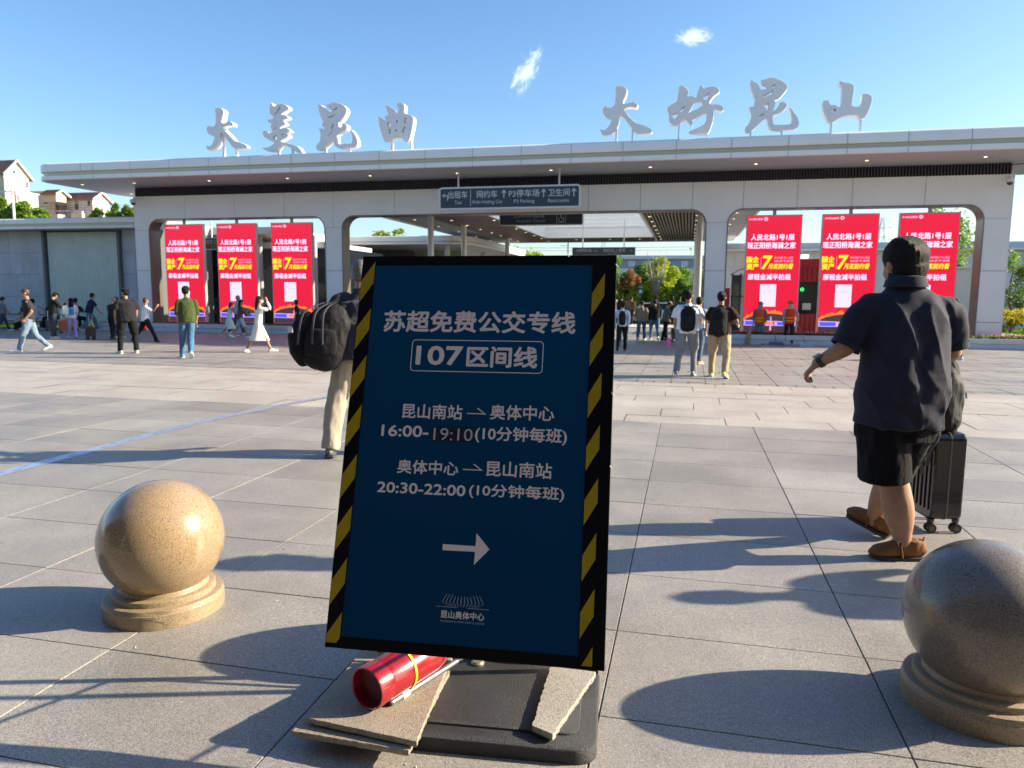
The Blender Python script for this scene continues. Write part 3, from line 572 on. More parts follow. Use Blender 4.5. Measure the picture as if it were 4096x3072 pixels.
for (polys, posts), (ch, lab) in zip(LET, names):
    cu = bpy.data.curves.new('glyph', 'CURVE'); cu.dimensions = '2D'; cu.fill_mode = 'BOTH'; cu.extrude = .115; cu.bevel_depth = .012; cu.bevel_resolution = 1; cu.offset = -.012
    allp = [p for P in polys for p in P]; cx = sum(p[0] for p in polys[0])/len(polys[0])
    for P in polys:
        P = chaikin(P); sp = cu.splines.new('POLY'); sp.points.add(len(P)-1); sp.use_cyclic_u = True
        for q, (x, z) in zip(sp.points, P): q.co = (x-cx, z-5.87, 0, 1)
    o = bpy.data.objects.new('glyph', cu); col.objects.link(o); bpy.context.view_layer.update()
    me = bpy.data.meshes.new_from_object(o.evaluated_get(bpy.context.evaluated_depsgraph_get())); bpy.data.objects.remove(o)
    me.transform(Matrix.Rotation(math.pi/2, 4, 'X')); me.transform(Matrix.Translation((0,.125,0)))
    root = empty('roof_character', (cx, 22.35, 5.87), label='white calligraphic '+lab+' on the gateway roof' if not lab.startswith('character') else 'white calligraphic '+lab+', on the gateway roof', category='roof letter', group='white calligraphic characters standing on the roof')
    me.materials.clear(); me.materials.append(letter_m); shade(me, 35); me.name = 'glyph'
    link('glyph', me, root)
    for x in posts:
        # top of the post: lowest outline height near x
        P = chaikin(polys[0]); zs = []
        for i in range(len(P)):
            a, b_ = P[i], P[(i+1) % len(P)]
            if (a[0]-x)*(b_[0]-x) <= 0 and abs(a[0]-b_[0]) > 1e-6: zs.append(a[1]+(b_[1]-a[1])*(x-a[0])/(b_[0]-a[0]))
        zt = min(zs)+.05 if zs else 6.2
        MB().box(x-cx-.022, x-cx+.022, .07, .18, -.02, zt-5.87).build('post', letter_m, root)

# ---- planters in front of the columns
def planter(name, x0, x1, lab, seam):
    r_ = empty(name, (x0, 23.72, 0), label=lab, category='planter'); r_.location = (0,0,0)
    xs = [x0]+seam+[x1]
    for a, b_ in zip(xs[:-1], xs[1:]):
        MB().box(a+.006, b_-.006, 23.72, 23.80, .155, .30).build('top_slab', concrete_m, r_, bevel=.008)
        MB().box(a+.004, b_-.004, 23.74, 23.80, 0, .147).build('base_slab', concrete_m, r_, bevel=.004)
    for y0 in (23.804,):
        MB().box(x0+.004, x1-.004, y0, 24.28, 0, .262).build('soil', soil_m, r_)
    for x in (x0, x1-.08):
        MB().box(x, x+.08, 23.804, 24.28, .0, .30).build('end_slab', concrete_m, r_)
    return r_
pl1 = planter('planter_bench', -21.74, -12.3, 'long pale planter kerb under the left-hand red screens', [-19.28,-16.8,-14.33])
pl2 = planter('planter_bench', .55, 15.5, 'long pale planter kerb under the right-hand red screens', [2.9,5.3,7.7,10.1,12.5])
def flowers(name, x0, x1, y0, y1, z, n, cols, h=.1, seed=1, leaf=2, lab=None):
    rg = random.Random(seed); mb = MB(); ms = [leafs[leaf]]+[mat('petal_%.2f_%.2f_%.2f' % c, c, rough=.6) for c in cols]
    for i in range(n):
        x, y = rg.uniform(x0, x1), rg.uniform(y0, y1); hh = h*rg.uniform(.4, 1)
        for k in range(4):
            a = rg.uniform(0, 6.28); s_ = rg.uniform(.02,.05)*h/.1; dx, dy = math.cos(a)*s_, math.sin(a)*s_
            mb.cur = 0; mb.add([(x,y,z),(x+dx-dy*.4,y+dy+dx*.4,z+hh*.6),(x+dx*1.4,y+dy*1.4,z+hh),(x+dx+dy*.4,y+dy-dx*.4,z+hh*.6)], [(0,1,2,3)])
        if rg.random() < .5:
            mb.cur = rg.randint(1, len(cols)); mb.ell((x,y,z+hh), .016*h/.1, .016*h/.1, .012*h/.1, 5, 3)
    return mb.build(name, ms, kind='stuff', label=lab or name.replace('_', ' '), category='flowers')
flowers('flower_bed', -21.6, -12.4, 23.83, 24.2, .262, 1500, [(.55,.03,.06),(.6,.12,.25)], .07, 1, lab='low dark planting with red flowers in the left planter')
flowers('flower_bed', .8, 15.3, 23.83, 24.2, .262, 2600, [(.6,.03,.08),(.75,.25,.40)], .14, 2, lab='low planting with pink and red flowers in the right planter')

# ---- dome cameras at the two ends
for x, lab in ((-19.98,'white dome security camera at the left corner of the gateway'), (8.66,'white dome security camera at the right corner of the gateway, cable above it')):
    r_ = empty('security_camera', (x,24.0,4.72), label=lab, category='camera', group='dome cameras at the gateway corners')
    MB().tube([(0,.29,.13),(0,.05,.16),(0,0,.10)], .018, 8).build('bracket', white_panel, r_)
    MB().lathe([(.02,.11),(.09,.09),(.115,.03),(.115,-.02),(.10,-.03)], n=20).build('housing', letter_m, r_, smooth=True)
    MB().ell((0,0,-.035), .085, .085, .085).build('dome', glass_dark, r_, smooth=True)
r_ = MB().tube(catmull([(8.70,24.27,5.18),(9.0,24.2,5.21),(9.6,24.1,5.16),(10.3,24.0,5.10)],6), .012, 6).build('cable', dark_m, label='black cable looping under the roof beside the right camera', category='cable')

# ---- LED displays
scr = mat('screen_red', (.02,.0,.0), rough=.25, emis=(.80,.012,.050), es=.50)
_n = scr.node_tree; _w = _n.nodes.new('ShaderNodeTexWave'); _w.bands_direction = 'Z'; _w.inputs['Scale'].default_value = 9; _w.inputs['Distortion'].default_value = 1.5; _w.inputs['Detail Scale'].default_value = .4
_c = _n.nodes.new('ShaderNodeTexCoord'); lnk(_n, _c.outputs['Object'], _w.inputs['Vector']); _r = _n.nodes.new('ShaderNodeMapRange'); lnk(_n, _w.outputs['Fac'], _r.inputs['Value']); _r.inputs['To Min'].default_value = .43; _r.inputs['To Max'].default_value = .52; lnk(_n, _r.outputs[0], scr.node_tree.nodes['Principled BSDF'].inputs['Emission Strength'])
def emat(n, c, e=1.0): return mat(n, (.01,.01,.01), rough=.4, emis=c, es=e*.78)
lav = emat('screen_lavender', (.62,.50,.72), 1.0); yel = emat('screen_yellow', (.80,.55,.01), 1.0); dim = emat('screen_pale', (.62,.30,.42), 1.0)
crd = emat('screen_card', (.52,.47,.78), 1.0); crt = emat('screen_card_text', (.30,.27,.42), 1.0); fl = emat('screen_flame', (.75,.15,.02), .9); hill = emat('screen_dark', (.035,.022,.03), 1)
bl = emat('screen_blue', (.05,.07,.62), 1.0); vi = emat('screen_violet', (.42,.25,.75), 1.0); orr = emat('screen_orange', (.8,.16,.02), 1)
cab = mat('cabinet_silver', (.50,.49,.44), rough=.4, metal=.3)
LEDX = [(-19.24,-17.6),(-17.03,-15.4),(-14.8,-13.18),(1.69,3.33),(3.9,5.51),(6.06,7.7)]
LEDL = ['leftmost tall red screen, behind the man in the green overshirt','tall red screen, second from the left, behind the women walking','third tall red screen from the left, above the person carrying the white bag',
        'tall red screen behind the two street sweepers','tall red screen just left of the big man in the polo shirt','rightmost tall red screen, partly hidden by the head of the big man']
LZ0, LZ1 = .32, 3.96
def led(i, x0, x1):
    W, H = x1-x0, LZ1-LZ0; yf = 24.66
    r_ = empty('led_display', (x0, yf, LZ0), label=LEDL[i], category='screen', group='tall red advertising screens in the gateway')
    MB().box(0, W, .012, .15, 0, H).build('cabinet', cab, r_, bevel=.006)
    MB().box(.03, W-.03, .002, .0119, .03, H-.03).build('screen', scr, r_)
    MB().box(W*.5-.05, W*.5+.05, .05, .10, H, ZA-LZ0-.01).build('top_post', cab, r_)
    MB().box(.1, W-.1, .02, .14, -.06, 0).build('foot', dark_m, r_)
    O, ex, ey = Vector((0,0,0)), Vector((1,0,0)), Vector((0,0,1))
    def T(s_, u0, u1, v0, v1, m, bold=.02, nm='screen_lettering'): return text_fit(s_, W*u0, W*u1, H*v0, H*(v1-v0), O, ex, ey, .001, m, r_, nm, bold)
    T('乡村建设集团', .04, .29, .955, .973, lav, .0)
    lg = MB()
    for k in range(24):
        a0, a1 = 2*math.pi*k/24, 2*math.pi*(k+1)/24
        c = (W*.35, H*.965); ro, ri = .055, .036
        if k % 8 != 3: lg.quad((c[0]+ro*math.cos(a0),-.001,c[1]+ro*math.sin(a0)),(c[0]+ro*math.cos(a1),-.001,c[1]+ro*math.sin(a1)),(c[0]+ri*math.cos(a1),-.001,c[1]+ri*math.sin(a1)),(c[0]+ri*math.cos(a0),-.001,c[1]+ri*math.sin(a0)))
    lg.box(W*.35-.02,W*.35+.025,-.0015,-.001,H*.965-.006,H*.965+.010); lg.build('screen_logo', lav, r_)
    T('人民北路1号1层', .09, .87, .787, .838, lav, .03); T('现正阳桥海澜之家', .035, .90, .717, .770, lav, .03)
    T('国企', .035, .25, .60, .650, yel, .04); T('资产', .035, .25, .540, .592, yel, .04)
    poly2d([(W*.29,H*.54),(W*.295,H*.54),(W*.295,H*.65),(W*.29,H*.65)], O, ex, ey, .001, dim, r_, 'screen_rule')
    t7 = T('7', .31, .46, .545, .655, yel, .04)
    T('商业地段 中心城区', .53, .87, .628, .650, dim, .0); T('300多平单层', .53, .87, .600, .622, dim, .0)
    ti = T('月底前约看', .43, .87, .545, .590, yel, .025)
    for o in (t7, ti):
        for v in o.data.vertices: v.co.x += (v.co.z-H*.57)*.16
    T('原租金减半拍租', .065, .84, .453, .503, lav, .03)
    # white card; its square code is left out
    poly2d([(W*.30,H*.225),(W*.59,H*.225),(W*.59,H*.415),(W*.30,H*.415)], O, ex, ey, .001, crd, r_, 'screen_card')
    T('扫码咨询', .385, .505, .383, .393, crt, 0); T('了解更多', .40, .49, .366, .374, crt, 0)
    poly2d([(W*.34,H*.352),(W*.55,H*.352),(W*.55,H*.355),(W*.34,H*.355)], O, ex, ey, .002, crt, r_, 'screen_rule')
    rg = random.Random(4)
    F = [(W*.012, H*.01)]
    for k in range(41):
        u = .02+.96*k/40; v = .11+.07*math.sin(math.pi*min(max((u-.0)/1,0),1))**.6+rg.uniform(.0,.016)+(.012 if k % 7 == 3 else 0)
        F.append((W*u, H*v))
    F.append((W*.985, H*.01)); poly2d(F, O, ex, ey, .001, fl, r_, 'flame_picture')
    Hh = [(W*.02,H*.01)]+[(W*(.02+.96*k/24), H*(.10+.065*math.sin(math.pi*k/24)**.6)) for k in range(25)]+[(W*.98,H*.01)]
    poly2d(Hh, O, ex, ey, .002, hill, r_, 'bus_picture')
    poly2d([(W*.03,H*.06),(W*.97,H*.06),(W*.97,H*.098),(W*.03,H*.108)], O, ex, ey, .003, vi, r_, 'bus_picture')
    poly2d([(W*.05,H*.066),(W*.34,H*.066),(W*.34,H*.098),(W*.05,H*.099)], O, ex, ey, .004, bl, r_, 'bus_picture')
    poly2d([(W*.38,H*.07),(W*.60,H*.07),(W*.60,H*.096),(W*.38,H*.097)], O, ex, ey, .004, orr, r_, 'bus_picture')
    poly2d([(W*.64,H*.066),(W*.95,H*.066),(W*.95,H*.09),(W*.64,H*.094)], O, ex, ey, .004, bl, r_, 'bus_picture')
    T('出租', .08, .26, .072, .092, lav, .0, 'screen_lettering')
    poly2d([(W*.50,H*.02),(W*.535,H*.02),(W*.53,H*.14),(W*.51,H*.14)], O, ex, ey, .005, emat('screen_pink', (.75,.25,.55), .8), r_, 'tower_picture')
for i, (x0, x1) in enumerate(LEDX): led(i, x0, x1)

# ---- hanging signs
sign_face = mat('sign_slate', (.03,.05,.066), rough=.4); sign_text = mat('sign_text', (.55,.57,.60), rough=.5); rim = mat('sign_rim', (.66,.67,.68), rough=.35)
def rounded(x0, x1, y0, y1, r, k=5):
    P = []
    for cx, cy, a0 in ((x1-r,y1-r,0),(x0+r,y1-r,90),(x0+r,y0+r,180),(x1-r,y0+r,270)):
        for i in range(k+1): a = R(a0+90*i/k); P.append((cx+r*math.cos(a), cy+r*math.sin(a)))
    return P
def sign(name, x0, x1, y, z0, z1, lab, posts, ztop, frame=.05, r=.09):
    o = empty(name, (x0, y, z0), label=lab, category='sign'); W, H = x1-x0, z1-z0
    MB().prism(rounded(0,W,0,H,r), lambda a, b_: (a, 0, b_), lambda a, b_: (a, .14, b_)).build('sign_frame', rim, o)
    MB().prism(rounded(frame,W-frame,frame,H-frame,max(r-frame,.02)), lambda a, b_: (a, -.006, b_), lambda a, b_: (a, -.0005, b_)).build('sign_face', sign_face, o)
    for px in posts: MB().tube([(px-x0,.07,H),(px-x0,.07,ztop-z0)], .028, 10).build('hanger', rim, o)
    return o, W, H
X3, Z3, Y3 = Vector((1,0,0)), Vector((0,0,1)), None
def arrow(o, cx, cy, L, kind, m, off=.007):
    t = L*.12
    if kind == 'up': poly2d([(cx-t/2,cy-L/2),(cx+t/2,cy-L/2),(cx+t/2,cy+L*.22),(cx+L*.27,cy+L*.0),(cx+L*.27,cy+L*.17),(cx,cy+L/2),(cx-L*.27,cy+L*.17),(cx-L*.27,cy+L*.0),(cx-t/2,cy+L*.22)], (0,0,0), X3, Z3, off, m, o, 'arrow')
    if kind == 'right': poly2d([(cx-L/2,cy-t/2),(cx+L*.22,cy-t/2),(cx,cy-L*.27),(cx+L*.17,cy-L*.27),(cx+L/2,cy),(cx+L*.17,cy+L*.27),(cx,cy+L*.27),(cx+L*.22,cy+t/2),(cx-L/2,cy+t/2)], (0,0,0), X3, Z3, off, m, o, 'arrow')
    if kind == 'left_turn': poly2d([(cx-L/2,cy+L*.15),(cx-L*.14,cy+L*.42),(cx-L*.02,cy+L*.42),(cx-L*.26,cy+L*.15+t/2),(cx+L*.34,cy+L*.15+t/2),(cx+L*.34,cy-L*.5),(cx+L*.34-t,cy-L*.5),(cx+L*.34-t,cy+L*.15-t/2),(cx-L*.26,cy+L*.15-t/2),(cx-L*.02,cy-L*.12),(cx-L*.14,cy-L*.12)], (0,0,0), X3, Z3, off, m, o, 'arrow')
# main sign over the passage
k = 22.9/20.5
o, W, H = sign('overhead_sign', -6.97*k, -2.94*k, 22.9, 1.5+2.325*k, 1.5+2.945*k, 'long slate hanging sign with taxi, ride-hailing, P3 parking and restroom directions', (-6.3*k-.13,-3.45*k-.1), 5.272)
def S(s_, px0, px1, py1, py0, m=sign_text, bold=.012):      # coordinates read off the sign, 1565 x 250 wide
    return text_fit(s_, W*(px0-155)/1565, W*(px1-155)/1565, H*(1-py1), H*(py1-py0), Vector((0,0,0)), X3, Z3, .0075, m, o, 'sign_lettering', bold)
S('出租车', 262, 480, .50, .18); S('Taxi', 336, 415, .76, .60, bold=0); S('网约车', 588, 816, .50, .18); S('Ride-Hailing Car', 540, 875, .80, .60, bold=0)
S('P3停车场', 945, 1280, .50, .18); S('P3 Parking', 1003, 1225, .80, .60, bold=0); S('卫生间', 1372, 1605, .50, .18); S('Restrooms', 1375, 1598, .76, .60, bold=0)
arrow(o, W*.048, H*.58, .24, 'left_turn', sign_text)
for px in (890, 1325, 1650): arrow(o, W*(px-155)/1565, H*.66, .25, 'up', sign_text)
poly2d([(W*.229,H*.14),(W*.233,H*.14),(W*.233,H*.86),(W*.229,H*.86)], (0,0,0), X3, Z3, .007, sign_text, o, 'divider')
# second sign inside the gallery
dt = mat('sign_text_dim', (.30,.33,.36), rough=.5)
o, W, H = sign('accessible_sign', -6.86, -3.77, 27.0, 3.95, 4.56, 'dark hanging sign with a wheelchair symbol, half hidden behind the beam', (-6.2,-4.4), 4.75, .03, .05)
S('无障碍通道', 420, 1010, .55, .20, dt); S('Accessible Channels', 470, 1040, .82, .64, dt, 0)
ring = MB(); cx, cz = W*.745, H*.42
for a in range(20):
    a0, a1 = R(150+a*12), R(150+(a+1)*12)
    if a < 19: ring.quad((cx+.10*math.cos(a0),-.0078,cz-.04+.10*math.sin(a0)),(cx+.10*math.cos(a1),-.0078,cz-.04+.10*math.sin(a1)),(cx+.08*math.cos(a1),-.0078,cz-.04+.08*math.sin(a1)),(cx+.08*math.cos(a0),-.0078,cz-.04+.08*math.sin(a0)))
ring.box(cx-.02,cx+.005,-.008,-.007,cz,cz+.13); ring.box(cx-.02,cx+.09,-.008,-.007,cz-.01,cz+.012); ring.box(cx+.075,cx+.095,-.008,-.007,cz-.1,cz)
for a, b_, c_, d_ in ((-.17,.17,-.17,-.155),(-.17,.17,.19,.205),(-.17,-.155,-.17,.205),(.155,.17,-.17,.205)): ring.box(cx+a,cx+b_,-.008,-.007,cz+c_,cz+d_)
ring.build('wheelchair_symbol', sign_text, o)
o, W, H = sign('pickup_sign', -5.06, -2.3, 33.0, 3.165, 3.52, 'small dark hanging sign with two right arrows, just above the poster board', (-4.6,-2.8), 4.75, .015, .02)
S('P3停车场', 260, 640, .60, .2, dt); S('网约车上客区', 940, 1480, .60, .2, dt); S('Ride-Hailing Car', 1050, 1380, .85, .68, dt, 0)
arrow(o, W*.37, H*.55, .14, 'right', dt); arrow(o, W*.93, H*.55, .14, 'right', dt)
o, W, H = sign('taxi_sign', -20.05, -18.95, 28.0, 3.22, 3.73, 'small dark taxi stand sign showing between the two left red screens', (-19.6,), 4.4, .03, .04)
S('出租车上客区', 250, 1650, .55, .2, dt); S('Taxi', 760, 1050, .82, .64, dt, 0)
# ================================================================== gallery behind the gateway
GA = empty('covered_gallery', (0,0,0), label='deep covered gallery roof on round columns running back behind the central opening', category='canopy')
brown = mat('brown_ceiling', (.16,.10,.085), rough=.5, vary=.05); off_w = mat('canopy_white', (.62,.63,.63), rough=.45, vary=.03)
GX0, SX0, SX1, GX1, GY0, GY1, SY0, SY1, GZ = -11.75, -7.4, -1.85, 2.32, 26.92, 42.6, 27.6, 39.2, 4.4
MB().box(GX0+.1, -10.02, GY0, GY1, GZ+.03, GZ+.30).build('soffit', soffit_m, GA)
mb = MB(); mb.box(-10.0, SX0-.1, GY0, GY1, GZ, GZ+.3); mb.box(SX0-.1, SX1-.1, SY1+.1, GY1, GZ, GZ+.3); mb.box(SX0-.1, SX1+.1, GY0, SY0-.1, GZ, GZ+.3); mb.build('brown_ceiling', brown, GA)
MB().box(SX1+.1, .5, GY0, GY1, GZ+.12, GZ+.3).build('ceiling_backing', mat('ceil_dark', (.03,.03,.03), rough=.8), GA)
b = MB(); x = SX1+.12
while x < .48: b.box(x, x+.055, GY0, GY1-.1, GZ, GZ+.1); x += .125
x = SX0
b.build('ceiling_slats', mat('slat_taupe', (.23,.20,.17), rough=.5), GA, kind='stuff')
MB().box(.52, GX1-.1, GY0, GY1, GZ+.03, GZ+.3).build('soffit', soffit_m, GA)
for (x0, x1, y0, y1) in ((GX0, GX0+.1, GY0, GY1), (GX1-.1, GX1, GY0, GY1), (GX0+.1, GX1-.1, GY1, GY1+.1)):
    MB().box(x0, x1, y0, y1, GZ-.02, GZ+.42).build('fascia', white_panel, GA, bevel=.02)
# skylight well and frosted glazing
well = mat('skylight_white', (.8,.81,.82), rough=.4)
for (x0, x1, y0, y1) in ((SX0-.1, SX0, SY0-.1, SY1+.1), (SX1, SX1+.1, SY0-.1, SY1+.1), (SX0, SX1, SY1, SY1+.1), (SX0, SX1, SY0-.1, SY0)):
    MB().box(x0, x1, y0, y1, GZ-.01, GZ+.75).build('skylight_kerb', well, GA)
fm, fnt, fp = new_mat('frosted_glass'); 
tr = fnt.nodes.new('ShaderNodeBsdfTranslucent'); tr.inputs[0].default_value = (.86,.92,.95,1); mxs = fnt.nodes.new('ShaderNodeMixShader'); mxs.inputs[0].default_value = .15
fp.inputs['Base Color'].default_value = (.8,.85,.88,1); fp.inputs['Roughness'].default_value = .2
lnk(fnt, tr.outputs[0], mxs.inputs[1]); lnk(fnt, fp.outputs[0], mxs.inputs[2]); lnk(fnt, mxs.outputs[0], fnt.nodes['Material Output'].inputs[0])
ys = [SY0+(SY1-SY0)*i/6 for i in range(7)]
for a, b_ in zip(ys[:-1], ys[1:]):
    MB().box(SX0+.01, SX1-.01, a+.03, b_-.03, GZ+.78, GZ+.80).build('glass_pane', fm, GA)
    MB().box(SX0, SX1, b_-.05, b_+.05, GZ+.52, GZ+.77).build('beam', well, GA)
for x, ys_ in ((-9.4,(29.2,31.4,33.5,35.5,37.3,39.5,41.2)), (-7.68,(29.4,31.4,33.4,35.4,37.4,39.4,41.4)), (-1.52,(28.9,30.9,32.9,34.9,36.9,38.8,40.6)), (.22,(28.7,30.7,32.7,34.7,36.7,38.6,40.5)), (1.6,(28.4,30.6,32.9,35.1,37.4)), (-10.9,(29,32,35,38,41))):
    z = GZ if -10 < x < .5 else GZ+.03
    for y in ys_:
        o = MB().lathe([(.085,0),(.085,-.015),(.06,-.015),(.06,-.006)], (x,y,z-.001), 12).build('downlight', steel_m, GA)
        MB().lathe([(.058,0),(.001,0)], (x,y,z-.012), 10, caps=False).build('lamp_glass', warm_lamp, o)
for x, y in ((-6.0,40.6),(-4.2,40.6),(-2.6,40.6)):
    o = MB().lathe([(.085,0),(.085,-.015),(.06,-.015),(.06,-.006)], (x,y,GZ-.001), 12).build('downlight', steel_m, GA)
    MB().lathe([(.058,0),(.001,0)], (x,y,GZ-.012), 10, caps=False).build('lamp_glass', warm_lamp, o)
for x, y in ((-9.62,27.3),(-9.55,31.4),(-9.6,39.6),(.33,28.6),(.33,32.6),(.33,36.6),(.33,40.8)):
    MB().lathe([(.17,0),(.17,.04),(.115,.05),(.115,GZ+.01)], (x,y,0), 20).build('column', mat('column_paint', (.62,.61,.58), rough=.3), GA, smooth=True)

# ---- side canopy building seen through the left part of the central opening
SB = empty('side_canopy_building', (0,0,0), label='low building with rounded white canopy, gold line and dark glazing behind the left openings', category='building')
ringed(MB(), [(.02,3.84),(.0,3.86),(0,3.95),(.03,3.96)], True, x0=-34, x1=-10.4, y0=35, y1=49, r=1.3).build('canopy_lower', white_panel, SB)
ringed(MB(), [(.04,3.955),(.04,4.0)], x0=-34, x1=-10.4, y0=35, y1=49, r=1.3).build('gold_band', gold_m, SB)
ringed(MB(), [(.0,3.995),(0,4.23),(.08,4.26)], False, True, x0=-34, x1=-10.4, y0=35, y1=49, r=1.3).build('canopy_upper', white_panel, SB)
MB().box(-33, -15.1, 39.5, 48, 0, 3.84).build('wall', mat('shop_wall', (.08,.085,.09), rough=.4), SB)
for i in range(12):
    MB().box(-33+i*1.5+.05, -33+i*1.5+1.45, 39.44, 39.49, .3, 3.2).build('window', glass_dark, SB)
gg = mat('green_glass', (.30,.36,.20), rough=.25, vary=.2, vscale=.6)
for i in range(4): MB().box(-15.05+i*.7, -15.05+i*.7+.67, 40.0, 40.05, .5, 3.83).build('window', gg, SB)
for x, y in ((-11.9,36.2),(-11.9,43),(-16.5,36.2),(-21,36.2)):
    MB().lathe([(.13,0),(.13,3.85)], (x,y,0), 16).build('column', mat('column_paint', (.62,.61,.58)), SB, smooth=True)
# dark-fronted hall seen behind the left screens
HB = empty('ticket_hall', (0,0,0), label='dark grey hall with a pale flat roof behind the left red screens', category='building')
MB().box(-26, -14.6, 30.5, 34.4, 0, 3.35).build('wall', mat('hall_wall', (.10,.105,.11), rough=.5), HB)
for i in range(13): MB().box(-25.6+i*.85, -25.6+i*.85+.78, 30.44, 30.49, .1, 2.6).build('window', glass_dark, HB)
MB().box(-27, -17.1, 28.9, 34.5, 3.9, 4.22).build('roof', white_panel, HB, bevel=.03)
MB().box(-27, -15.2, 29.6, 34.5, 3.36, 3.62).build('canopy', white_panel, HB, bevel=.03)
for x in (-18.2,-15.6): MB().lathe([(.12,0),(.12,3.88)], (x,29.4,0), 14).build('column', soffit_m, HB, smooth=True)

# ---- left wing beside the gateway
LW = empty('left_wing', (0,0,0), label='low left wing with stone-clad wall, grey-green shutter and flat pale roof', category='building')
stone = granite('wall_stone', [(.43,.46,.48),(.50,.525,.54),(.57,.59,.605),(.46,.485,.50)], .33, .6, 90, tilevar=.25, bump=.1)
fascia_up = [(.03,4.05),(0,4.07),(0,4.22),(.06,4.27),(.5,4.29)]; fascia_lo = [(.2,3.86),(0,3.865),(0,3.94),(.03,3.96)]
xs = [-34+1.5*i for i in range(10)]+[-20.27]
for a, b_ in zip(xs[:-1], xs[1:]):
    fascia(LW, 'fascia_panel', fascia_up, a+.005, b_-.005, 24.6, white_panel); fascia(LW, 'fascia_panel', fascia_lo, a+.005, b_-.005, 24.6, white_panel)
MB().box(-34, -20.27, 24.66, 29, 3.87, 4.26).build('roof', soffit_m, LW)
MB().box(-34, -20.27, 24.64, 24.655, 3.955, 4.055).build('gold_band', gold_m, LW)
MB().box(-34, -20.27, 25.62, 29, 0, 3.868).build('wall', mat('wall_core', (.12,.125,.13), rough=.8), LW)
rng = random.Random(9)
for (xa, xb) in ((-33.6,-25.62), (-21.95,-20.3)):
    for j, (z0, z1) in enumerate(((.0,.35),(.35,1.2),(1.2,2.12),(2.12,3.0),(3.0,3.86))):
        x = xa
        while x < xb-.01:
            w_ = min(rng.choice((.9,.62,.3,.32,.75)), xb-x); 
            if xb-x-w_ < .12: w_ = xb-x
            MB().box(x+.006, x+w_-.006, 25.60-rng.uniform(0,.012), 25.618, z0+.006, z1-.006).build('stone_panel', stone, LW)
            x += w_
shut = mat('shutter', (.55,.62,.54), rough=.5, vary=.06, vscale=2)
b = MB(); x = -25.45
while x < -22.05: b.add([(x,25.56,.1),(x+.05,25.53,.1),(x+.09,25.53,.1),(x+.14,25.56,.1),(x,25.56,3.8),(x+.05,25.53,3.8),(x+.09,25.53,3.8),(x+.14,25.56,3.8)], [(0,1,5,4),(1,2,6,5),(2,3,7,6)]); x += .14
b.build('roller_shutter', shut, LW)
for x in (-25.6,-22.03): MB().box(x, x+.1, 25.42, 25.6, 0, 3.85).build('shutter_frame', mat('frame_grey', (.12,.13,.14), rough=.5), LW)
# bench in front of it
bn = empty('long_bench', (-25,23.2,0), label='long dark bench with a thin back rail along the lawn by the left wing', category='bench'); bn.location = (0,0,0)
wood_d = mat('bench_dark', (.05,.045,.045), rough=.5)
for i in range(4): MB().box(-27.5, -22.4, 23.02+i*.1, 23.10+i*.1, .30, .33).build('seat_slat', wood_d, bn)
MB().tube([(-27.5,23.5,.555),(-22.4,23.5,.555)], .022, 8).build('back_rail', dark_m, bn)
for x in (-27.3,-26,-24.7,-23.5,-22.6):
    MB().box(x-.025, x+.025, 23.04, 23.42, 0, .30).build('leg', dark_m, bn); MB().box(x-.02, x+.02, 23.47, 23.52, .0, .55).build('post', dark_m, bn)
def grass(name, x0, x1, y0, y1, n, h, lab, z=0, seed=2, m=0):
    rg = random.Random(seed); mb = MB()
    for i in range(n):
        x, y = rg.uniform(x0,x1), rg.uniform(y0,y1); a = rg.uniform(0,6.3); hh = h*rg.uniform(.5,1.1); l = rg.uniform(-.4,.4)*hh
        dx, dy = .012*math.cos(a), .012*math.sin(a); mb.add([(x-dx,y-dy,z),(x+dx,y+dy,z),(x+l,y+l*.5,z+hh)], [(0,1,2)])
    return mb.build(name, leafs[m], kind='stuff', label=lab, category='grass')
MB().box(-34, -21.8, 23.62, 25.5, -.013, .015).build('lawn_soil', soil_m, kind='structure')
grass('lawn', -28, -21.85, 23.64, 25.4, 7000, .16, 'strip of dark green grass behind the bench', .015)

# ================================================================== vegetation
def leaf_cloud(mb, c, rx, ry, rz, n, size, rg, clumps=9, mats=1, gap=.0):
    """leaf-sized faces gathered in clumps spread through the crown volume"""
    cs = []
    for i in range(clumps):
        while True:
            p = Vector((rg.uniform(-1,1), rg.uniform(-1,1), rg.uniform(-1,1)))
            if p.length < 1: break
        if p.length > .01: p = p.normalized()*p.length**.45*.78
        cs.append((p, rg.uniform(.22,.42)*(9/clumps)**.25))
    for i in range(n):
        p, r_ = cs[rg.randrange(clumps)]
        q = Vector((rg.gauss(0,1), rg.gauss(0,1), rg.gauss(0,1))); q = p+q.normalized()*r_*rg.random()**.4*1.15
        x, y, z = c[0]+q.x*rx, c[1]+q.y*ry, c[2]+q.z*rz
        a = Vector((rg.gauss(0,1), rg.gauss(0,1), rg.gauss(0,.6))).normalized(); b_ = a.cross(Vector((rg.gauss(0,1), rg.gauss(0,1), rg.gauss(0,1)))).normalized()
        s_ = size*rg.uniform(.6,1.3); P = Vector((x,y,z))
        mb.cur = rg.randrange(mats); mb.add([P-a*s_, P+b_*s_*.45, P+a*s_, P-b_*s_*.45], [(0,1,2,3)])
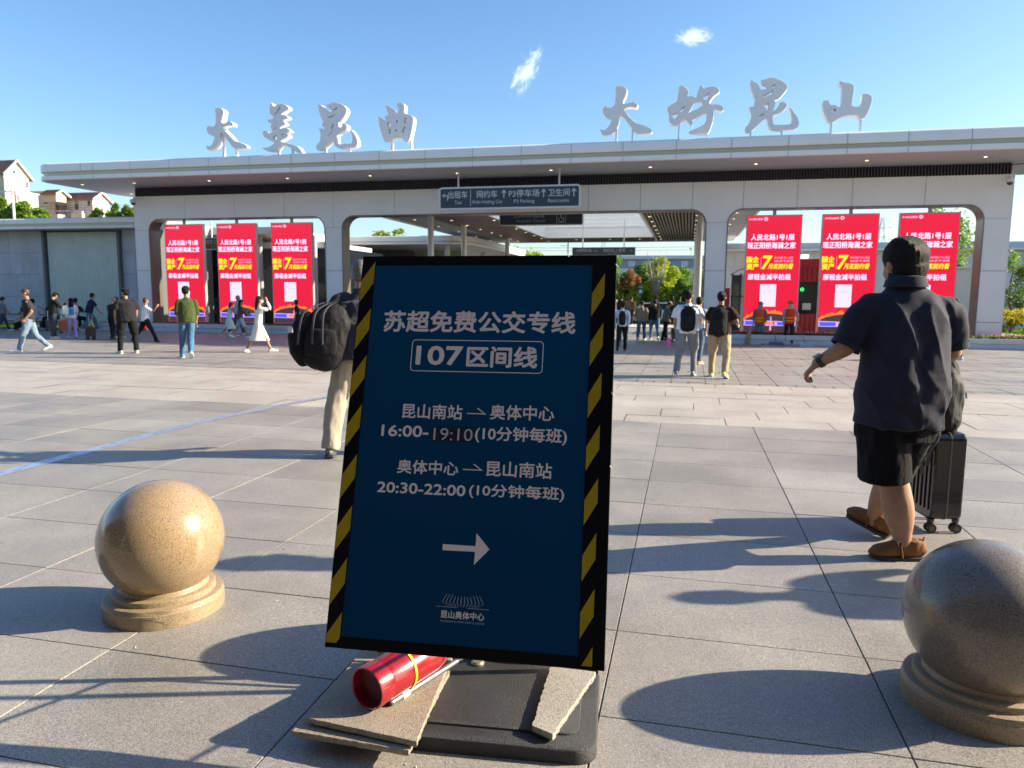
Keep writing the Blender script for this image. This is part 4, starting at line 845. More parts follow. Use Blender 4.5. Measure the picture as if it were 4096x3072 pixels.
def tree(loc, h, crown, lab, seed, pal=(0,1,2), n=2200, size=.09, trunk_r=.07, base=.45, group=None, clumps=12, name='broadleaf_tree', bark=None):
    rg = random.Random(seed); o = empty(name, loc, label=lab, category='tree', group=group)
    tb = MB(); top = h-crown[2]*.9; tb.tube(catmull([(0,0,0),(rg.uniform(-.05,.05)*h*.3,0,h*.3),(rg.uniform(-.1,.1),rg.uniform(-.1,.1),h*.6),(0,0,h*.8)],4), [trunk_r*(1-.75*i/12) for i in range(13)], 8)
    for k in range(7):
        a = rg.uniform(0,6.28); z0 = h*rg.uniform(.3,.65); e = Vector((math.cos(a)*crown[0]*.7, math.sin(a)*crown[1]*.7, h-crown[2]*rg.uniform(.4,1.3)))
        s_ = Vector((0,0,z0)); mid = s_.lerp(e,.5)+Vector((0,0,.1*h*rg.random())); tb.tube(catmull([s_,mid,e],3), [trunk_r*.45*(1-.8*i/6) for i in range(7)], 6)
    tb.build('trunk', bark or bark_m, o, smooth=True)
    n = int(n*1.7); cb = MB(); leaf_cloud(cb, (0,0,h-crown[2]), *crown, n, size, rg, int(clumps*1.6), len(pal)); cb.build('crown', [leafs[i] for i in pal], o)
    return o
def shrub(loc, r_, h, lab, seed, pal=(0,1), n=700, size=.06, name='shrub', group=None, flower=None):
    rg = random.Random(seed); o = empty(name, loc, label=lab, category='shrub', group=group)
    cb = MB(); leaf_cloud(cb, (0,0,h*.55), r_[0], r_[1], h*.55, n, size, rg, 8, len(pal))
    cb.build('foliage', [leafs[i] for i in pal], o)
    st = MB()
    for k in range(5):
        a = rg.uniform(0,6.28); st.tube([(0,0,0),(math.cos(a)*r_[0]*.4,math.sin(a)*r_[1]*.4,h*.6)], [.02,.008], 5)
    st.build('stem', bark_m, o)
    if flower:
        fb = MB()
        for k in range(260):
            p = Vector((rg.uniform(-1,1),rg.uniform(-1,1),0))
            fb.ell((p.x*r_[0], p.y*r_[1], h*rg.uniform(.55,1.05)), .03,.03,.025, 5, 3)
        fb.build('blossom', mat('blossom_%.1f' % flower[0], flower, rough=.6), o)
    return o

# ---- garden right behind the central passage
GY = 47
G_ = 'trees beyond the gallery'
tree((-6.6,56,0), 5.0, (1.9,1.5,2.0), 'dark green bushy tree left of the red-leaved one beyond the gallery', 1, (0,2,1), 3800, .12, group=G_)
tree((-4.9,52,0), 4.3, (1.6,1.3,1.9), 'mid green tree beside the right edge of the poster board, beyond the gallery', 2, (0,1,2), 3600, .11, group=G_)
tree((-3.55,46.5,0), 3.05, (.75,.6,.95), 'small tree with dark red leaves beyond the gallery', 3, (4,4,0), 1500, .07, .03, name='red_leaved_tree')
tree((-3.2,58,0), 3.9, (1.5,1.2,1.9), 'dark green tree in the gap behind the red-leaved tree', 14, (0,2,5), 3000, .12, group=G_)
tree((-1.85,53,0), 4.05, (1.35,1.1,1.6), 'round yellow-green tree behind the bare one', 4, (1,3,3), 3400, .11, group=G_)
tree((-.55,56,0), 3.7, (1.3,1.1,1.8), 'green tree directly right of the round yellow-green one', 16, (0,1,2), 3000, .12, group=G_)
tree((.35,53,0), 3.5, (1.2,1.1,1.7), 'green tree next to the right gallery columns', 5, (0,1,2), 2800, .11, group=G_)
tree((1.5,60,0), 3.8, (1.4,1.2,1.7), 'green tree partly behind the right gallery columns', 15, (0,2), 2200, .12, group=G_)
# bare, multi-stemmed tree
o = empty('bare_tree', (-2.0,48.5,0), label='leafless tree with many upright pale branches in the middle of the garden', category='tree')
rg = random.Random(8); tb = MB(); tb.tube([(0,0,0),(0,0,1.35)], [.085,.07], 8)
for k in range(15):
    a = rg.uniform(0,6.28); sp = rg.uniform(.25,.85); hh = rg.uniform(2.8,4.5); e = Vector((math.cos(a)*sp, math.sin(a)*sp, hh)); mid = Vector((math.cos(a)*sp*.55, math.sin(a)*sp*.55, 1.3+(hh-1.3)*.45))
    P = catmull([(0,0,1.25),mid,e],4); tb.tube(P, [.032*(1-.8*i/8) for i in range(9)], 5)
    for q in range(3):
        s_ = P[3+q]; d = Vector((rg.uniform(-.3,.3), rg.uniform(-.3,.3), rg.uniform(.4,.9))); tb.tube([s_, s_+d*.5, s_+d], [.011,.008,.003], 4)
tb.build('branches', bark_pale, o, smooth=True)
for i, (x, y, rr, h, pal, fl, lab) in enumerate([(-3.7,44.5,(.9,.5),2.0,(1,3),None,'pale green arching shrub beside the poster board edge, beyond the crowd'),(-3.4,42.6,(.6,.3),1.05,(0,3),(.75,.55,.02),'low shrub with yellow flowers behind the railing'),(-2.7,46,(.8,.5),1.75,(0,1),None,'green shrub between the red-leaved and the bare tree'),
        (-1.1,45.5,(.7,.45),1.9,(1,0),None,'rounded bright green shrub right of the bare tree'),(-.1,46,(.75,.45),1.7,(2,0),None,'dark green shrub near the right gallery columns'),(-4.6,45.2,(.8,.5),1.5,(2,0),None,'dark shrub hidden mostly by the poster board')]):
    shrub((x,y,0), rr, h, lab, 20+i, pal, 1500, .08, flower=fl)
b = MB().box(-14, 12, 41.5, 75, -.01, .012).build('garden_ground', soil_m, kind='structure')
grass('ground_cover', -9, 3, 41.6, 47, 5000, .35, 'green ground cover of the garden beyond the gallery', .012, 6, 0)
MB().box(-14, 9, 34.5, 37.6, -.02, .012).build('sunlit_kerb_strip', concrete_m, kind='structure')  # pale concrete band across the ground behind the gateway
# railing
rl = empty('railing', (0,38,0), label='dark railing of thin upright bars behind the crowd in the gallery', category='railing'); rl.location = (0,0,0)
for z in (.14,.80): MB().tube([(-9,38,z),(-.1,38,z)], .02, 6).build('rail', dark_m, rl)
x = -8.95
while x < -.15: MB().box(x-.009, x+.009, 37.99, 38.01, 0, .80).build('bar', dark_m, rl); x += .13
# white car
ca = empty('parked_car', (-1.75,40.1,0), rz=R(8), label='white car parked behind the railing in front of the garden', category='car')
wp = mat('car_paint', (.72,.73,.74), rough=.25, coat=.6)
prof = [(-.85,.22),(-.86,.55),(-.80,.62),(-.55,.70),(-.38,.98),(.40,1.02),(.62,.74),(.84,.66),(.88,.45),(.86,.22)]
MB().prism([(x*1.25,z) for x,z in [(-1.35,.2),(-1.38,.55),(-1.2,.66),(1.3,.70),(1.4,.5),(1.38,.2)]], lambda x,z:(x,-.72,z), lambda x,z:(x,.72,z)).build('body', wp, ca, bevel=.05)
MB().prism([(-1.05,.66),(-.55,1.05),(.75,1.08),(1.35,.70)], lambda x,z:(x,-.62,z), lambda x,z:(x,.62,z)).build('cabin', wp, ca, bevel=.05)
for x0,x1 in ((-.80,-.02),(.05,.85)): MB().prism([(x0,.70),(x0+.22 if x0<-.3 else x0,1.0),(x1,1.02),(x1+(.0 if x1<.5 else .2),.72)], lambda x,z:(x,-.632,z), lambda x,z:(x,-.622,z)).build('window', glass_dark, ca)
for x in (-1.0,1.05):
    for y in (-.66,.66):
        w_ = MB().tube([(x,y-.08,.24),(x,y+.08,.24)], .24, 18, side=(1,0,0)).build('wheel', dark_m, ca); MB().tube([(x,y-.09,.24),(x,y+.09,.24)], .13, 12).build('rim', steel_m, w_)
for y in (-.5,.5): MB().box(-1.735, -1.70, y-.14, y+.14, .48, .58).build('headlight', steel_m, ca)
MB().box(-1.74,-1.71,-.2,.2,.28,.38).build('number_plate', mat('plate_blue',(.04,.12,.4)), ca)

# ---- long railway viaduct / station side beyond the garden
vb = empty('railway_station_block', (0,90,0), label='long white railway building with rows of windows beyond the garden trees', category='building'); vb.location = (0,0,0)
vw = mat('far_white', (.60,.60,.60), rough=.6, vary=.04); vg = mat('far_grey', (.30,.33,.37), rough=.4)
MB().box(-70, 60, 90, 100, 5.6, 6.0).build('parapet', vw, vb); MB().box(-70, 60, 90.5, 100, 4.55, 5.59).build('wall', vg, vb)
MB().box(-70, 60, 89.6, 100, 0, 4.5).build('wall', vw, vb)
for i in range(40):
    x = -40+i*2.05
    MB().box(x, x+1.3, 89.52, 89.58, 3.0, 4.1).build('window', vg, vb)
    MB().box(x+.1, x+.9, 90.4, 90.46, 4.7, 5.4).build('window', vw if i%3 else glass_dark, vb)
pm = mat('pylon_steel', (.33,.36,.40), rough=.5)
def pylon(x, y, h, w_, lab, arms=3):
    o = empty('lattice_pylon', (x,y,0), label=lab, category='pylon', group='electricity pylons behind the station'); b = MB(); n = 9
    for i in range(n):
        t0, t1 = i/n, (i+1)/n; w0, w1 = w_*(1-.86*t0), w_*(1-.86*t1); z0, z1 = h*t0, h*t1
        C0 = [(-w0,-w0,z0),(w0,-w0,z0),(w0,w0,z0),(-w0,w0,z0)]; C1 = [(-w1,-w1,z1),(w1,-w1,z1),(w1,w1,z1),(-w1,w1,z1)]
        for k in range(4):
            b.tube([C0[k],C1[k]], .035*h/14, 4); b.tube([C0[k],C1[(k+1)%4]], .02*h/14, 4); b.tube([C0[(k+1)%4],C1[k]], .02*h/14, 4); b.tube([C1[k],C1[(k+1)%4]], .02*h/14, 4)
    b.build('tower', pm, o)
    for a in range(arms):
        z = h*(.62+.13*a); L = h*(.14-.02*a); c = MB()
        for s_ in (-1,1): c.tube([(0,0,z),(s_*L,0,z+.1)], .03*h/14, 4); c.tube([(0,0,z+h*.05),(s_*L,0,z+.1)], .02*h/14, 4)
        c.build('arm', pm, o)
pylon(27.2, 120, 12.8, 1.25, 'lattice pylon between the middle and right red screens')
pylon(-12.2, 110, 10.2, 1.1, 'square lattice pylon seen under the far end of the gallery roof', 0)
o = empty('lamp_mast', (.14,92,0), label='slim lamp mast above the white building, near the gallery columns', category='lamp mast')
MB().tube([(0,0,0),(0,0,6.9)], [.07,.04], 6).build('mast', pm, o); MB().box(-.25,.1,-.1,.1,6.85,6.98).build('lamp_head', pm, o)
o = empty('catenary_mast', (-14.6,92,0), label='grey catenary mast beside the square pylon', category='mast')
MB().box(-.09,.09,-.09,.09,0,8.2).build('mast', pm, o); MB().box(-1.0,.1,-.04,.04,7.3,7.36).build('arm', pm, o)
for zz in (7.1,6.75): MB().tube([(-40,91,zz),(-10,91,zz-.1),(20,91,zz)], .018, 4).build('overhead_wire', dark_m, label='thin overhead wire above the railway, %s of two' % ('upper' if zz>7 else 'lower'), category='wire')

# trees seen through the left of the central opening and behind
tree((-23.4,55,0), 6.4, (1.0,.8,.9), 'light green tree top showing above the side canopy', 31, (1,3), 500, .13, group='trees behind the side canopy')
tree((-21.9,55,0), 6.5, (.75,.7,.8), 'thin tree top right of the first, above the side canopy', 32, (1,0), 240, .13, group='trees behind the side canopy')
tree((-13.0,54,0), 5.2, (.9,.8,1.6), 'yellow-green tree beside the third gallery column', 33, (3,1), 1500, .12, group='trees behind the side canopy')
tree((-11.6,56,0), 4.9, (1.1,.9,1.3), 'yellow-green tree right behind the last gallery column', 34, (1,3), 1300, .12)

# ================================================================== right side behind the gateway
RW = empty('right_wing', (0,0,0), label='long low hall with pale ribbed walls and a grey-white fascia behind the right opening', category='building')
ribm = mat('rib_wall', (.78,.80,.76), rough=.5, vary=.03)
MB().box(.9, 46, 40.0, 50, 0, 3.66).build('wall', ribm, RW)
b = MB(); x = 1.0
while x < 30: b.box(x, x+.05, 39.95, 39.995, .1, 3.6); x += .42
b.build('wall_ribs', ribm, RW, kind='stuff')
MB().box(.8, 46, 39.4, 50, 3.67, 3.78).build('canopy_lower', white_panel, RW); MB().box(.9, 46, 39.5, 50, 3.79, 4.06).build('roof', mat('fascia_grey', (.60,.63,.62), rough=.5), RW)
# red kiosk
KR = mat('kiosk_red', (.42,.015,.03), rough=.35); ko = empty('red_kiosk', (5.0,30,0), label='red ribbed kiosk with a dark serving window between the right red screens', category='kiosk')
MB().box(-1.35,1.35,0,2.3,0,.8).build('counter_wall', KR, ko); MB().box(-1.35,1.35,0,2.3,2.0,2.85).build('canopy_box', KR, ko)
b = MB(); x = -1.34
while x < 1.3:
    b.box(x, x+.09, -.05, -.002, .02, .79); b.box(x, x+.09, -.05, -.002, 2.02, 2.55); x += .17
b.build('rib', KR, ko, kind='stuff')
MB().box(-1.35,1.35,.5,.55,.8,2.0).build('interior', mat('kiosk_dark',(.03,.035,.03),rough=.5), ko)
for x in (-1.35,-.05,1.25): MB().box(x,x+.1,0,.1,.8,2.0).build('frame_post', dark_m, ko)
for i in range(6): MB().box(.1+.0*i,.42,.3,.45,.9+i*.17,1.03+i*.17).build('goods_box', mat('goods',(.5,.48,.42)), ko)
MB().box(-.75,-.45,.3,.4,.95,1.2).build('till', letter_m, ko)
MB().ell((-.78,.4,1.72),.07,.05,.07).build('green_light', mat('green_glow',(0,.1,.02),emis=(.02,.7,.12),es=1.2), ko)
o = empty('ceiling_lamp', (4.2,30,2.93), label='flat white lamp box above the kiosk window', category='lamp'); MB().box(-.14,.14,0,.5,-.05,.08).build('lamp_box', mat('lamp_white',(.8,.8,.8),emis=(.9,.95,1),es=.9), o)
o = empty('red_lantern', (5.95,29.5,2.1), label='red lantern hanging by the big man at the edge of the screen', category='lantern')
MB().ell((0,0,0),.17,.17,.20).build('shade', mat('lantern_red',(.6,.03,.01),rough=.5,emis=(.6,.05,.01),es=.3), o, smooth=True); MB().tube([(0,0,.18),(0,0,.9)],.008,5).build('cord', dark_m, o); MB().tube([(0,0,-.2),(0,0,-.5)],.03,6).build('tassel', KR, o)
# container cabin
cn = empty('container_cabin', (9.25,31,0), label='off-white container cabin with a panelled door behind the rightmost screen', category='cabin')
cw = mat('cabin_white', (.82,.82,.72), rough=.5, vary=.03)
MB().box(-.95,.98,0,2.4,.05,2.5).build('wall', cw, cn, bevel=.02); MB().box(-1.0,1.03,-.05,2.5,2.51,2.60).build('roof', cw, cn)
MB().box(-.25,.45,-.03,-.002,.1,2.05).build('door', mat('cabin_door',(.74,.74,.64),rough=.5), cn); MB().box(-.15,.1,-.04,-.031,.3,1.9).build('door_panel', cw, cn); MB().box(.14,.36,-.04,-.031,.3,1.9).build('door_panel', cw, cn)
MB().box(-.95,.6,.1,2.3,2.61,2.68).build('solar_panel', mat('solar_blue',(.04,.06,.12),rough=.2), cn)
# glass booth
gb = empty('glass_booth', (1.9,28.0,0), label='narrow glass booth with a curved metal roof left of the first right-hand screen', category='booth')
for x in (-.38,-.1,.28): MB().box(x-.03,x+.03,-.03,.03,0,2.25).build('frame_post', dark_m, gb)
for x0,x1 in ((-.35,-.13),(-.07,.25)): MB().box(x0,x1,-.005,.005,.1,2.2).build('glass_pane', glass_dark if x0<-.2 else mat('booth_glass',(.35,.42,.42),rough=.1), gb)
MB().tube(catmull([(-.45,0,2.18),(-.2,0,2.36),(.15,0,2.45),(.4,0,2.46)],4), (.0+.03), 6).build('roof_edge', cab, gb)
MB().box(-.4,.3,-.03,.8,1.42,1.46).build('rail', dark_m, gb)
rb = empty('red_cabinet', (.8,30,0), label='dark red vending cabinet behind the column beside the passage', category='cabinet'); MB().box(.05,.75,0,.6,0,1.75).build('cabinet', mat('dull_red',(.30,.02,.03),rough=.4), rb, bevel=.02); MB().box(.12,.5,-.01,-.002,.8,1.55).build('front_panel', glass_dark, rb)
# right garden
tree((9.9,34,0), 5.2, (1.5,1.3,1.75), 'leafy tree rising behind the rightmost screen and the right column', 41, (0,1,2), 2300, .075, clumps=16)
tree((11.75,31.5,0), 3.15, (.85,.8,1.2), 'young tree right of the right column', 42, (0,2), 1000, .07)
shrub((10.75,28.6,0), (.55,.5), 1.9, 'tall dark grey-green shrub right of the column', 43, (2,5), 1100, .05)
shrub((9.9,26.6,0.2), (.55,.45), .85, 'yellow-flowering shrub right of the column', 44, (0,3), 1100, .05, flower=(.80,.58,.02))
shrub((10.75,27.2,0.2), (.7,.5), .85, 'yellow-flowering shrub at the right edge of the picture', 45, (1,3), 1100, .05, flower=(.80,.58,.02))
shrub((10.2,25.4,0.2), (.45,.3), .4, 'low green shrub at the foot of the right column', 46, (2,0), 600, .04)
for i, (x, y, s_) in enumerate(((9.55,25.7,.26),(9.95,25.9,.2),(9.2,25.5,.18))):
    mb = MB().ell((0,0,0), s_*1.6, s_, s_*.7, 9, 6); rg = random.Random(i)
    mb.v = [(a+rg.uniform(-.03,.03), b_+rg.uniform(-.03,.03), c+rg.uniform(-.03,.03)) for a, b_, c in mb.v]
    r_ = mb.build('garden_rock', mat('rock',(.42,.38,.30),rough=.9,vary=.2,bump=.4), label='pale garden rock beside the right column, '+('largest one','right one','left one')[i], category='rock', group='garden rocks'); r_.location = (x,y,.2)
MB().box(8.95, 30, 24.3, 33, -.01, .22).build('garden_bed', soil_m, kind='structure')
grass('garden_plants', 9.0, 15.5, 24.35, 30, 4200, .22, 'low green planting in the right garden bed', .22, 9, 0)

# ================================================================== houses on the left
brick_y = mat('render_yellow', (.60,.53,.40), rough=.8, vary=.05, vscale=.5); brick_p = mat('render_pink', (.56,.50,.46), rough=.8, vary=.05, vscale=.5)  # pinkish tone paints shade onto walls of the yellow house
tile_m = mat('roof_tile', (.33,.17,.115), rough=.8, vary=.25, vscale=3, bump=.4, bscale=5); trim = mat('trim_white', (.74,.70,.60), rough=.6)
def gable_block(o, x0, x1, y0, y1, ze, zr, z0=0):
    """ridge along X; gable faces +X"""
    ym = (y0+y1)/2
    MB().prism([(y0,z0),(y1,z0),(y1,ze),(ym,zr-.05),(y0,ze)], lambda y,z:(x1,y,z), lambda y,z:(x0,y,z)).build('wall', brick_y, o)
    rb_ = []
    for ya, yb in ((y0-.25,ym),(y1+.45,ym)):
        s_ = (zr-ze)/(ym-y0); za = ze-abs((y0-ya) if ya<ym else (ya-y1))*s_+.02
        mb = MB(); mb.add([(x0,ya,za),(x1+.3,ya,za),(x1+.3,yb,zr+.03),(x0,yb,zr+.03),(x0,ya,za+.12),(x1+.3,ya,za+.12),(x1+.3,yb,zr+.15),(x0,yb,zr+.15)], [(0,3,2,1),(4,5,6,7),(0,1,5,4),(1,2,6,5),(2,3,7,6),(3,0,4,7)])
        r_ = mb.build('roof', tile_m, o)
        n = 12
        tb = MB()
        for i in range(n):
            t = (i+.5)/n; y = ya+(yb-ya)*t; z = za+.125+(zr+.15-za-.12)*t; tb.box(x0, x1+.28, y-.02, y+.02, z, z+.03)
        tb.build('tile_courses', tile_m, r_, kind='stuff')
        MB().add([(x1+.31,ya,za-.04),(x1+.31,yb,zr+.0),(x1+.31,yb,zr+.19),(x1+.31,ya,za+.16),(x1+.1,ya,za-.04),(x1+.1,yb,zr),(x1+.1,yb,zr+.19),(x1+.1,ya,za+.16)],[(0,1,2,3),(7,6,5,4),(3,2,6,7),(0,4,5,1)]).build('verge_board', trim, o)
def win(o, face, a, b_, z0, z1, c):
    if face == 'x':
        w_ = MB().box(c, c+.05, a, b_, z0, z1).build('window', trim, o); MB().box(c+.051, c+.06, a+.07, (a+b_)/2-.02, z0+.08, z1-.08).build('pane', glass_dark, w_); MB().box(c+.051, c+.06, (a+b_)/2+.02, b_-.07, z0+.08, z1-.08).build('pane', glass_dark, w_)
    else:
        w_ = MB().box(a, b_, c-.05, c, z0, z1).build('window', trim, o); MB().box(a+.07, (a+b_)/2-.02, c-.06, c-.051, z0+.08, z1-.08).build('pane', glass_dark, w_); MB().box((a+b_)/2+.02, b_-.07, c-.06, c-.051, z0+.08, z1-.08).build('pane', glass_dark, w_)
h1 = empty('house', (0,0,0), label='tall yellow house with a tiled gable and a round attic window at the left edge', category='house', group='yellow houses behind the left wing')
gable_block(h1, -84, -70, 65.4, 68.45, 13.55, 15.0)
MB().box(-78, -69.6, 66.3, 69.1, 0, 11.75).build('lower_wall', brick_y, h1); MB().box(-78, -69.5, 66.2, 69.2, 11.76, 11.88).build('ledge', trim, h1)
win(h1, 'x', 66.32, 66.75, 10.45, 11.5, -69.59); win(h1, 'x', 67.9, 68.35, 12.3, 13.15, -69.99); win(h1, 'x', 66.9, 67.4, 7.6, 8.6, -69.59)
rw = MB().tube([(-69.99,66.62,13.85),(-69.93,66.62,13.85)], .24, 20, side=(0,1,0)).build('round_window', trim, h1); MB().tube([(-69.94,66.62,13.85),(-69.92,66.62,13.85)], .17, 20, side=(0,1,0)).build('pane', glass_dark, rw)
for z in (12.6,10.2,7.8): win(h1, 'y', -71.4, -70.5, z, z+1, 65.4)
h2 = empty('house', (0,0,0), label='lower yellow house with two gables, a balcony and red-brown tiles, right of the tall one', category='house', group='yellow houses behind the left wing')
gable_block(h2, -70.6, -66, 72.9, 75.4, 11.7, 12.5)
MB().box(-74.3, -71.15, 72.9, 76, 0, 12.6).build('wall', brick_p, h2); MB().box(-74.4, -71.05, 72.75, 76, 12.61, 12.76).build('cornice', trim, h2)
MB().box(-71.14, -69.0, 71.0, 72.88, 0, 9.9).build('porch_wall', brick_p, h2)
gable_block(h2, -70.9, -69.0, 70.9, 72.3, 12.1, 12.5, 11.3)
win(h2, 'y', -72.7, -72.0, 11.2, 12.15, 72.9); win(h2, 'y', -66.7, -66.25, 10.95, 11.6, 72.9)
d = MB().box(-68.4,-67.9,72.82,72.9,10.6,11.6).build('door', glass_dark, h2)
MB().box(-70.6, -66.0, 72.84, 72.895, 8, 11.68).build('front_wall', brick_p, h2)  # thin skin in the painted shade tone over the yellow front
bal = MB().box(-70.4,-68.9,72.2,72.82,10.35,10.45).build('balcony', trim, h2)
for i in range(12): MB().box(-70.38+i*.13,-70.34+i*.13,72.2,72.24,10.45,10.95).build('baluster', dark_m, bal)
MB().box(-70.4,-68.9,72.19,72.25,10.95,11.0).build('handrail', dark_m, bal)
rw = MB().tube([(-65.99,73.95,11.95),(-65.95,73.95,11.95)], .14, 14, side=(0,1,0)).build('round_window', trim, h2)
win(h2, 'x', 74.4, 74.9, 9.6, 10.4, -65.99); MB().box(-68.2,-66.9,72.0,72.83,8,10.1).build('bay', brick_y, h2)
MB().box(-66.9,-66.7,72.0,72.2,8,10.3).build('downpipe', trim, h2)
hrs = random.Random(12)
tree((-75.0,63.5,0), 12.1, (2.9,1.3,2.0), 'bright green tree in front of the tall yellow house, at the left edge', 51, (1,0,3), 3600, .2, group='trees in front of the yellow houses')
tree((-71.4,63.0,0), 11.4, (2.9,1.3,1.8), 'tree just right of the lamp pole below the tall house', 52, (1,0), 3400, .2, group='trees in front of the yellow houses')
tree((-68.4,63.0,0), 10.8, (2.9,1.2,1.7), 'green tree below the gap between the two houses', 53, (0,1), 3200, .2, group='trees in front of the yellow houses')
tree((-65.2,63.0,0), 10.3, (2.9,1.2,1.6), 'green tree below the balcony of the lower house', 54, (1,0), 3200, .2, group='trees in front of the yellow houses')
tree((-62.6,70,0), 10.5, (1.3,1.0,1.5), 'small tree against the right gable of the lower house', 55, (0,1), 1500, .18, group='trees right of the lower house')
tree((-60.3,70,0), 11.0, (1.2,1.0,1.5), 'bright green tree right of the houses, left of the roof corner lamp', 56, (1,0), 2200, .18, group='trees right of the lower house')
tree((-58.5,70,0), 11.0, (1.0,.8,1.5), 'rightmost bright green tree beside the gateway wall', 57, (1,0), 1800, .18, group='trees right of the lower house')
o = empty('lamp_pole', (-52.8,50,0), label='white lamp pole standing in front of the tall yellow house', category='pole')
MB().tube([(0,0,0),(0,0,10.0)], [.13,.09], 10).build('pole', letter_m, o); MB().tube([(0,0,9.3),(-1.6,0,9.25)], .05, 6).build('arm', letter_m, o); MB().box(-2.0,-1.4,-.1,.1,9.2,9.32).build('lamp_head', letter_m, o)
for k, zz in enumerate((10.1,9.85,9.6)): MB().tube([(-74,68,zz+.9),(-62,69,zz+.35),(-50,70,zz+.5)], .02, 4).build('power_line', dark_m, label='thin power line in front of the houses, %s' % ('top','middle','lowest')[k], category='wire')

# ---- unseen hall added behind the camera to darken surfaces that face it
sh = empty('station_hall', (0,0,0), label='long station hall with a deep flat canopy behind the photographer, outside the picture', category='building')
hall_w = mat('hall_stone', (.26,.25,.24), rough=.6, vary=.08)
MB().box(-70, 70, -16, -9, 0, 8).build('wall', hall_w, sh)
for i in range(40): MB().box(-68+i*3.4, -68+i*3.4+2.8, -8.99, -8.95, .2, 4.6).build('window', glass_dark, sh)
MB().box(-70, 70, -16, -1.2, 5.6, 6.5).build('canopy', mat('hall_canopy', (.22,.20,.19), rough=.6), sh, bevel=.05)
for i in range(12): MB().lathe([(.30,0),(.30,5.6)], (-66+i*12,-3.2,0), 20).build('column', hall_w, sh, smooth=True)
# ================================================================== stone ball bollards
ball_st = granite('bollard_granite', [(.29,.20,.105),(.35,.25,.14),(.42,.315,.19),(.26,.175,.088)], .36, .2, 330, bump=.03, coat=.45, fleck=95, stain=(.86,1.10))
base_st = granite('bollard_base_granite', [(.30,.22,.13),(.37,.28,.17),(.44,.345,.22),(.26,.19,.105)], .37, .5, 300, bump=.3, coat=.1, fleck=110, stain=(.72,1.12))
pits = granite('bollard_granite_worn', [(.175,.145,.115),(.22,.185,.148),(.27,.23,.185),(.15,.122,.096)], .40, .30, 280, bump=.08, coat=.4, fleck=85, stain=(.75,1.12))
def bollard(x, y, lab, m, cracked=False, rot=0):
    o = empty('ball_bollard', (x,y,0), rot, label=lab, category='bollard', group='row of stone ball bollards')
    ZC, RB = .338, .278
    mb = MB(); prof = []
    for i in range(40):
        t = math.pi*(.0+i/39*.83); prof.append((max(RB*math.sin(t),.0005), ZC+RB*math.cos(t)))
    rr = prof[-1][0]; prof += [(rr+.004,ZC+RB*math.cos(math.pi*.83)-.012), (rr+.004,.10)]
    mb.lathe(prof, n=72); mb.build('ball', m, o, smooth=True)
    mb = MB()
    P = [(.10,.138),(.186,.139),(.193,.137),(.197,.131),(.198,.118),(.199,.1165),(.222,.1155),(.2275,.112),(.229,.106),(.229,.0905),(.230,.089),(.252,.088),(.2585,.0855),(.2615,.080),(.2625,.068),(.2635,.0665),(.266,.064),(.2665,.0)]
    mb.lathe(P, n=72)
    rg = random.Random(int(x*10)); vs = []
    for v in mb.v:
        a = math.atan2(v[1], v[0]); k = 1+.006*noise.noise(Vector((v[0]*14, v[1]*14, v[2]*20)))
        if v[2] < .001: k += rg.uniform(-.012,.004)
        if cracked and v[2] > .05 and v[2] < .085 and -1.15 < a < -.95: k -= .018*rg.random()
        vs.append((v[0]*k, v[1]*k, v[2]))
    mb.v = vs; mb.build('pedestal', base_st, o, smooth=True)
    if cracked:
        c = MB(); pts = [(-1.25,.055),(-1.15,.050),(-1.08,.056),(-1.0,.040),(-.93,.034),(-.88,.018)]
        for (a0,z0),(a1,z1) in zip(pts[:-1],pts[1:]):
            r_ = .2675; c.quad((r_*math.cos(a0),r_*math.sin(a0),z0-.0015),(r_*math.cos(a1),r_*math.sin(a1),z1-.0015),(r_*math.cos(a1),r_*math.sin(a1),z1+.002),(r_*math.cos(a0),r_*math.sin(a0),z0+.002))
        c.build('crack', joint_m, o)
    return o
bollard(-2.38, 2.93, 'honey-coloured polished stone ball bollard left of the poster board, with a cracked base', ball_st, True)
bollard(-.63, 2.95, 'stone ball bollard hidden behind the blue poster board', ball_st)
bollard(1.105, 2.93, 'greyish pitted stone ball bollard at the right edge of the picture', pits)
bollard(2.88, 2.93, 'stone ball bollard standing outside the right edge of the picture', pits)
o = empty('passer_shadow_source', (0,0,0)) if False else None

# ================================================================== poster board
BO, BX, BY = Vector((-1.107,2.089,.358)), Vector((.998,.063,.004)).normalized(), Vector((-.023,.312,.95))
BY = (BY-BX*BY.dot(BX)).normalized(); BN = BX.cross(BY)   # BN points to the camera side
BW, BH = .90, 1.336
def bp(u, v, n=0): return BO+BX*u+BY*v+BN*n
ps = empty('poster_stand', (0,0,0), label='tilted blue poster board on a black stand announcing a free shuttle bus', category='poster stand')
frm = mat('frame_black', (.004,.004,.005), spec=.12, rough=.45, vary=.1, bump=.05, bscale=60)
def slab(u0,u1,v0,v1,n0,n1): 
    mb = MB(); P = [bp(a,b_,c) for c in (n0,n1) for (a,b_) in ((u0,v0),(u1,v0),(u1,v1),(u0,v1))]
    return mb.add(P, [(0,3,2,1),(4,5,6,7),(0,1,5,4),(1,2,6,5),(2,3,7,6),(3,0,4,7)])
slab(0,BW,0,BH,-.032,-.004).build('back_panel', frm, ps)
for a in ((0,.0505,0,BH),(.8195,BW,0,BH),(.051,.819,0,.036),(.051,.819,1.302,BH)): slab(*a,-.0039,0).build('frame_bar', frm, ps, bevel=.0015)
m, nt_, p_ = new_mat('poster_blue'); p_.inputs['Roughness'].default_value = .5; p_.inputs['Specular IOR Level'].default_value = .08
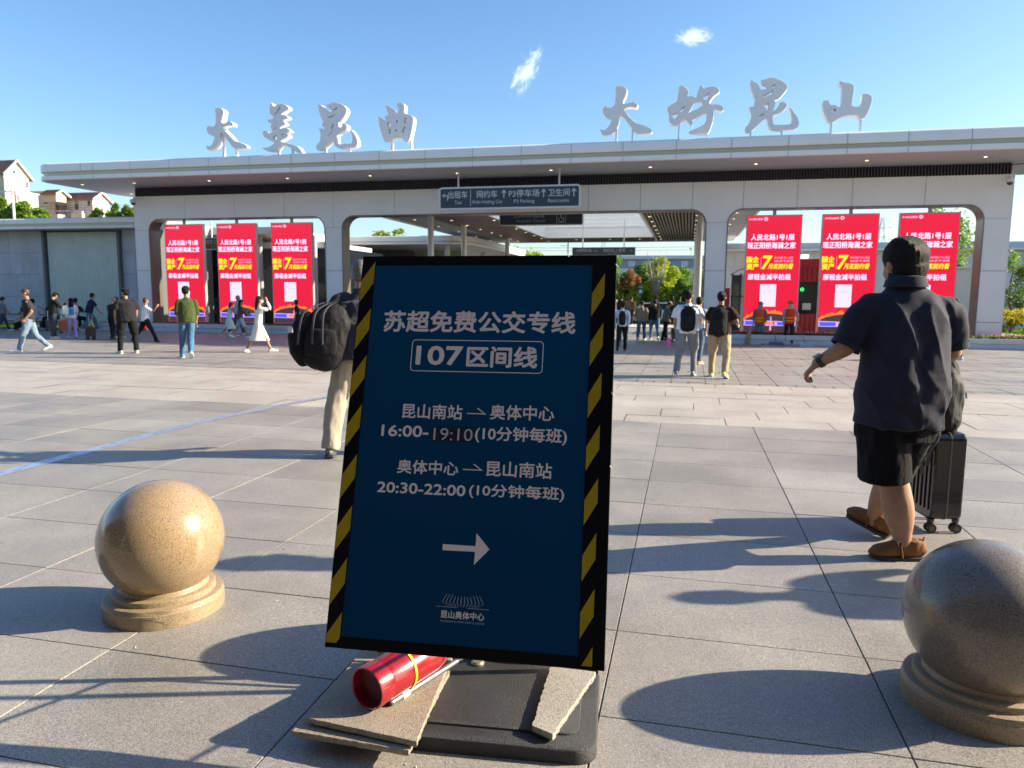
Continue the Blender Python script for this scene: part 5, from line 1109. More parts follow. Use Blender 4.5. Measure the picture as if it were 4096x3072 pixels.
tc = nt_.nodes.new('ShaderNodeTexCoord'); nz = nt_.nodes.new('ShaderNodeTexNoise'); nz.inputs['Scale'].default_value = 2.2; lnk(nt_, tc.outputs['Object'], nz.inputs['Vector'])
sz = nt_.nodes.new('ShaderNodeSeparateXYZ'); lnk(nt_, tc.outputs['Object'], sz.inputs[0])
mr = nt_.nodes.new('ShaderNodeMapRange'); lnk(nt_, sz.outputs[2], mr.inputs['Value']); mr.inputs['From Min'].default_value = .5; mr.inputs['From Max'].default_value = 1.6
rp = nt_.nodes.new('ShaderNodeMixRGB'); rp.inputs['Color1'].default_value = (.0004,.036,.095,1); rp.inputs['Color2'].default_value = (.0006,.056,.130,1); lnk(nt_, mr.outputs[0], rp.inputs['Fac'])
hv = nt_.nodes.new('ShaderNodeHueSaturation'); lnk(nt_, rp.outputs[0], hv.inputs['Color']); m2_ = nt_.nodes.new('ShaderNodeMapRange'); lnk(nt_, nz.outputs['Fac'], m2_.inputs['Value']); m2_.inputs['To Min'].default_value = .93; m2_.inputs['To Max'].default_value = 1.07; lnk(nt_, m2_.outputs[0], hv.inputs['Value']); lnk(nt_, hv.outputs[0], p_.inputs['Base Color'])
bm_ = nt_.nodes.new('ShaderNodeBump'); bm_.inputs['Strength'].default_value = .08; lnk(nt_, nz.outputs['Fac'], bm_.inputs['Height']); lnk(nt_, bm_.outputs[0], p_.inputs['Normal'])
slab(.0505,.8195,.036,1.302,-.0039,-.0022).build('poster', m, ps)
ink = mat('poster_ink', (.72,.63,.61), rough=.5); ink2 = mat('poster_ink_dim', (.32,.36,.42), rough=.5)
def PT(s_, u0, u1, v0, v1, bold=.012, m=ink, off=-.0017, name='poster_lettering'): return text_fit(s_, u0, u1, v0, v1-v0, BO, BX, BY, off, m, ps, name, bold)
PT('苏超免费公交专线', .101, .768, 1.060, 1.134, .03)
PT('107', .228, .388, .945, 1.008, .045); PT('区间线', .406, .645, .940, 1.010, .035)
def outline(P, t, nm, m=ink, off=-.0017):
    mb = MB(); n = len(P); vs = []
    for i, (x, y) in enumerate(P):
        a, b_ = P[i-1], P[(i+1) % n]; d = Vector((b_[0]-a[0], b_[1]-a[1])).normalized(); vs += [bp(x, y, off), bp(x-d.y*t, y+d.x*t, off)]
    mb.add(vs, [(2*i, (2*i+2) % (2*n), (2*i+3) % (2*n), 2*i+1) for i in range(n)]); return mb.build(nm, m, ps)
outline(rounded(.208,.666,.920,1.032,.014), .0028, 'rounded_box')
def half_arrow(u0, u1, v):
    return poly2d([(u0,v-.0016),(u1,v-.0016),(u1-.030,v+.020),(u1-.0335,v+.0175),(u1-.009,v+.0016),(u0,v+.0016)], BO, BX, BY, -.0017, ink, ps, 'half_arrow')
PT('昆山南站', .194, .402, .757, .806, .02); half_arrow(.418,.485,.779); PT('奥体中心', .498, .711, .762, .811, .02)
PT('16:00-', .127, .290, .694, .731, .035); PT('(10分钟每班)', .452, .756, .684, .738, .02)
stk = mat('sticker_black', (.008,.010,.018), rough=.45); poly2d([(.302,.681),(.449,.682),(.449,.7325),(.302,.731)], BO, BX, BY, -.0014, stk, ps, 'sticker')
PT('19:10', .309, .443, .686, .727, -.004, mat('sticker_ink', (.42,.45,.50), rough=.5), -.0009)
PT('奥体中心', .193, .402, .571, .616, .02); half_arrow(.417,.485,.592); PT('昆山南站', .497, .712, .574, .623, .02)
PT('20:30-22:00', .130, .430, .505, .539, .035); PT('(10分钟每班)', .444, .755, .501, .548, .02)
poly2d([(.368,.3285),(.476,.3295),(.475,.288),(.523,.340),(.477,.389),(.4765,.3475),(.368,.348)], BO, BX, BY, -.0017, ink, ps, 'arrow')
lg = MB()
for k in range(12):
    s_ = (k-5.5)/5.5; u = .4465+s_*.060; cur = s_*.014
    pts = [(u+cur*.2, .156), (u+cur*.9, .166), (u+cur*1.7, .190)]
    pts = [(u-cur*.9+abs(s_)*0, .157), (u+cur*.5, .168), (u-cur*.5, .192+(.002 if abs(s_)>.6 else -.004))]
    for (a, b_) in zip(pts[:-1], pts[1:]): lg.quad(bp(a[0]-.0011,a[1],-.0017), bp(a[0]+.0011,a[1],-.0017), bp(b_[0]+.0008,b_[1],-.0017), bp(b_[0]-.0008,b_[1],-.0017))
for a in ((.362,.430),(.463,.533)): lg.quad(bp(a[0],.1525,-.0017), bp(a[1],.1525,-.0017), bp(a[1],.1540,-.0017), bp(a[0],.1540,-.0017))
lg.build('sports_centre_logo', ink2, ps)
PT('昆山奥体中心', .379, .519, .119, .142, .02); PT('KUNSHAN OLYMPIC SPORTS CENTER', .379, .521, .1065, .1125, 0, ink2)
# hazard tape: black tape with yellow stripes, slightly proud and wrinkled
ty = mat('tape_yellow', (.36,.25,.008), spec=.3, rough=.4, vary=.10, vscale=9, bump=.15, bscale=25); tb_ = mat('tape_black', (.004,.004,.006), spec=.15, rough=.4, bump=.15, bscale=25)
for (u0, u1, v0, v1, ph, nm) in ((.002,.048,.016,1.334,.0,'l'), (.8205,.862,.010,1.334,-.045,'r')):
    slab(u0, u1, v0, v1, .0002, .0007).build('tape', tb_, ps)
    v = 1.34+ph-.0
    rg = random.Random(3)
    while v > -.1:
        a0, a1 = v-.176+.0, v-.096; d = .072
        P = [(u0, a0), (u1, a0+d), (u1, a1+d), (u0, a1)]
        # clip to the tape
        Q = []
        def clip(P, f, inside):
            out = []
            for i in range(len(P)):
                a, b_ = P[i], P[(i+1) % len(P)]; ia, ib = inside(a[1]), inside(b_[1])
                if ia: out.append(a)
                if ia != ib: t = (f-a[1])/(b_[1]-a[1]); out.append((a[0]+(b_[0]-a[0])*t, f))
            return out
        Q = clip(P, v1, lambda y: y <= v1); Q = clip(Q, v0, lambda y: y >= v0) if len(Q) > 2 else Q
        if len(Q) > 2:
            poly2d([(q[0]+.0005, q[1]+rg.uniform(-.001,.001)) for q in Q], BO, BX, BY, .0011, ty, ps, 'tape_stripe')
        v -= .172
# loose curls of protective film on the right edge and top
cf = mat('film_white', (.75,.75,.76), rough=.3)
for (u, v, r_, n0) in ((BW+.001,.86,.006,.0),(BW+.001,1.30,.004,.0),(.735,BH+.001,.004,0),(BW+.001,.62,.0035,0)):
    pts = [bp(u+r_*math.sin(t*1.3)*.8, v+r_*(math.cos(t*1.7)-1)*1.2+t*.0012, .001+.002*math.sin(t)) for t in [i*.5 for i in range(12)]]
    MB().tube(pts, .0007, 5).build('film_curl', cf, ps, smooth=True)
# stand
ang = R(5.3); Z_ = Vector((0,0,1))
bx_, by_ = Vector((math.cos(ang), math.sin(ang), 0)), Vector((-math.sin(ang), math.cos(ang), 0)); bo_ = Vector((-1.135,2.128,0))
def bs(x, y, z): return bo_+bx_*x+by_*y+Z_*z
plast = mat('base_plastic', (.034,.035,.037), rough=.42, vary=.15, vscale=5, bump=.6, bscale=300)
def rprism(mb, x0,x1,y0,y1,r,z0,z1,ch=0):
    rings = [(0,z0),(0,z1-ch),(ch*.35,z1-ch*.3),(ch,z1)] if ch else [(0,z0),(0,z1)]
    vs, fs = [], []; n = None
    for off, z in rings:
        P = rounded(x0+off,x1-off,y0+off,y1-off,max(r-off,.005),6); n = len(P); vs += [bs(x,y,z) for x,y in P]
    for i in range(len(rings)-1):
        for j in range(n): fs.append((i*n+j,i*n+(j+1)%n,(i+1)*n+(j+1)%n,(i+1)*n+j))
    fs.append(tuple((len(rings)-1)*n+j for j in range(n))); return mb.add(vs, fs)
rprism(MB(),0,.905,0,.555,.07,0,.052,.010).build('base', plast, ps, smooth=True)
rprism(MB(),.035,.845,.075,.52,.05,.051,.060,.004).build('base_inset', plast, ps, smooth=True)
LPx, RPx = bs(.055,.46,0), bs(.868,.505,0)
for P in (LPx, RPx):
    mb = MB(); mb.obox(P+Z_*.80, bx_, by_, Z_, .016, .014, .77); mb.build('post', frm, ps)
    mb = MB(); mb.obox(P+Z_*.066, bx_, by_, Z_, .030, .026, .006); pl_ = mb.build('foot_plate', frm, ps)
    MB().lathe([(.008,0),(.008,.008),(.001,.010)], tuple(P+Z_*.072+bx_*.02-by_*.012), 8).build('bolt', steel_m, pl_)
MB().tube([LPx+Z_*.43, RPx+Z_*.43], .009, 8).build('cross_bar', frm, ps)
for u in (.03,.87):
    P = LPx if u < .5 else RPx
    MB().tube([bp(u,.30,-.03), P+Z_*.50], .007, 8).build('stay_bar', frm, ps)
MB().tube([bp(.03,1.27,-.02), bp(.87,1.27,-.02)], .012, 8).build('hinge_bar', frm, ps)
MB().lathe([(.026,0),(.026,.006),(.020,.012),(.002,.014)], (-.752,2.655,.060), 18).build('water_cap', mat('brass_cap', (.33,.31,.25), rough=.35, metal=.5), ps, smooth=True)
# broken paving slabs used as weights
slabm = granite('slab_stone', [(.31,.255,.19),(.37,.31,.24),(.44,.375,.295),(.27,.22,.165)], .38, .8, 300, bump=.5, fleck=130, stain=(.68,1.15)); slabg = granite('slab_stone_grey', [(.38,.355,.30),(.45,.42,.36),(.53,.50,.435),(.34,.315,.265)], .38, .8, 280, bump=.5, fleck=120, stain=(.70,1.14))
def rough_slab(name, P, z0, z1, m, lab, seed, tilt=0, group=None):
    rg = random.Random(seed); Q = []
    for i in range(len(P)):
        a, b_ = Vector(P[i]), Vector(P[(i+1) % len(P)]); n = max(2, int((b_-a).length/.012)); nn = Vector((-(b_-a).y, (b_-a).x)).normalized()
        rough_ = .0028 if i % 2 else .0012
        for k in range(n): Q.append(a.lerp(b_, k/n)+nn*(rg.uniform(-rough_, rough_) if k else 0))
    vs, n = [], len(Q); c = sum(Q, Vector((0,0)))/n
    for j, (z, s_) in enumerate(((z0,.985),(z0+.3*(z1-z0),1.0),(z0+.85*(z1-z0),.998),(z1,.990))):
        for q in Q: r_ = c+(q-c)*(s_+rg.uniform(-.002,.002)); vs.append((r_.x, r_.y, z+tilt*(r_.x-c.x)))
    fs = [tuple(range(n-1,-1,-1)), tuple(3*n+i for i in range(n))]
    for j in range(3): fs += [(j*n+i, j*n+(i+1)%n, (j+1)*n+(i+1)%n, (j+1)*n+i) for i in range(n)]
    return MB().add(vs, fs).build(name, m, label=lab, category='stone slab')
rough_slab('stone_slab', [(-1.215,2.055),(-.80,2.035),(-.83,2.55),(-1.20,2.50)], .056, .076, slabm, 'lower broken beige slab, sticking out to the left under the other one', 1, tilt=.02)
rough_slab('stone_slab', [(-1.180,2.092),(-.778,2.050),(-.846,2.64),(-1.205,2.56)], .081, .102, slabm, 'upper broken beige slab that the red cylinder lies on', 2, tilt=.01)
rough_slab('stone_slab', [(-.452,2.255),(-.378,2.222),(-.290,2.66),(-.465,2.66)], .0605, .084, slabg, 'tapering grey stone offcut on the right of the black plastic base', 3)
# red cylinder lying on the slab
cr_ = mat('cylinder_red', (.30,.008,.014), rough=.22, coat=.6, vary=.06, vscale=10); crd_ = mat('cylinder_red_dark', (.10,.008,.009), rough=.4, coat=.2)  # second, darker red paints the shade inside the hollow bottom
A0 = Vector((-1.005,2.185,.176)); AD = Vector((.155,.40,.0)).normalized()
fe = empty('red_cylinder', (0,0,0), label='red fire extinguisher cylinder lying on the slab under the board', category='cylinder')
sd_ = AD.cross(Z_).normalized()
def rings(mb, L, n=44):
    vs = [A0+AD*d+(sd_*math.cos(2*math.pi*k/n)+Z_*math.sin(2*math.pi*k/n))*r for d, r in L for k in range(n)]
    fs = [(i*n+k, i*n+(k+1)%n, (i+1)*n+(k+1)%n, (i+1)*n+k) for i in range(len(L)-1) for k in range(n)]
    return mb.add(vs, fs)
rings(MB(), [(.050,.0655),(.0,.0660),(-.003,.069),(-.002,.0725),(.004,.074),(.060,.074),(.062,.0715),(.066,.073),(.30,.073),(.35,.066),(.38,.045),(.40,.022),(.43,.018)]).build('body', cr_, fe, smooth=True)
MB().tube([A0+AD*.030, A0+AD*.034], .0655, 32, side=tuple(sd_)).build('recessed_bottom', crd_, fe)
MB().tube([A0+AD*.43, A0+AD*.47], .014, 12).build('valve', steel_m, fe)
st_ = MB(); 
pts = [A0+AD*.165+sd_*.0755*math.cos(t)+Z_*.0755*math.sin(t) for t in [2*math.pi*i/36 for i in range(37)]]
st_.tube(pts, [(.0012,.006)]*37, 6, side=(0,0,1)); st_.build('yellow_strap', mat('strap_yellow', (.80,.62,.02), rough=.45), fe, smooth=True)
s0 = Vector((-.935,2.225,.113)); s1 = s0+AD*.40
hs_ = empty('steel_tube', (0,0,0), label='thin grey metal tube strapped along the right side of the red cylinder', category='tube')
MB().tube([s0, s1], .0105, 12).build('tube', mat('tube_grey', (.24,.24,.25), rough=.35, metal=.6), hs_, smooth=True); MB().tube([s0+AD*.05, s0+AD*.085], .0122, 12).build('tape_band', mat('tape_white', (.6,.6,.58), rough=.6), hs_)
MB().tube([s0-AD*.006, s0], .0085, 12).build('tube_mouth', joint_m, hs_)
# ================================================================== people
def skin(tone=1.0): return mat('skin_%.2f' % tone, (.36*tone,.195*tone,.115*tone), rough=.55, vary=.16, vscale=14, bump=.12, bscale=220, sub=.06)
hair_m = mat('hair_black', (.006,.005,.005), spec=.22, rough=.55, bump=1.0, bscale=240, aniso=(2.5,2.5,.25)); hair_g = mat('hair_grey', (.13,.125,.12), rough=.55, bump=.4, bscale=80); hair_b = mat('hair_brown', (.045,.025,.018), rough=.5, bump=.4, bscale=80)
def shoe(parent, ank, fdir, m, L=.265, sole=None, w_=.047, pitch=0):
    """ank: ankle point; fdir: horizontal toe direction; pitch>0 lifts the heel, <0 lifts the toe"""
    f = Vector((fdir[0], fdir[1], 0)).normalized(); s_ = Vector((f.y,-f.x,0)); q = Quaternion(s_, -pitch) ; u = q @ Vector((0,0,1)); f = q @ f
    a = Vector(ank); H = .075
    def P(x, z): return a+f*x+u*(z-H)
    mb = MB(); mb.tube([P(-.062,.040),P(-.045,.050),P(0,.058),P(.06,.050),P(.12,.038),P(.165,.032),P(.192,.026)], [(w_*.55,.030),(w_*.85,.047),(w_*.92,.056),(w_*.98,.046),(w_*1.05,.033),(w_*.9,.027),(w_*.45,.016)], 12, side=tuple(s_), round_=True)
    o = mb.build('shoe', m, parent, smooth=True)
    mb = MB(); pr = [(-.070,.6),(-.055,.9),(0,.95),(.06,.95),(.12,1.1),(.165,1.0),(.195,.6)]
    vs = [];  n = len(pr)
    for z in (0,.022):
        for sd in (1,-1):
            for x, k in (pr if sd == 1 else pr[::-1]): vs.append(P(x, z)+s_*sd*w_*k)
    N = 2*n; fs = [tuple(range(N-1,-1,-1)), tuple(range(N,2*N))]+[(i,(i+1)%N,N+(i+1)%N,N+i) for i in range(N)]
    mb.add(vs, fs).build('sole', sole or m, o)
    return o
def hand_into(mb, wr, d, side_v, thumb, curl=.5, s=1.0, grip=False):
    """palm, four fingers, thumb; d: forearm direction; side_v: across the palm"""
    d = Vector(d).normalized(); a = Vector(side_v); a = (a-d*a.dot(d)).normalized(); n = d.cross(a)
    wr = Vector(wr); mb.tube([wr-d*.02, wr+d*.03*s, wr+d*.075*s, wr+d*.095*s], [(.026*s,.019*s),(.036*s,.016*s),(.041*s,.015*s),(.038*s,.012*s)], 10, side=tuple(a), round_=True)
    for i, (o, L) in enumerate(((-.030,.062),(-.010,.072),(.011,.068),(.030,.052))):
        p0 = wr+d*.085*s+a*o*s; c = curl*(1+.1*i); d1 = (d*math.cos(c*.5)+n*math.sin(c*.5)); d2 = (d*math.cos(c*1.4)+n*math.sin(c*1.4)); d3 = (d*math.cos(c*2.1)+n*math.sin(c*2.1))
        mb.tube([p0-d*.015*s, p0+d1*L*.45*s, p0+d1*L*.45*s+d2*L*.33*s, p0+d1*L*.45*s+d2*L*.33*s+d3*L*.25*s], [.0095*s,.009*s,.0082*s,.007*s], 8, side=tuple(a), round_=True)
    t0 = wr+d*.022*s-a*.026*thumb*s; td = (d*.75-a*.55*thumb+n*.35).normalized(); t2 = (d*.95-a*.1*thumb+n*.35).normalized()
    mb.tube([t0, t0+td*.042*s, t0+td*.042*s+t2*.032*s], [.012*s,.0105*s,.008*s], 8, side=tuple(a), round_=True)
POSE = dict(lean=3, head=(0,0), legL=(8,3,4), legR=(-6,3,10), armL=(5,8,12), armR=(-5,8,12), footp=(0,0))
WALK = dict(legL=(22,2,6), legR=(-16,2,26), armL=(-14,8,18), armR=(18,8,22), footp=(-8,22), lean=4)
WALK2 = dict(legR=(22,2,6), legL=(-16,2,26), armR=(-14,8,18), armL=(18,8,22), footp=(22,-8), lean=4)
SIT = dict(legL=(88,4,88), legR=(84,4,84), armL=(38,6,50), armR=(38,6,50), lean=8)
PHONE = dict(armL=(10,6,20), armR=(38,2,95), head=(30,0), lean=4)
persons = 0
def person(x, y, rz, H, label, top=(.02,.02,.02), sleeve='short', bottom=(.02,.02,.025), legs='trousers', shoes=(.6,.6,.6), hair='short', hairm=None, pose=None, fat=1.0, tone=1.0, hat=None, tuck=False, group=None, voxel=.017, dress=None, mask=False, vest=None, coll=None, z0=0, loose=1.0, scarf=None):
    """local frame: forward +Y, right +X; returns the empty and joint dict (in local, unscaled metres of a 1.75 m body)"""
    global persons
    persons += 1
    p = dict(POSE); p.update(pose or {})
    S = H/1.75; o = empty('person', (x,y,z0), R(rz), S, label=label, category='person', group=group)
    f = fat*1.07; V = Vector
    lean = R(p['lean']); td = V((0, math.sin(lean), math.cos(lean)))
    pel = V((0,0,.95)); che = pel+td*.34; neck = pel+td*.52; shl = .185*(.85+.15*f)
    hp, hy = R(p['head'][0]), R(p['head'][1])
    hd = V((0, math.sin(lean*.5+hp), math.cos(lean*.5+hp))); hc = neck+hd*.165+V((0,.012,0))
    J = {}
    for s_, k in ((-1,'L'),(1,'R')):
        a, ab, kn = p['leg'+k]; a, ab, kn = R(a), R(ab), R(kn)
        hip = pel+V((s_*.088*f,0,-.03)); th = V((s_*math.sin(ab), math.sin(a)*math.cos(ab), -math.cos(a)*math.cos(ab))); knee = hip+th*.425
        sh = V((s_*math.sin(ab)*.4, math.sin(a-kn), -math.cos(a-kn))).normalized(); ank = knee+sh*.415
        J['hip'+k], J['knee'+k], J['ank'+k] = hip, knee, ank
        A = p['arm'+k]; ua, uab, el = R(A[0]), R(A[1]), R(A[2]); inw = R(A[3]) if len(A) > 3 else R(4)
        sho = pel+td*.440+V((s_*shl*1.02,0,0)); ud = V((s_*math.sin(uab), math.sin(ua)*math.cos(uab), -math.cos(ua)*math.cos(uab))).normalized(); elb = sho+ud*.275
        fd = V((-s_*math.sin(inw), math.sin(ua+el)*math.cos(inw), -math.cos(ua+el)*math.cos(inw))).normalized(); wr = elb+fd*.245
        J['sho'+k], J['elb'+k], J['wr'+k], J['fd'+k] = sho, elb, wr, fd
    dz = -min(J['ankL'].z, J['ankR'].z)+.075
    off = V((0,0,dz))
    for k in J:
        if not k.startswith('fd'): J[k] = J[k]+off
    pel, che, neck, hc = pel+off, che+off, neck+off, hc+off
    J.update(pel=pel, che=che, neck=neck, hc=hc, td=td, S=S)
    hr = Matrix.Rotation(hy, 3, 'Z') @ Matrix.Rotation(-(lean*.5+hp), 3, 'X')
    # --- body: one continuous skin surface
    b = MB(); X = (1,0,0)
    b.tube([pel, che, neck-td*.06], [(.10*f,.075*f),(.11*f,.08*f),(.07,.055)], 10, round_=True)
    b.tube([neck-td*.06, neck+td*.02, hc-hd*.05], [(.062,.06),(.056,.06),(.054,.06)], 10)
    b.ell(hc+hd*.012, .082, .096, .108, 16, 12, rot=hr)                          # skull
    b.ell(hc+hr @ V((0,.030,-.055)), .058, .058, .058, 12, 8, rot=hr)          # jaw
    b.ell(hc+hr @ V((0,.100,-.020)), .013, .020, .024, 8, 6, rot=hr)           # nose
    for s_ in (-1,1): b.ell(hc+hr @ V((s_*.085,-.002,-.018)), .012, .020, .032, 8, 6, rot=hr)
    for k, s_ in (('L',-1),('R',1)):
        b.tube(catmull([J['hip'+k], J['knee'+k], J['ank'+k]+V((0,0,-.01))],4), [.072*f,.07*f,.066*f,.058*f,.052,.052,.050,.042,.036], 10, side=X, round_=True)
        el, wr = J['elb'+k], J['wr'+k]
        b.tube([che+td*.08+V((s_*.05,0,0)), J['sho'+k], el, wr], [.05,.044*f,.038,.026], 10, side=(0,1,0), round_=True)
        b.tube([el, el.lerp(wr,.3), wr], [.036,.038,.025], 10, side=X)
        hand_into(b, wr, J['fd'+k], (0,1,.2) if abs(J['fd'+k].y) < .8 else (0,0,1), -s_ if False else 1, .55)
    fused(b, 'body', skin(tone), o, voxel=min(voxel,.0135), smooth=3)
    # face details
    fc = MB()
    for s_ in (-1,1): fc.ell(hc+hr @ V((s_*.030,.083,.006)), .012, .006, .006, 8, 5, rot=hr)
    fc.build('eyes', mat('eye_dark', (.02,.015,.012), rough=.3), o)
    if mask: MB().ell(hc+hr @ V((0,.052,-.045)), .060, .062, .052, 12, 8, rot=hr).build('face_mask', mat('mask_white', (.72,.76,.8), rough=.8), o, smooth=True)
    # --- hair / hats
    hm = hairm or hair_m
    if hair in ('short','long','bun','bald','bob'):
        h = MB(); 
        if hair != 'bald': h.ell(hc+hr @ V((0,-.012,.028)), .091, .104, .094, 16, 10, rot=hr); h.ell(hc+hr @ V((0,-.038,-.012)), .085, .070, .082, 14, 8, rot=hr)
        else: h.ell(hc+hr @ V((0,-.034,-.005)), .080, .070, .055, 14, 8, rot=hr)
        if hair == 'long': h.tube([hc+hr @ V((0,-.06,.02)), hc+hr @ V((0,-.085,-.12)), hc+V((0,-.105,-.28)), hc+V((0,-.10,-.44))], [(.08,.05),(.095,.045),(.10,.035),(.06,.02)], 14, side=X, round_=True)
        if hair == 'bob': h.ell(hc+hr @ V((0,-.02,-.03)), .092, .085, .12, 14, 9, rot=hr)
        if hair == 'bun': h.ell(hc+hr @ V((0,-.10,.05)), .038, .038, .035, 10, 7)
        fused(h, 'hair', hm, o, voxel=.012, smooth=2, wr=.006, wscale=32, wz=.6)
    if hat:
        kind, hcol = hat; hm_ = cloth(hcol)
        h = MB()
        if kind == 'cap':
            h.ell(hc+hr @ V((0,-.004,.050)), .092, .104, .078, 16, 9, rot=hr)
            h.tube([hc+hr @ V((0,.08,.048)), hc+hr @ V((0,.165,.034))], [(.075,.012),(.055,.008)], 12, side=X, round_=True)
        if kind == 'backcap':
            h.ell(hc+hr @ V((0,-.004,.050)), .092, .104, .078, 16, 9, rot=hr); h.tube([hc+hr @ V((0,-.08,.040)), hc+hr @ V((0,-.16,.016))], [(.075,.012),(.055,.008)], 12, side=X, round_=True)
        if kind == 'flat': h.ell(hc+hr @ V((0,.005,.080)), .105, .118, .040, 16, 8, rot=hr)
        if kind == 'brim':
            h.ell(hc+hr @ V((0,-.002,.060)), .092, .102, .075, 16, 9, rot=hr); h.ell(hc+hr @ V((0,0,.045)), .155, .165, .014, 18, 6, rot=hr)
        fused(h, 'hat', hm_, o, voxel=.011, smooth=2)
    if scarf:
        h = MB(); h.ell(hc+hr @ V((0,-.01,-.06)), .105, .10, .09, 14, 8); h.tube([hc+V((0,-.02,-.06)), neck+V((0,-.02,.0)), neck+V((0,-.03,-.08))], [(.09,.08),(.11,.09),(.13,.09)], 14, round_=True)
        fused(h, 'neck_cloth', cloth(scarf), o, voxel=.014, smooth=2, wr=.008, wscale=20)
    # --- upper garment
    lo_ = loose
    t = MB(); hem = pel-td*(.02 if tuck else .085)
    t.tube(catmull([hem, pel+td*.06, pel+td*.22, che+td*.04, neck-td*.09, neck-td*.035, neck-td*.0],3),
           [(.165*f*lo_,.125*f*lo_)]+[(.163*f*lo_,.122*f*lo_)]*3+[(.158*f*lo_,.118*f*lo_)]*3+[(.172*f,.122*f)]*3+[(.170*f,.115*f)]*1+[(.160*f,.108*f)]*1+[(.145*f,.098)]*1+[(.125*f,.088)]+[(.105,.08),(.090,.072),(.080,.070),(.073,.066),(.068,.064),(.064,.062)][:5], 18, side=X, caps=True)
    for k, s_ in (('L',-1),('R',1)):
        sh_, el, wr = J['sho'+k], J['elb'+k], J['wr'+k]
        c0 = neck-td*.062+V((s_*.06,0,0))
        if sleeve != 'none':
            if sleeve == 'short': t.tube([c0, sh_, sh_.lerp(el,.20), sh_.lerp(el,.45), sh_.lerp(el,.80)], [(.048,.038),(.054*f,.042*f),(.060*f,.058*f),(.066*f*lo_,.064*f*lo_),(.068*f*lo_,.068*f*lo_)], 14, side=(0,1,0))
            elif sleeve == 'elbow': t.tube([c0, sh_, sh_.lerp(el,.2), sh_.lerp(el,.6), el, el.lerp(wr,.25)], [(.048,.038),(.054*f,.042*f),(.060*f,.058*f),(.062*f,.060*f),(.058,.058),(.055,.055)], 14, side=(0,1,0))
            else: t.tube(catmull([c0, sh_, el, wr],4), [(.048,.038)]*2+[(.052*f,.042*f)]*1+[(.055*f,.046*f)]*1+[(.060*f,.056*f)]*1+[(.060*f,.060*f)]*3+[(.050,.050)]*2+[(.044,.044),(.042,.042),(.038,.038)], 14, side=(0,1,0))
        else: t.tube([c0, sh_], [.055,.045], 10, side=(0,1,0))
    fused(t, 'top', cloth(top), o, voxel=voxel, smooth=3, wr=.010*lo_, wscale=11, wz=.45)
    if coll: MB().tube([neck-td*.03, neck+td*.025], [(.076,.072),(.068,.066)], 14).build('collar', cloth(coll), o, smooth=True)
    if vest:
        v_ = MB(); v_.tube(catmull([pel-td*.10, pel+td*.10, che+td*.05, neck-td*.08, neck-td*.04],3), [(.180*f,.140*f)]*4+[(.176*f,.137*f)]*3+[(.182*f,.137*f)]*3+[(.165*f,.122),(.148*f,.11),(.13,.10)][:3], 18, side=X, caps=False)
        v_.build('reflective_vest', cloth(vest), o, smooth=True)
        for q in (.02,.14):
            c = pel+td*q; MB().tube([c-td*.018, c+td*.018], [(.186*f,.146*f)]*2, 20, caps=False).build('yellow_band', mat('band_yellow', (.70,.55,.03), rough=.5), o, smooth=True)
    # --- lower garment
    if legs in ('trousers','shorts'):
        l = MB(); l.tube([pel+td*.05, pel-V((0,0,.03)), pel-V((0,0,.10))], [(.150*f,.112*f),(.160*f,.122*f),(.150*f,.115*f)], 16, side=X, round_=False)
        for k in 'LR':
            h_, kn_, an = J['hip'+k], J['knee'+k], J['ank'+k]
            if legs == 'trousers': l.tube(catmull([h_+V((0,0,.02)), h_.lerp(kn_,.5), kn_, kn_.lerp(an,.5), an+(kn_-an).normalized()*-.005],3), [(.088*f,.10*f)]*2+[(.086*f,.096*f)]*2+[(.078*f,.084*f)]*2+[(.070*lo_,.072*lo_)]*2+[(.064*lo_,.068*lo_)]*2+[(.062*lo_,.066*lo_)]*2+[(.062*lo_,.066*lo_)], 12, side=X)
            else: l.tube([h_+V((0,0,.02)), h_.lerp(kn_,.5), h_.lerp(kn_,.9)], [(.092*f,.10*f),(.092*f,.098*f),(.094*f,.098*f)], 12, side=X)
        fused(l, legs, cloth(bottom), o, voxel=voxel, smooth=3, wr=.010*lo_, wscale=10, wz=.4)
    elif legs == 'skirt':
        l = MB(); kc = (J['kneeL']+J['kneeR'])/2; low = kc+V((0,0,-.10)); sp = abs((J['kneeL']-J['kneeR']).y)*.5
        n = 28; vs, fs = [], []
        lv = [(pel+td*.10,.125*f,.10*f),(pel-V((0,0,.04)),.158*f,.125*f),(pel.lerp(low,.5),.168,.140+sp*.4),(low,.178,.15+sp*.9)]
        lv = [(lv[i][0].lerp(lv[i+1][0],t_), lv[i][1]+(lv[i+1][1]-lv[i][1])*t_, lv[i][2]+(lv[i+1][2]-lv[i][2])*t_) for i in range(3) for t_ in (0,.33,.66)]+[lv[-1]]
        for i, (c, a, b2) in enumerate(lv):
            for q in range(n):
                an = 2*math.pi*q/n; r_ = 1+.06*i/len(lv)*math.sin(an*7+.6*i)
                vs.append(c+V((a*r_*math.cos(an), b2*r_*math.sin(an), 0)))
        for i in range(len(lv)-1):
            for q in range(n): fs.append((i*n+q,i*n+(q+1)%n,(i+1)*n+(q+1)%n,(i+1)*n+q))
        l.add(vs, fs).build('skirt', cloth(bottom), o, smooth=True)
    sm = mat('shoe_%.2f_%.2f_%.2f' % shoes, shoes, rough=.5, vary=.1, vscale=15)
    slm = mat('sole_white', (.62,.62,.58), rough=.6) if sum(shoes) > .5 else mat('sole_dark', (.04,.04,.04), rough=.6)
    for i, (k, s_) in enumerate((('L',-1),('R',1))): shoe(o, J['ank'+k], (s_*.16,1,0), sm, sole=slm, pitch=R(p['footp'][i]))
    J['root'] = o
    return o, J
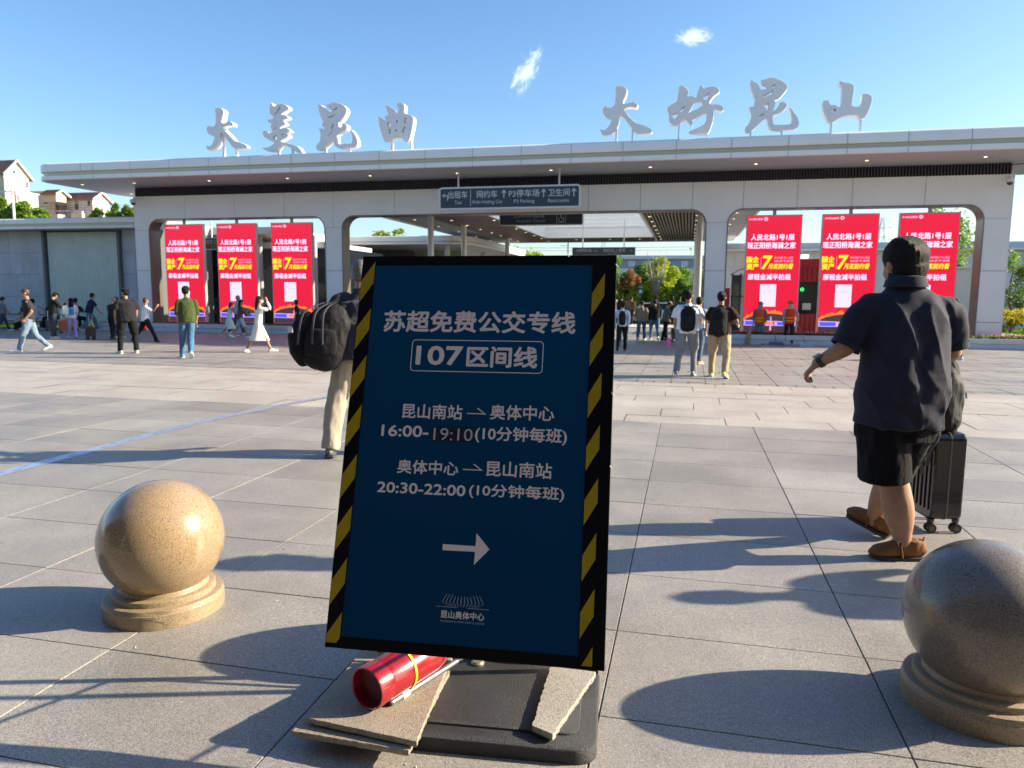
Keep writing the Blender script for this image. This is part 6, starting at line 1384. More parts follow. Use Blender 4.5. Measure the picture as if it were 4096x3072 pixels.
def root_like(o, name, label, category, group=None):
    q = empty(name, o.location, o.rotation_euler.z, o.scale.x, label=label, category=category, group=group); return q
def backpack(o, J, label, c=(.015,.015,.017), w_=.145, h=.40, d=.085, name='backpack', slung=0, lowz=0, strap=True, pocket=True, tilt=0):
    q = root_like(o, name, label, 'backpack'); td = J['td']; V = Vector; fw_ = V((0,td.z,-td.y)); a = J['neck']-td*.10-fw_*(.125+d*.6)+V((slung+tilt,0,lowz)); b_ = a-td*h-V((tilt*1.6,0,0))
    mb = MB(); mb.tube(catmull([a, a.lerp(b_,.25), a.lerp(b_,.7), b_],3), [(w_*.60,d*.55),(w_*.78,d*.75),(w_*.95,d*.9),(w_,d),(w_,d*1.05),(w_,d*1.1),(w_,d*1.1),(w_,d*1.1),(w_*.96,d*1.0),(w_*.92,d*.9)], 16, side=(1,0,0), round_=True)
    fused(mb, 'pack', cloth(c, rough=.6), q, voxel=.015, smooth=4, wr=.008, wscale=14, wz=.7)
    if pocket:
        mb = MB(); c0 = a.lerp(b_,.68)-fw_*d*.95; mb.tube([c0+td*.09, c0, c0-td*.09], [(w_*.68,.03),(w_*.74,.04),(w_*.70,.035)], 14, side=(1,0,0), round_=True); fused(mb, 'front_pocket', cloth(tuple(x*1.3 for x in c), rough=.6), q, voxel=.014, smooth=3, wr=.004, wscale=18)
    if strap:
        for s_ in (-1,1):
            n_ = J['neck']; x = s_*.095+slung*.3
            MB().tube(catmull([a+V((s_*.06,.03,.02)), n_+V((x,-.02,-.045)), n_+V((x*1.15,.09,-.10)), J['che']+V((x*1.5,.125,-.06)), J['pel']+V((s_*.165,.03,.14))],4), [(.024,.007)]*17, 8, side=(1,0,0)).build('strap', cloth(c, rough=.6), q, smooth=True)
    MB().tube(catmull([a+V((-.03,.02,.01)), a+V((0,.0,.055)), a+V((.03,.02,.01))],4), .008, 6).build('top_loop', cloth(c, rough=.6), q)
    return q
def handbag(o, J, k, label, c, w_=.16, h=.22, d=.05, name='shopping_bag', drop=.12, cat_='bag', off=(0,0,0)):
    q = root_like(o, name, label, cat_); p = J['wr'+k]+J['fd'+k]*.09+Vector(off); top = p-Vector((0,0,drop))
    mb = MB(); mb.tube([top, top-Vector((0,0,h*.35)), top-Vector((0,0,h))], [(d*.6,w_*.75),(d,w_),(d,w_*.95)], 14, side=(1,0,0), round_=True)
    fused(mb, 'bag', mat('bag_%.2f_%.2f_%.2f' % c, c, rough=.5, bump=.2, bscale=20), q, voxel=.014, smooth=2, wr=.008, wscale=14)
    MB().tube(catmull([top+Vector((0,-w_*.4,-.01)), p, top+Vector((0,w_*.4,-.01))],4), .006, 6).build('handle', mat('bag_%.2f_%.2f_%.2f' % c, c), q)
    return q
def P(x, y, face, H, label, **k):
    return person(x, y, face+math.degrees(math.atan2(-x, y)), H, label, **k)
def mixp(base, **k): d = dict(base); d.update(k); return d
BK, NV, JN, WH, GR = (.014,.014,.016), (.018,.024,.055), (.13,.20,.30), (.72,.72,.72), (.20,.20,.21)
# ---- left-hand crowd
P(-15.39,14.79,88,1.57,'man in dark grey t-shirt and light jeans striding to the left, elbows bent', top=(.030,.030,.034), bottom=(.18,.26,.34), shoes=(.8,.8,.76), hairm=hair_b, pose=mixp(WALK, armL=(-22,14,62), armR=(14,10,30), lean=3, head=(4,0)), voxel=.013)
P(-23.94,21.9,-75,1.26,'person in grey jacket and black cap at the left edge, facing the bench', top=(.17,.17,.17), sleeve='long', bottom=(.04,.05,.07), hat=('backcap',BK), pose=mixp(WALK, armL=(10,6,30)))
P(-24.3,23.1,-60,1.45,'person in a black sleeveless top sitting on the bench', top=BK, sleeve='none', bottom=(.16,.24,.36), pose=SIT, shoes=(.2,.2,.2))
P(-23.75,23.1,70,1.50,'man in white t-shirt and jeans sitting on the bench, turned left', top=(.5,.5,.52), bottom=(.22,.32,.48), pose=SIT)
o, J = P(-18.99,19.11,-60,1.45,'man in black sweatshirt and cap looking at his phone, plastic bag on his arm', top=BK, sleeve='long', bottom=(.045,.055,.08), hat=('cap',BK), shoes=(.45,.42,.36), pose=mixp(PHONE, legL=(10,4,6), armL=(8,20,40)))
handbag(o, J, 'R', 'white plastic carrier bag held by the man in the black sweatshirt', (.70,.70,.72), .13, .24, .08, 'plastic_bag', .03, off=(.05,-.12,-.18))
P(-22.0,23.1,-40,1.55,'man in a black top sitting behind the man with the plastic bag, white trainers forward', top=(.03,.03,.03), bottom=BK, pose=SIT, shoes=(.8,.8,.8))
o, J = P(-18.79,19.61,5,1.26,'woman with very long black hair, white shirt and lilac trousers seen from behind', top=(.66,.66,.72), sleeve='long', bottom=(.42,.32,.62), hair='long', pose=mixp(WALK, legL=(10,2,4), legR=(-6,2,16)), fat=.88, loose=1.12)
backpack(o, J, 'bright blue drawstring bag on the back of the long-haired woman', (.03,.30,.62), .105, .20, .05, 'drawstring_bag', 0, -.12, pocket=False)
P(-22.9,23.15,60,1.5,'man in black t-shirt and black trousers sitting with a suitcase handle before him', top=BK, bottom=BK, pose=mixp(SIT, armL=(60,6,60)))
P(-21.55,23.3,-70,1.49,'young man in navy t-shirt and loose jeans stepping right with a navy shoulder bag', top=NV, bottom=(.10,.14,.20), pose=mixp(WALK, lean=16, legL=(35,2,20)), shoes=(.3,.3,.3), loose=1.15)
P(-17.11,19.38,-50,1.30,'bald-headed man in black bending over his phone next to a wheeled bag', top=BK, bottom=BK, hair='bald', hairm=hair_g, pose=PHONE, shoes=BK)
P(-17.37,19.92,60,1.30,'person with dark red cap half hidden behind the bald-headed man', top=NV, sleeve='long', hat=('cap',(.16,.015,.02)), bottom=(.05,.08,.14))
P(-13.0,15.2,18,1.56,'heavy man in black t-shirt, baggy black trousers and flat black cap, from behind', top=(.018,.018,.02), bottom=(.012,.012,.014), fat=1.28, hat=('flat',BK), shoes=(.72,.74,.66), pose=dict(legL=(4,7,4), legR=(2,8,4), armL=(4,14,14), armR=(2,14,10), head=(-2,25)), loose=1.12, voxel=.013)
o, J = P(-15.33,18.65,-80,1.35,'man in white shirt and black trousers walking right, hand on chin', top=WH, bottom=BK, shoes=BK, hairm=hair_b, pose=mixp(WALK, armR=(48,4,95), legL=(-24,2,14), legR=(26,2,4)))
handbag(o, J, 'L', 'red shoulder bag carried by the man in the white shirt', (.55,.02,.03), .12, .26, .05, 'red_bag', -.02)
P(-10.92,14.62,4,1.62,'man in olive green overshirt and jeans walking away in teal trainers', top=(.055,.075,.022), sleeve='elbow', bottom=(.07,.15,.25), shoes=(.10,.62,.60), mask=True, pose=mixp(WALK, legL=(10,4,4), legR=(-8,-6,30), armL=(-4,7,10), armR=(4,8,12), head=(0,-35), footp=(0,35)), loose=1.12, voxel=.013)
P(-17.9,26.0,10,1.49,'dark figure behind the gap between the first and second red screen', top=(.03,.03,.035), sleeve='long', bottom=(.03,.045,.06))
P(-14.84,22.0,-85,1.21,'woman in straw hat and long white dress leaning forward as she walks right', top=(.70,.72,.68), sleeve='none', bottom=(.70,.73,.68), legs='skirt', hair='long', hat=('brim',(.62,.56,.42)), shoes=(.5,.3,.28), pose=mixp(WALK, lean=12, armL=(40,4,70), armR=(35,6,70)), fat=.85)
P(-15.13,22.9,-80,1.40,'tall man with shaved head in a beige t-shirt behind the women', top=(.46,.46,.43), bottom=(.05,.10,.09), hair='bald', hairm=hair_g, pose=WALK, shoes=(.5,.5,.5))
o, J = P(-13.89,21.19,-80,1.27,'woman in brown checked jacket, dark cap and pale shorts walking right', top=(.13,.075,.05), sleeve='long', bottom=(.45,.42,.52), legs='shorts', hair='long', hat=('backcap',(.05,.05,.06)), shoes=(.8,.8,.8), fat=.9, pose=mixp(WALK2, armR=(30,5,80), armL=(30,5,80)))
handbag(o, J, 'L', 'grey shoulder bag on the hip of the woman in the brown jacket', (.16,.16,.18), .15, .20, .07, 'shoulder_bag', -.05, off=(0,-.12,-.05))
o, J = P(-10.31,16.48,-82,1.44,'woman in cream dress with long black hair shading her eyes, striding right', top=(.76,.74,.66), sleeve='long', bottom=(.74,.70,.60), legs='skirt', hair='long', mask=True, shoes=(.85,.85,.82), fat=.86, pose=mixp(WALK2, armR=(85,6,110), armL=(-10,6,14), legL=(-20,2,10), legR=(24,2,2)), voxel=.013)
handbag(o, J, 'L', 'pale green shopping bag swinging behind the woman in the cream dress', (.45,.72,.32), .10, .26, .04, 'shopping_bag', .10)
P(-14.6,25.9,0,1.35,'figure in dark blue passing behind the gap between the second and third red screen', top=(.04,.06,.10), sleeve='long', bottom=(.10,.13,.18))
o, J = P(-12.66,22.57,85,1.24,'small short-haired person in black by the third red screen with a white bag', top=BK, bottom=(.02,.02,.03), legs='shorts', shoes=(.75,.75,.73), fat=.85, hair='bob')
handbag(o, J, 'R', 'white bag carried by the person in black beside the third screen', (.72,.72,.74), .12, .24, .09, 'white_bag', -.25, off=(0,-.12,.05))
# suitcases in the left crowd
def suitcase(x, y, rz, w_, d, h, c, label, parent_s=1.0, handle=.35, fine=False):
    o = empty('suitcase', (x,y,0), R(rz), parent_s, label=label, category='suitcase'); m = mat('case_%.2f_%.2f_%.2f' % c, c, rough=.22, coat=.35, vary=.05)
    wz = .085; mb = MB(); n_ = 10
    mb.prism(rounded(-w_/2, w_/2, wz, wz+h, .045, 5), lambda a,b_:(a,-d/2+.012,b_), lambda a,b_:(a,d/2-.012,b_)).build('shell', m, o, bevel=.014 if fine else 0)
    for sgn in (-1,1):
        k = -w_*.40
        while k < w_*.41:
            MB().box(k, k+w_*.06, *(sorted((sgn*(d/2-.013), sgn*(d/2-.004)))), wz+.06, wz+h-.06).build('rib', m, o, bevel=.003 if fine else 0); k += w_*.135
    mb = MB()
    P_ = rounded(-w_/2-.003, w_/2+.003, wz-.003, wz+h+.003, .047, 5); n = len(P_); vs = []
    for yy in (-.006,.006): vs += [(a,yy,b_) for a,b_ in P_]
    mb.add(vs, [(i,(i+1)%n,n+(i+1)%n,n+i) for i in range(n)]).build('zip', mat('zip_grey',(.12,.12,.12),rough=.3,metal=.5), o)
    for sx in (-1,1):
        for sy in (-1,1):
            cx, cy = sx*(w_/2-.035), sy*(d/2-.03)
            MB().tube([(cx,cy,.055),(cx,cy,wz+.005)], [.016,.024], 10).build('caster', dark_m, o)
            for q in (-.017,.017):
                wv = MB().tube([(cx+q-.008,cy,.030),(cx+q+.008,cy,.030)], .030, 18, side=(0,1,0)).build('wheel', mat('wheel_black',(.02,.02,.02),rough=.45), o, smooth=True)
                if fine: MB().tube([(cx+q-.0095,cy,.030),(cx+q+.0095,cy,.030)], .017, 14, side=(0,1,0)).build('hub', mat('hub_grey',(.10,.10,.10),rough=.4), wv)
    for q in (-1,1): MB().tube([(q*w_*.2,d/2-.03,wz+h),(q*w_*.2,d/2-.03,wz+h+handle)], .008, 6).build('pull_rod', steel_m, o)
    MB().tube([(-w_*.22,d/2-.03,wz+h+handle),(w_*.22,d/2-.03,wz+h+handle)], .013, 8).build('handle', dark_m, o)
    return o
suitcase(-23.2,22.3,40,.34,.22,.42,(.02,.02,.022),'black suitcase standing by the bench behind the striding man',1.0)
suitcase(-21.0,21.6,60,.34,.22,.42,(.30,.05,.03),'rust-red suitcase beside the woman with the blue bag',.95)
suitcase(-17.75,19.2,20,.26,.18,.34,(.015,.015,.017),'small black wheeled bag at the feet of the bald-headed man',.95)
suitcase(-22.75,22.75,60,.30,.20,.36,(.04,.04,.05),'dark suitcase with raised handle in front of the seated man in black',.95)
# ---- passage crowd
P(-3.61,37.22,-20,1.48,'woman in cream jacket deep in the passage, next to the poster board edge', top=(.60,.52,.42), sleeve='long', bottom=(.4,.4,.4), hair='bun', hairm=hair_b)
P(-3.13,36.44,10,1.43,'person in black near the railing, right of the cream jacket', top=BK, sleeve='long', bottom=BK)
P(-1.9,22.95,0,1.31,'man in navy jacket walking in the passage, behind the slim white-shirted person', top=NV, sleeve='long', bottom=(.07,.10,.15), shoes=(.5,.5,.5), fat=1.1, pose=WALK)
o, J = P(-1.68,19.88,0,1.31,'slim person in white shirt and black trousers walking away, phone in hand', top=(.62,.68,.76), sleeve='long', bottom=BK, shoes=BK, pose=mixp(WALK2, armL=(-10,14,10), legL=(-14,4,22), legR=(10,2,2)), coll=(.7,.74,.8))
backpack(o, J, 'black backpack on the slim person in the white shirt', w_=.125, h=.38)
P(-1.45,24.53,-5,1.33,'person in tan jacket and wide jeans walking beside the man in black', top=(.30,.20,.13), sleeve='long', bottom=(.06,.11,.20), hair='short', pose=mixp(WALK2, lean=2), loose=1.15)
P(-1.05,24.9,5,1.38,'broad man in black printed jacket and jeans with white trainers, walking away', top=BK, sleeve='long', bottom=(.09,.16,.26), shoes=(.75,.75,.75), fat=1.15, pose=WALK)
P(-1.52,36.18,20,1.42,'person with a flat black cap near the white car', top=(.05,.05,.05), sleeve='long', bottom=(.06,.06,.05), hat=('flat',BK))
P(-2.6,35.4,-30,1.40,'person in brown jacket far back in front of the railing', top=(.12,.08,.06), sleeve='long', bottom=BK)
P(-.69,24.59,-75,1.30,'person in grey-green parka and beige cap standing sideways with a phone', top=(.12,.13,.11), sleeve='long', bottom=BK, hat=('cap',(.42,.33,.24)), shoes=BK, pose=mixp(PHONE, lean=6), loose=1.15)
P(-.73,36.5,10,1.45,'woman with long black hair far back by the railing', top=BK, sleeve='long', bottom=BK, hair='long')
P(-.40,36.6,-10,1.41,'person in navy jacket far back, right of the long-haired woman', top=(.03,.05,.09), sleeve='long', bottom=BK)
P(.12,30.5,30,1.36,'person in blue jeans standing behind the two men with backpacks', top=(.10,.13,.16), sleeve='long', bottom=(.10,.16,.24))
o, J = P(0.0,14.12,-8,1.60,'stocky man in white t-shirt and grey trousers walking away', top=(.78,.78,.79), bottom=(.24,.25,.27), shoes=(.22,.24,.25), fat=1.2, pose=mixp(WALK, legL=(-10,3,18), legR=(8,3,4), armL=(2,12,12), armR=(22,10,60), head=(0,-12)), voxel=.012, loose=1.05)
backpack(o, J, 'plain black backpack on the man in the white t-shirt', w_=.155, h=.40, d=.085, slung=.03)
o, J = P(.58,14.02,-8,1.57,'man in dark brown t-shirt and khaki trousers walking away in neon green shoes', top=(.032,.015,.015), bottom=(.46,.34,.20), shoes=(.42,.78,.05), fat=1.18, pose=mixp(WALK2, legL=(8,4,4), legR=(-8,5,20), armL=(14,10,70), armR=(0,28,75), footp=(0,22)), voxel=.012, loose=1.1)
backpack(o, J, 'shiny black backpack with straps on the man in khaki trousers', w_=.16, h=.46, d=.10)
o, J = P(.23,16.64,-25,1.46,'man in pale blue shirt mostly hidden between the two men with backpacks', top=(.50,.56,.62), bottom=(.10,.13,.18), shoes=(.5,.22,.06))
suitcase(-.35,24.3,20,.3,.2,.4,(.02,.02,.02),'black suitcase left of the man in the white t-shirt',.9)
MBp = empty('pink_bag', (-.33,14.1,.62), label='pink bag beside the left leg of the man in the white t-shirt', category='bag'); MB().box(-.03,.04,-.04,.04,-.10,.08).build('bag', mat('pink',(.75,.12,.45),rough=.5), MBp, bevel=.015)
# ---- sweepers
ORG = (.85,.10,.015)
o, J = P(2.15,23.95,180,1.30,'left street sweeper in orange vest and hat with grey neck cloth, holding a broom', top=(.20,.13,.17), sleeve='long', bottom=(.12,.19,.27), shoes=BK, hat=('brim',ORG), vest=ORG, scarf=(.26,.32,.38), pose=dict(armL=(8,10,20), armR=(8,10,14), head=(0,-30)), fat=.98)
o, J = P(3.0,23.84,180,1.34,'right street sweeper in orange-red vest and hat, leaning on a dustpan handle', top=(.36,.34,.30), sleeve='long', bottom=(.02,.025,.035), shoes=(.35,.28,.24), hat=('brim',ORG), vest=(.85,.05,.02), scarf=(.5,.42,.36), pose=dict(armL=(10,22,26), armR=(5,8,10), head=(5,-35)), fat=.98)
o = empty('broom', (1.78,23.7,0), label='straw broom held upright by the left sweeper', category='broom')
MB().tube([(.02,0,.02),(.05,0,.30),(.10,.02,.50)], [(.085,.03),(.06,.022),(.02,.018)], 12).build('bristles', mat('straw',(.42,.26,.11),rough=.9,bump=.6,bscale=60,aniso=(4,4,.3)), o, smooth=True); MB().tube([(.10,.02,.48),(.24,.05,.80)], .012, 8).build('handle', mat('broom_wood',(.45,.33,.2)), o)
def dustpan(x, y, s_, lean, label, c):
    o = empty('dustpan', (x,y,0), label=label, category='dustpan'); m = mat('pan_%.2f' % c[0], c, rough=.4)
    mb = MB(); mb.box(-.20,.20,-.13,.13,.0,.012); mb.box(-.20,-.19,-.13,.13,.012,.07); mb.box(.19,.20,-.13,.13,.012,.07); mb.box(-.19,.19,.12,.13,.012,.10); mb.build('pan', m, o)
    MB().tube([(0,.12,.08),(lean,.10,.72)], .011, 8).build('handle', mat('pole_brown',(.30,.17,.12)), o)
dustpan(2.62,23.55,1,-.10,'flat grey dustpan on a pole standing between the two sweepers',(.16,.19,.20)); dustpan(3.45,23.45,1,-.28,'pale dustpan on a pole to the right of the right sweeper',(.55,.60,.60))
P(6.12,19.41,75,1.45,'man in white t-shirt and black trousers mostly hidden behind the big man', top=(.72,.72,.70), bottom=BK, shoes=(.8,.8,.8), pose=dict(armL=(-6,16,50), armR=(-8,14,50)))
# ---- elderly man with backpack behind the poster board
o, J = person(-2.90, 6.28, 13, 1.83, 'elderly man in dark jacket and beige trousers walking away, half hidden by the poster board', top=(.045,.043,.052), sleeve='long', bottom=(.36,.32,.25), shoes=(.10,.11,.11), hairm=hair_g, pose=dict(legL=(-2,14,12), legR=(20,4,30), armL=(-12,16,30), armR=(10,10,30), lean=8, head=(8,0), footp=(12,0)), fat=1.16, voxel=.011, loose=1.35, coll=(.05,.048,.055))
q = backpack(o, J, 'large black backpack hanging low off the left shoulder of the elderly man', (.016,.015,.017), .19, .42, .11, slung=-.26, lowz=-.08, tilt=.07)
td = J['td']; V = Vector
bx = MB(); c0 = J['che']+V((-.47,-.22,-.20)); bx.tube([c0+V((.06,0,.17)), c0+V((.03,0,.10)), c0, c0-V((-.01,0,.12)), c0-V((-.03,0,.18))], [(.06,.05),(.09,.08),(.105,.095),(.105,.095),(.08,.075)], 14, round_=True)
b2 = root_like(o, 'camera_bag', 'smaller round black pack strapped to the side of the big backpack, white tag on it', 'bag'); fused(bx, 'bag', cloth((.012,.012,.013), rough=.7), b2, voxel=.013, smooth=3, wr=.006, wscale=14)
MB().box(c0.x-.07,c0.x-.03,c0.y-.118,c0.y-.110,c0.z+.04,c0.z+.085).build('tag', mat('tag_white',(.6,.63,.66)), b2)
for dx in (-.10,.0,.07): MB().tube(catmull([J['neck']+V((-.22+dx*.5,-.20,-.09)), J['che']+V((-.31+dx,-.325,-.0)), J['pel']+V((-.33+dx*1.2,-.325,.08))],5), [(.010,.004)]*11, 6).build('compression_strap', mat('strap_grey',(.045,.045,.05),rough=.6), b2, smooth=True)
# person whose shadow falls between bollard and board is the big man himself

# ================================================================== the big man in the polo shirt
MR = math.degrees(YAW); MO = Vector((1.15,4.52,0))
mn = empty('person', MO, R(MR), 1, label='big man in navy polo shirt and black shorts walking away, wearing brown clogs', category='person')
V = Vector; CU = .035
sk = skin(1.0)
b = MB()
# torso core, neck and head
b.tube([(CU,.02,.90),(CU+.0,.0,1.2),(CU-.01,.02,1.45),(CU-.01,.03,1.53)], [(.17,.13),(.18,.14),(.15,.10),(.085,.08)], 14, round_=True)
b.tube([(CU-.012,.03,1.50),(CU-.010,.035,1.575),(CU-.010,.045,1.64)], [(.088,.086),(.078,.080),(.080,.085)], 16)
HC = V((.028,.055,1.690)); HR = Matrix.Rotation(R(16), 3, 'Z')
b.ell(HC, .098, .112, .118, 22, 16, rot=HR); b.ell(HC+HR @ V((0,.045,-.060)), .078, .072, .064, 18, 12, rot=HR)
b.ell(HC+HR @ V((0,.125,-.020)), .017, .024, .028, 10, 8, rot=HR)
for s_ in (-1,1): b.ell(HC+HR @ V((s_*.104,-.004,-.026)), .014, .024, .038, 12, 8, rot=HR)
# left arm (image left): upper arm out and down, forearm swinging forward-left; right arm bent forward onto the case handle
SL, EL, WL = V((-.150,.02,1.430)), V((-.285,.015,1.215)), V((-.408,.10,1.115))
SR, ER, WR_ = V((.235,.02,1.425)), V((.318,.03,1.190)), V((.335,.26,1.10))
for (s_, e_, w__, sg) in ((SL,EL,WL,-1),(SR,ER,WR_,1)):
    b.tube([V((CU,.02,1.40)), s_, s_.lerp(e_,.5), e_], [.07,.068,.060,.050], 14, side=(0,1,0)); b.tube(catmull([s_.lerp(e_,.8), e_, e_.lerp(w__,.35), w__],3), [.052,.051,.050,.050,.049,.048,.046,.040,.034,.030], 14, side=(0,1,0), round_=True)
fdL = (WL-EL).normalized(); hand_into(b, WL, (fdL+V((.08,0,-.35))).normalized(), (.35,1,.1), -1, 1.0, .98)
hand_into(b, WR_, V((0,.75,-.35)), (1,0,0), -1, 1.0, 1.05)
# legs: weight on the left one (image left, nearer), the other one reaching forward
HL, KL, AL = V((-.035,.02,.88)), V((.015,.0,.50)), V((.095,-.01,.095)); HR2, KR, AR = V((.12,.03,.88)), V((.145,.24,.50)), V((.125,.39,.135))
b.tube(catmull([HL, HL.lerp(KL,.6), KL, V((.045,-.012,.345)), V((.078,-.008,.20)), AL, AL+V((0,0,-.04))],3), [.11,.11,.105,.10,.093,.085,.078,.079,.082,.084,.084,.080,.070,.058,.050,.045,.043,.042,.042], 18, side=(1,0,0), round_=True)
b.tube(catmull([HR2, HR2.lerp(KR,.6), KR, KR.lerp(AR,.4)+V((.01,-.015,0)), KR.lerp(AR,.75), AR, AR+V((0,0,-.04))],3), [.11,.11,.105,.10,.093,.085,.078,.079,.081,.082,.080,.072,.062,.054,.048,.045,.043,.042,.042], 18, side=(1,0,0), round_=True)
fused(b, 'body', sk, mn, voxel=.0085, smooth=3)
h = MB(); h.ell(HC+V((0,-.010,.030)), .118, .122, .112, 22, 14, rot=HR); h.ell(HC+HR @ V((.0,-.040,-.030)), .103, .088, .098, 20, 12, rot=HR); h.ell(HC+HR @ V((.045,.04,.07)), .07, .075, .055, 14, 8); h.ell(HC+HR @ V((-.03,-.02,.09)), .08, .08, .048, 14, 8)
fused(h, 'hair', hair_m, mn, voxel=.006, smooth=5, wr=.0018, wscale=90, wz=.3)
# polo shirt
navy = mat('polo_navy', (.020,.023,.040), spec=.2, rough=.8, vary=.10, vscale=30, bump=.25, bscale=260)
navy.node_tree.nodes['Principled BSDF'].inputs['Sheen Weight'].default_value = .12; navy.node_tree.nodes['Principled BSDF'].inputs['Sheen Roughness'].default_value = .4
t = MB()
t.tube([V((CU-.012,.0,.778)), V((CU-.010,.0,.83)), V((CU-.006,-.005,.92)), V((CU+.0,-.012,1.02)), V((CU,-.008,1.12)), V((CU,.0,1.22)), V((CU,.005,1.31)), V((CU,.010,1.38)), V((CU-.002,.014,1.435)), V((CU-.006,.018,1.475)), V((CU-.008,.022,1.51)), V((CU-.009,.028,1.545)), V((CU-.010,.03,1.568))],
       [(.238,.185),(.240,.190),(.241,.200),(.240,.200),(.238,.190),(.234,.178),(.229,.165),(.222,.150),(.212,.132),(.184,.116),(.143,.102),(.100,.091),(.090,.087)], 44, side=(1,0,0))
t.tube(catmull([V((CU-.06,.02,1.42)), V((-.168,.018,1.425)), V((-.245,.010,1.330)), V((-.285,.010,1.232))],3), [.082,.085,.088,.089,.086,.082,.079,.077,.076,.076], 24, side=(0,1,0))
t.tube(catmull([V((CU+.07,.02,1.41)), V((.250,.018,1.415)), V((.302,.02,1.328)), V((.316,.028,1.235))],3), [.082,.085,.088,.089,.086,.082,.079,.077,.076,.075], 24, side=(0,1,0))
t.ell(V((-.158,.018,1.412)), .085,.088,.085, 18,12); t.ell(V((.240,.018,1.408)), .085,.088,.085, 18,12)
def folds(co, no):
    # drape: diagonal pulls from the shoulder blades to the hips, hollow along the spine, rumpled hem
    f = noise.noise; out = co.copy(); e = math.exp
    for i, ((x, y, z), nn_) in enumerate(zip(co.tolist(), no.tolist())):
        u = x-CU; d = 0
        back = max(0, min(1, (-y+.03)/.12))
        if back:
            d -= .024*back*e(-(u/.045)**2)*max(0, min(1, (1.42-z)/.25))*max(0, min(1, (z-.80)/.3))
            d += .012*back*(e(-((u-.11)/.055)**2)+e(-((u+.11)/.055)**2))*e(-((z-1.33)/.13)**2)
        w1 = f((u*9+z*5.5, y*3, z*2.2-u*3))+.6*f((u*16-z*9+7, y*4, z*4)); w2 = f((u*4.5, y*4, z*13+u*9)); c1 = (1-abs(f((u*7+z*2.5+3, y*2, z*1.6-u*2))))**5; c2 = (1-abs(f((u*5-z*4+9, y*2, z*6+u*3))))**5
        d += back*(.011*c1-.004)+.008*c2*max(0,min(1,(1.15-z)/.2))
        low = max(0, min(1, (1.12-z)/.25)); d += w1*.009*(.5+.6*(1-low)) + w2*.020*low*(1-abs(u)*1.5)
        out[i] = (x+nn_[0]*d, y+nn_[1]*d, z+nn_[2]*d+(.006*math.sin(u*40)*(.80-z)/.03 if z < .80 else 0))
    return out
fused(t, 'polo_shirt', navy, mn, voxel=.0085, smooth=2, post=folds)
cl = MB(); cl.tube([V((CU-.012,.030,1.545)), V((CU-.012,.026,1.585)), V((CU-.012,.022,1.602)), V((CU-.012,.020,1.592)), V((CU-.012,.016,1.560)), V((CU-.012,.016,1.548))], [(.094,.088),(.090,.086),(.092,.089),(.103,.100),(.112,.106),(.115,.108)], 36, side=(1,0,0), caps=False)
cl.build('collar', navy, mn, smooth=True)
for e_, s_ in ((V((-.290,.010,1.222)), V((-.262,.010,1.275))), (V((.318,.029,1.222)), V((.304,.026,1.280)))):
    d_ = (e_-s_).normalized(); MB().tube([e_-d_*.022, e_+d_*.012], [.0815,.0825], 26, side=(0,1,0), caps=False).build('sleeve_cuff', navy, mn, smooth=True)
# shorts
sh_m = cloth((.005,.005,.006), 'shorts_black', rough=.85, fold=.4)
s_ = MB(); s_.tube([V((CU-.008,.01,.86)), V((CU-.008,.01,.78)), V((CU-.012,.01,.70))], [(.225,.172),(.228,.176),(.222,.175)], 30, side=(1,0,0))
s_.tube([V((-.060,.005,.80)), V((-.050,.0,.66)), V((-.035,-.005,.54)), V((-.028,-.005,.462))], [(.135,.165),(.135,.160),(.134,.150),(.137,.150)], 26, side=(1,0,0))
s_.tube([V((.125,.03,.80)), V((.110,.08,.66)), V((.110,.14,.54)), V((.110,.18,.468))], [(.120,.150),(.110,.145),(.105,.135),(.105,.132)], 26, side=(1,0,0))
fused(s_, 'shorts', sh_m, mn, voxel=.0085, smooth=2, wr=.012, wscale=9, wz=.45)
pk = MB(); pk.tube(catmull([V((.215,-.09,.775)), V((.190,-.105,.70)), V((.150,-.02,.55))],4), [(.006,.004)]*9, 6); pk.build('pocket_seam', mat('seam_grey',(.10,.10,.11)), mn, smooth=True)
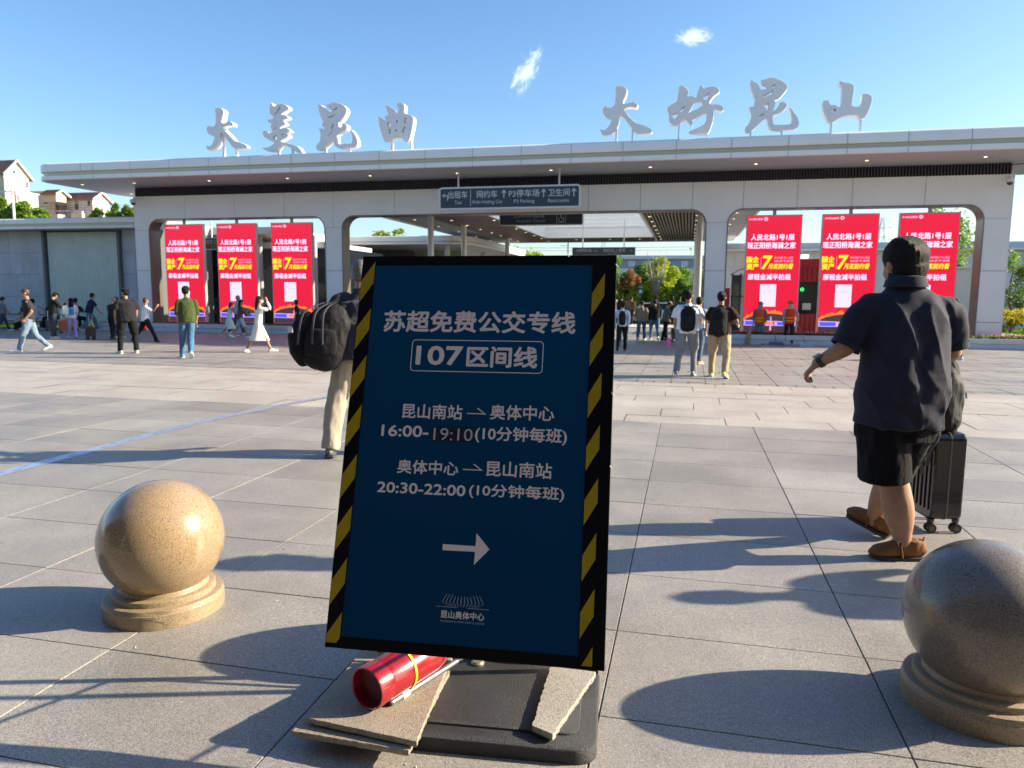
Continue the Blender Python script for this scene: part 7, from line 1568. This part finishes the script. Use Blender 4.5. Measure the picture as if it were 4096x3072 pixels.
# clogs
brn = mat('suede_brown', (.19,.080,.022), rough=.85, vary=.18, vscale=22, bump=.2, bscale=150); sol = mat('clog_sole', (.045,.03,.02), rough=.8)
def clog(A, fd, pitch, lift):
    f = V((fd[0], fd[1], 0)).normalized(); sd = V((f.y,-f.x,0)); q = Quaternion(sd, -pitch); up_ = q @ V((0,0,1)); f = q @ f
    B = V(A)
    def p(x, z): return B+f*x+up_*z
    mb = MB(); mb.tube([p(-.085,.050),p(-.075,.062),p(-.045,.066),p(0,.066),p(.045,.060),p(.09,.050),p(.135,.044),p(.165,.038),p(.180,.034)], [(.030,.040),(.040,.056),(.046,.062),(.047,.062),(.049,.056),(.053,.046),(.055,.040),(.047,.034),(.028,.024)], 20, side=tuple(sd), round_=True)
    mb.tube([p(-.03,.055),p(-.032,.115)], [(.046,.058),(.044,.056)], 18, side=tuple(sd))
    o = fused(mb, 'clog', brn, mn, voxel=.0065, smooth=2, wr=.002, wscale=24)
    s2 = MB(); pr = [(-.092,.55),(-.08,.85),(-.03,1.0),(.04,1.0),(.10,1.12),(.15,1.1),(.178,.75),(.188,.4)]; vs = []; n = len(pr)
    for z in (0,.020):
        for sg in (1,-1):
            for x, k in (pr if sg == 1 else pr[::-1]): vs.append(p(x, z)+sd*sg*.051*k)
    N = 2*n; s2.add(vs, [tuple(range(N-1,-1,-1)), tuple(range(N,2*N))]+[(i,(i+1)%N,N+(i+1)%N,N+i) for i in range(N)]).build('clog_sole', sol, o)
    MB().tube(catmull([p(.035,.02)+sd*.053, p(.045,.085)+sd*.042, p(.05,.112), p(.045,.085)-sd*.042, p(.035,.02)-sd*.053],5), [(.004,.013)]*21, 8, side=tuple(f)).build('strap', brn, o, smooth=True)
    bk = p(.047,.100)+sd*(-.040); mb = MB()
    pts = [bk+f*.014*math.cos(a)+up_*.016*math.sin(a)-sd*.004 for a in [2*math.pi*i/14 for i in range(15)]]; mb.tube(pts, .0022, 6); pts = [bk+f*.014*math.cos(a)+up_*.016*math.sin(a)+sd*.084 for a in [2*math.pi*i/14 for i in range(15)]]; mb.tube(pts, .0022, 6); mb.build('buckle', mat('buckle_brass',(.55,.45,.28),rough=.3,metal=.8), o)
    MB().tube([p(-.088,.08), p(-.098,.135)], [(.012,.004),(.011,.004)], 8, side=tuple(sd)).build('pull_tab', mat('tab_orange',(.50,.22,.05),rough=.8), o)
clog(V((.115,-.01,0)), (-1,.10,0), 0, 0)
clog(V((.135,.395,.038)), (-.55,.72,0), R(-17), 0)
# watch
wd = fdL; wc = EL.lerp(WL,.88)
w_o = empty('wristwatch', MO, R(MR), label='black smartwatch on the left wrist of the big man', category='watch')
MB().tube([wc-wd*.014, wc+wd*.014], [(.0375,.0375)]*2, 24, side=(0,1,0), caps=False).build('band', dark_m, w_o, smooth=True)
nn = wd.cross(V((0,1,0))).normalized(); nn = nn if nn.z > 0 else -nn
MB().obox(wc+nn*.038+V((0,-.008,0)), wd, V((0,1,0)), nn, .020, .022, .006).build('face', glass_dark, w_o)
# suitcase and backpack on top
# unseen person shading the paving, and a case added to shade the right ball
person(3.45, 4.66, 100, 1.72, 'person in dark clothes standing outside the right edge of the picture', top=(.05,.05,.06), sleeve='long', pose=dict(armL=(20,14,40), armR=(10,22,50)))
cs = suitcase(1.605, 5.27, 14.7+86, .37, .215, .56, (.006,.006,.007), 'black ribbed hard-shell suitcase rolling beside the big man', 1.0, .10, True)
suitcase(1.98, 3.20, 100, .40, .24, .62, (.05,.05,.07), 'dark suitcase standing outside the right edge of the picture', 1.0, .2)
bp_o = empty('backpack', (1.60,5.24,.655), R(14.7), label='soft black backpack resting on top of the ribbed suitcase', category='backpack')
mb = MB(); mb.tube(catmull([(0,.0,.0),(-.01,0,.14),(0,.0,.30),(.0,.01,.47)],4), [(.12,.10),(.135,.12),(.14,.13),(.14,.13),(.14,.13),(.138,.13),(.135,.125),(.13,.12),(.12,.115),(.11,.10),(.10,.09),(.085,.08),(.06,.06)], 20, side=(1,0,0), round_=True)
fused(mb, 'pack', cloth((.016,.016,.018), 'pack_black', rough=.6, fold=.5), bp_o, voxel=.009, smooth=2, wr=.014, wscale=9, wz=.6)
MB().tube(catmull([(-.03,0,.47),(0,0,.53),(.03,0,.47)],4), .008, 6).build('top_loop', dark_m, bp_o)
MB().tube([(.128,-.055,.24),(.132,-.058,.20)], .006, 6).build('zip_pull', steel_m, bp_o)
for (pts) in ([(-.10,-.10,.05),(-.17,-.12,-.02),(-.18,-.13,-.16),(-.15,-.12,-.28)], [(-.06,-.10,.0),(-.10,-.13,-.08),(-.13,-.12,-.22)]):
    MB().tube(catmull([V(q) for q in pts],5), [(.014,.003)]*(5*(len(pts)-1)+1), 8).build('hanging_strap', dark_m, bp_o, smooth=True)
run_jobs()
# put each thing's empty at the middle of its own footprint
bpy.context.view_layer.update()
for o in list(col.objects):
    if o.type != 'EMPTY' or o.parent or o.location.length > 1e-6 or abs(o.rotation_euler.z) > 1e-6 or not o.children: continue
    lo_, hi_ = Vector((1e9,)*3), Vector((-1e9,)*3)
    for c in o.children:
        for k in c.bound_box:
            q = c.matrix_world @ Vector(k)
            for a in range(3): lo_[a] = min(lo_[a], q[a]); hi_[a] = max(hi_[a], q[a])
    base = Vector(((lo_.x+hi_.x)/2, (lo_.y+hi_.y)/2, lo_.z))
    o.location = base
    for c in o.children: c.location = c.location-base
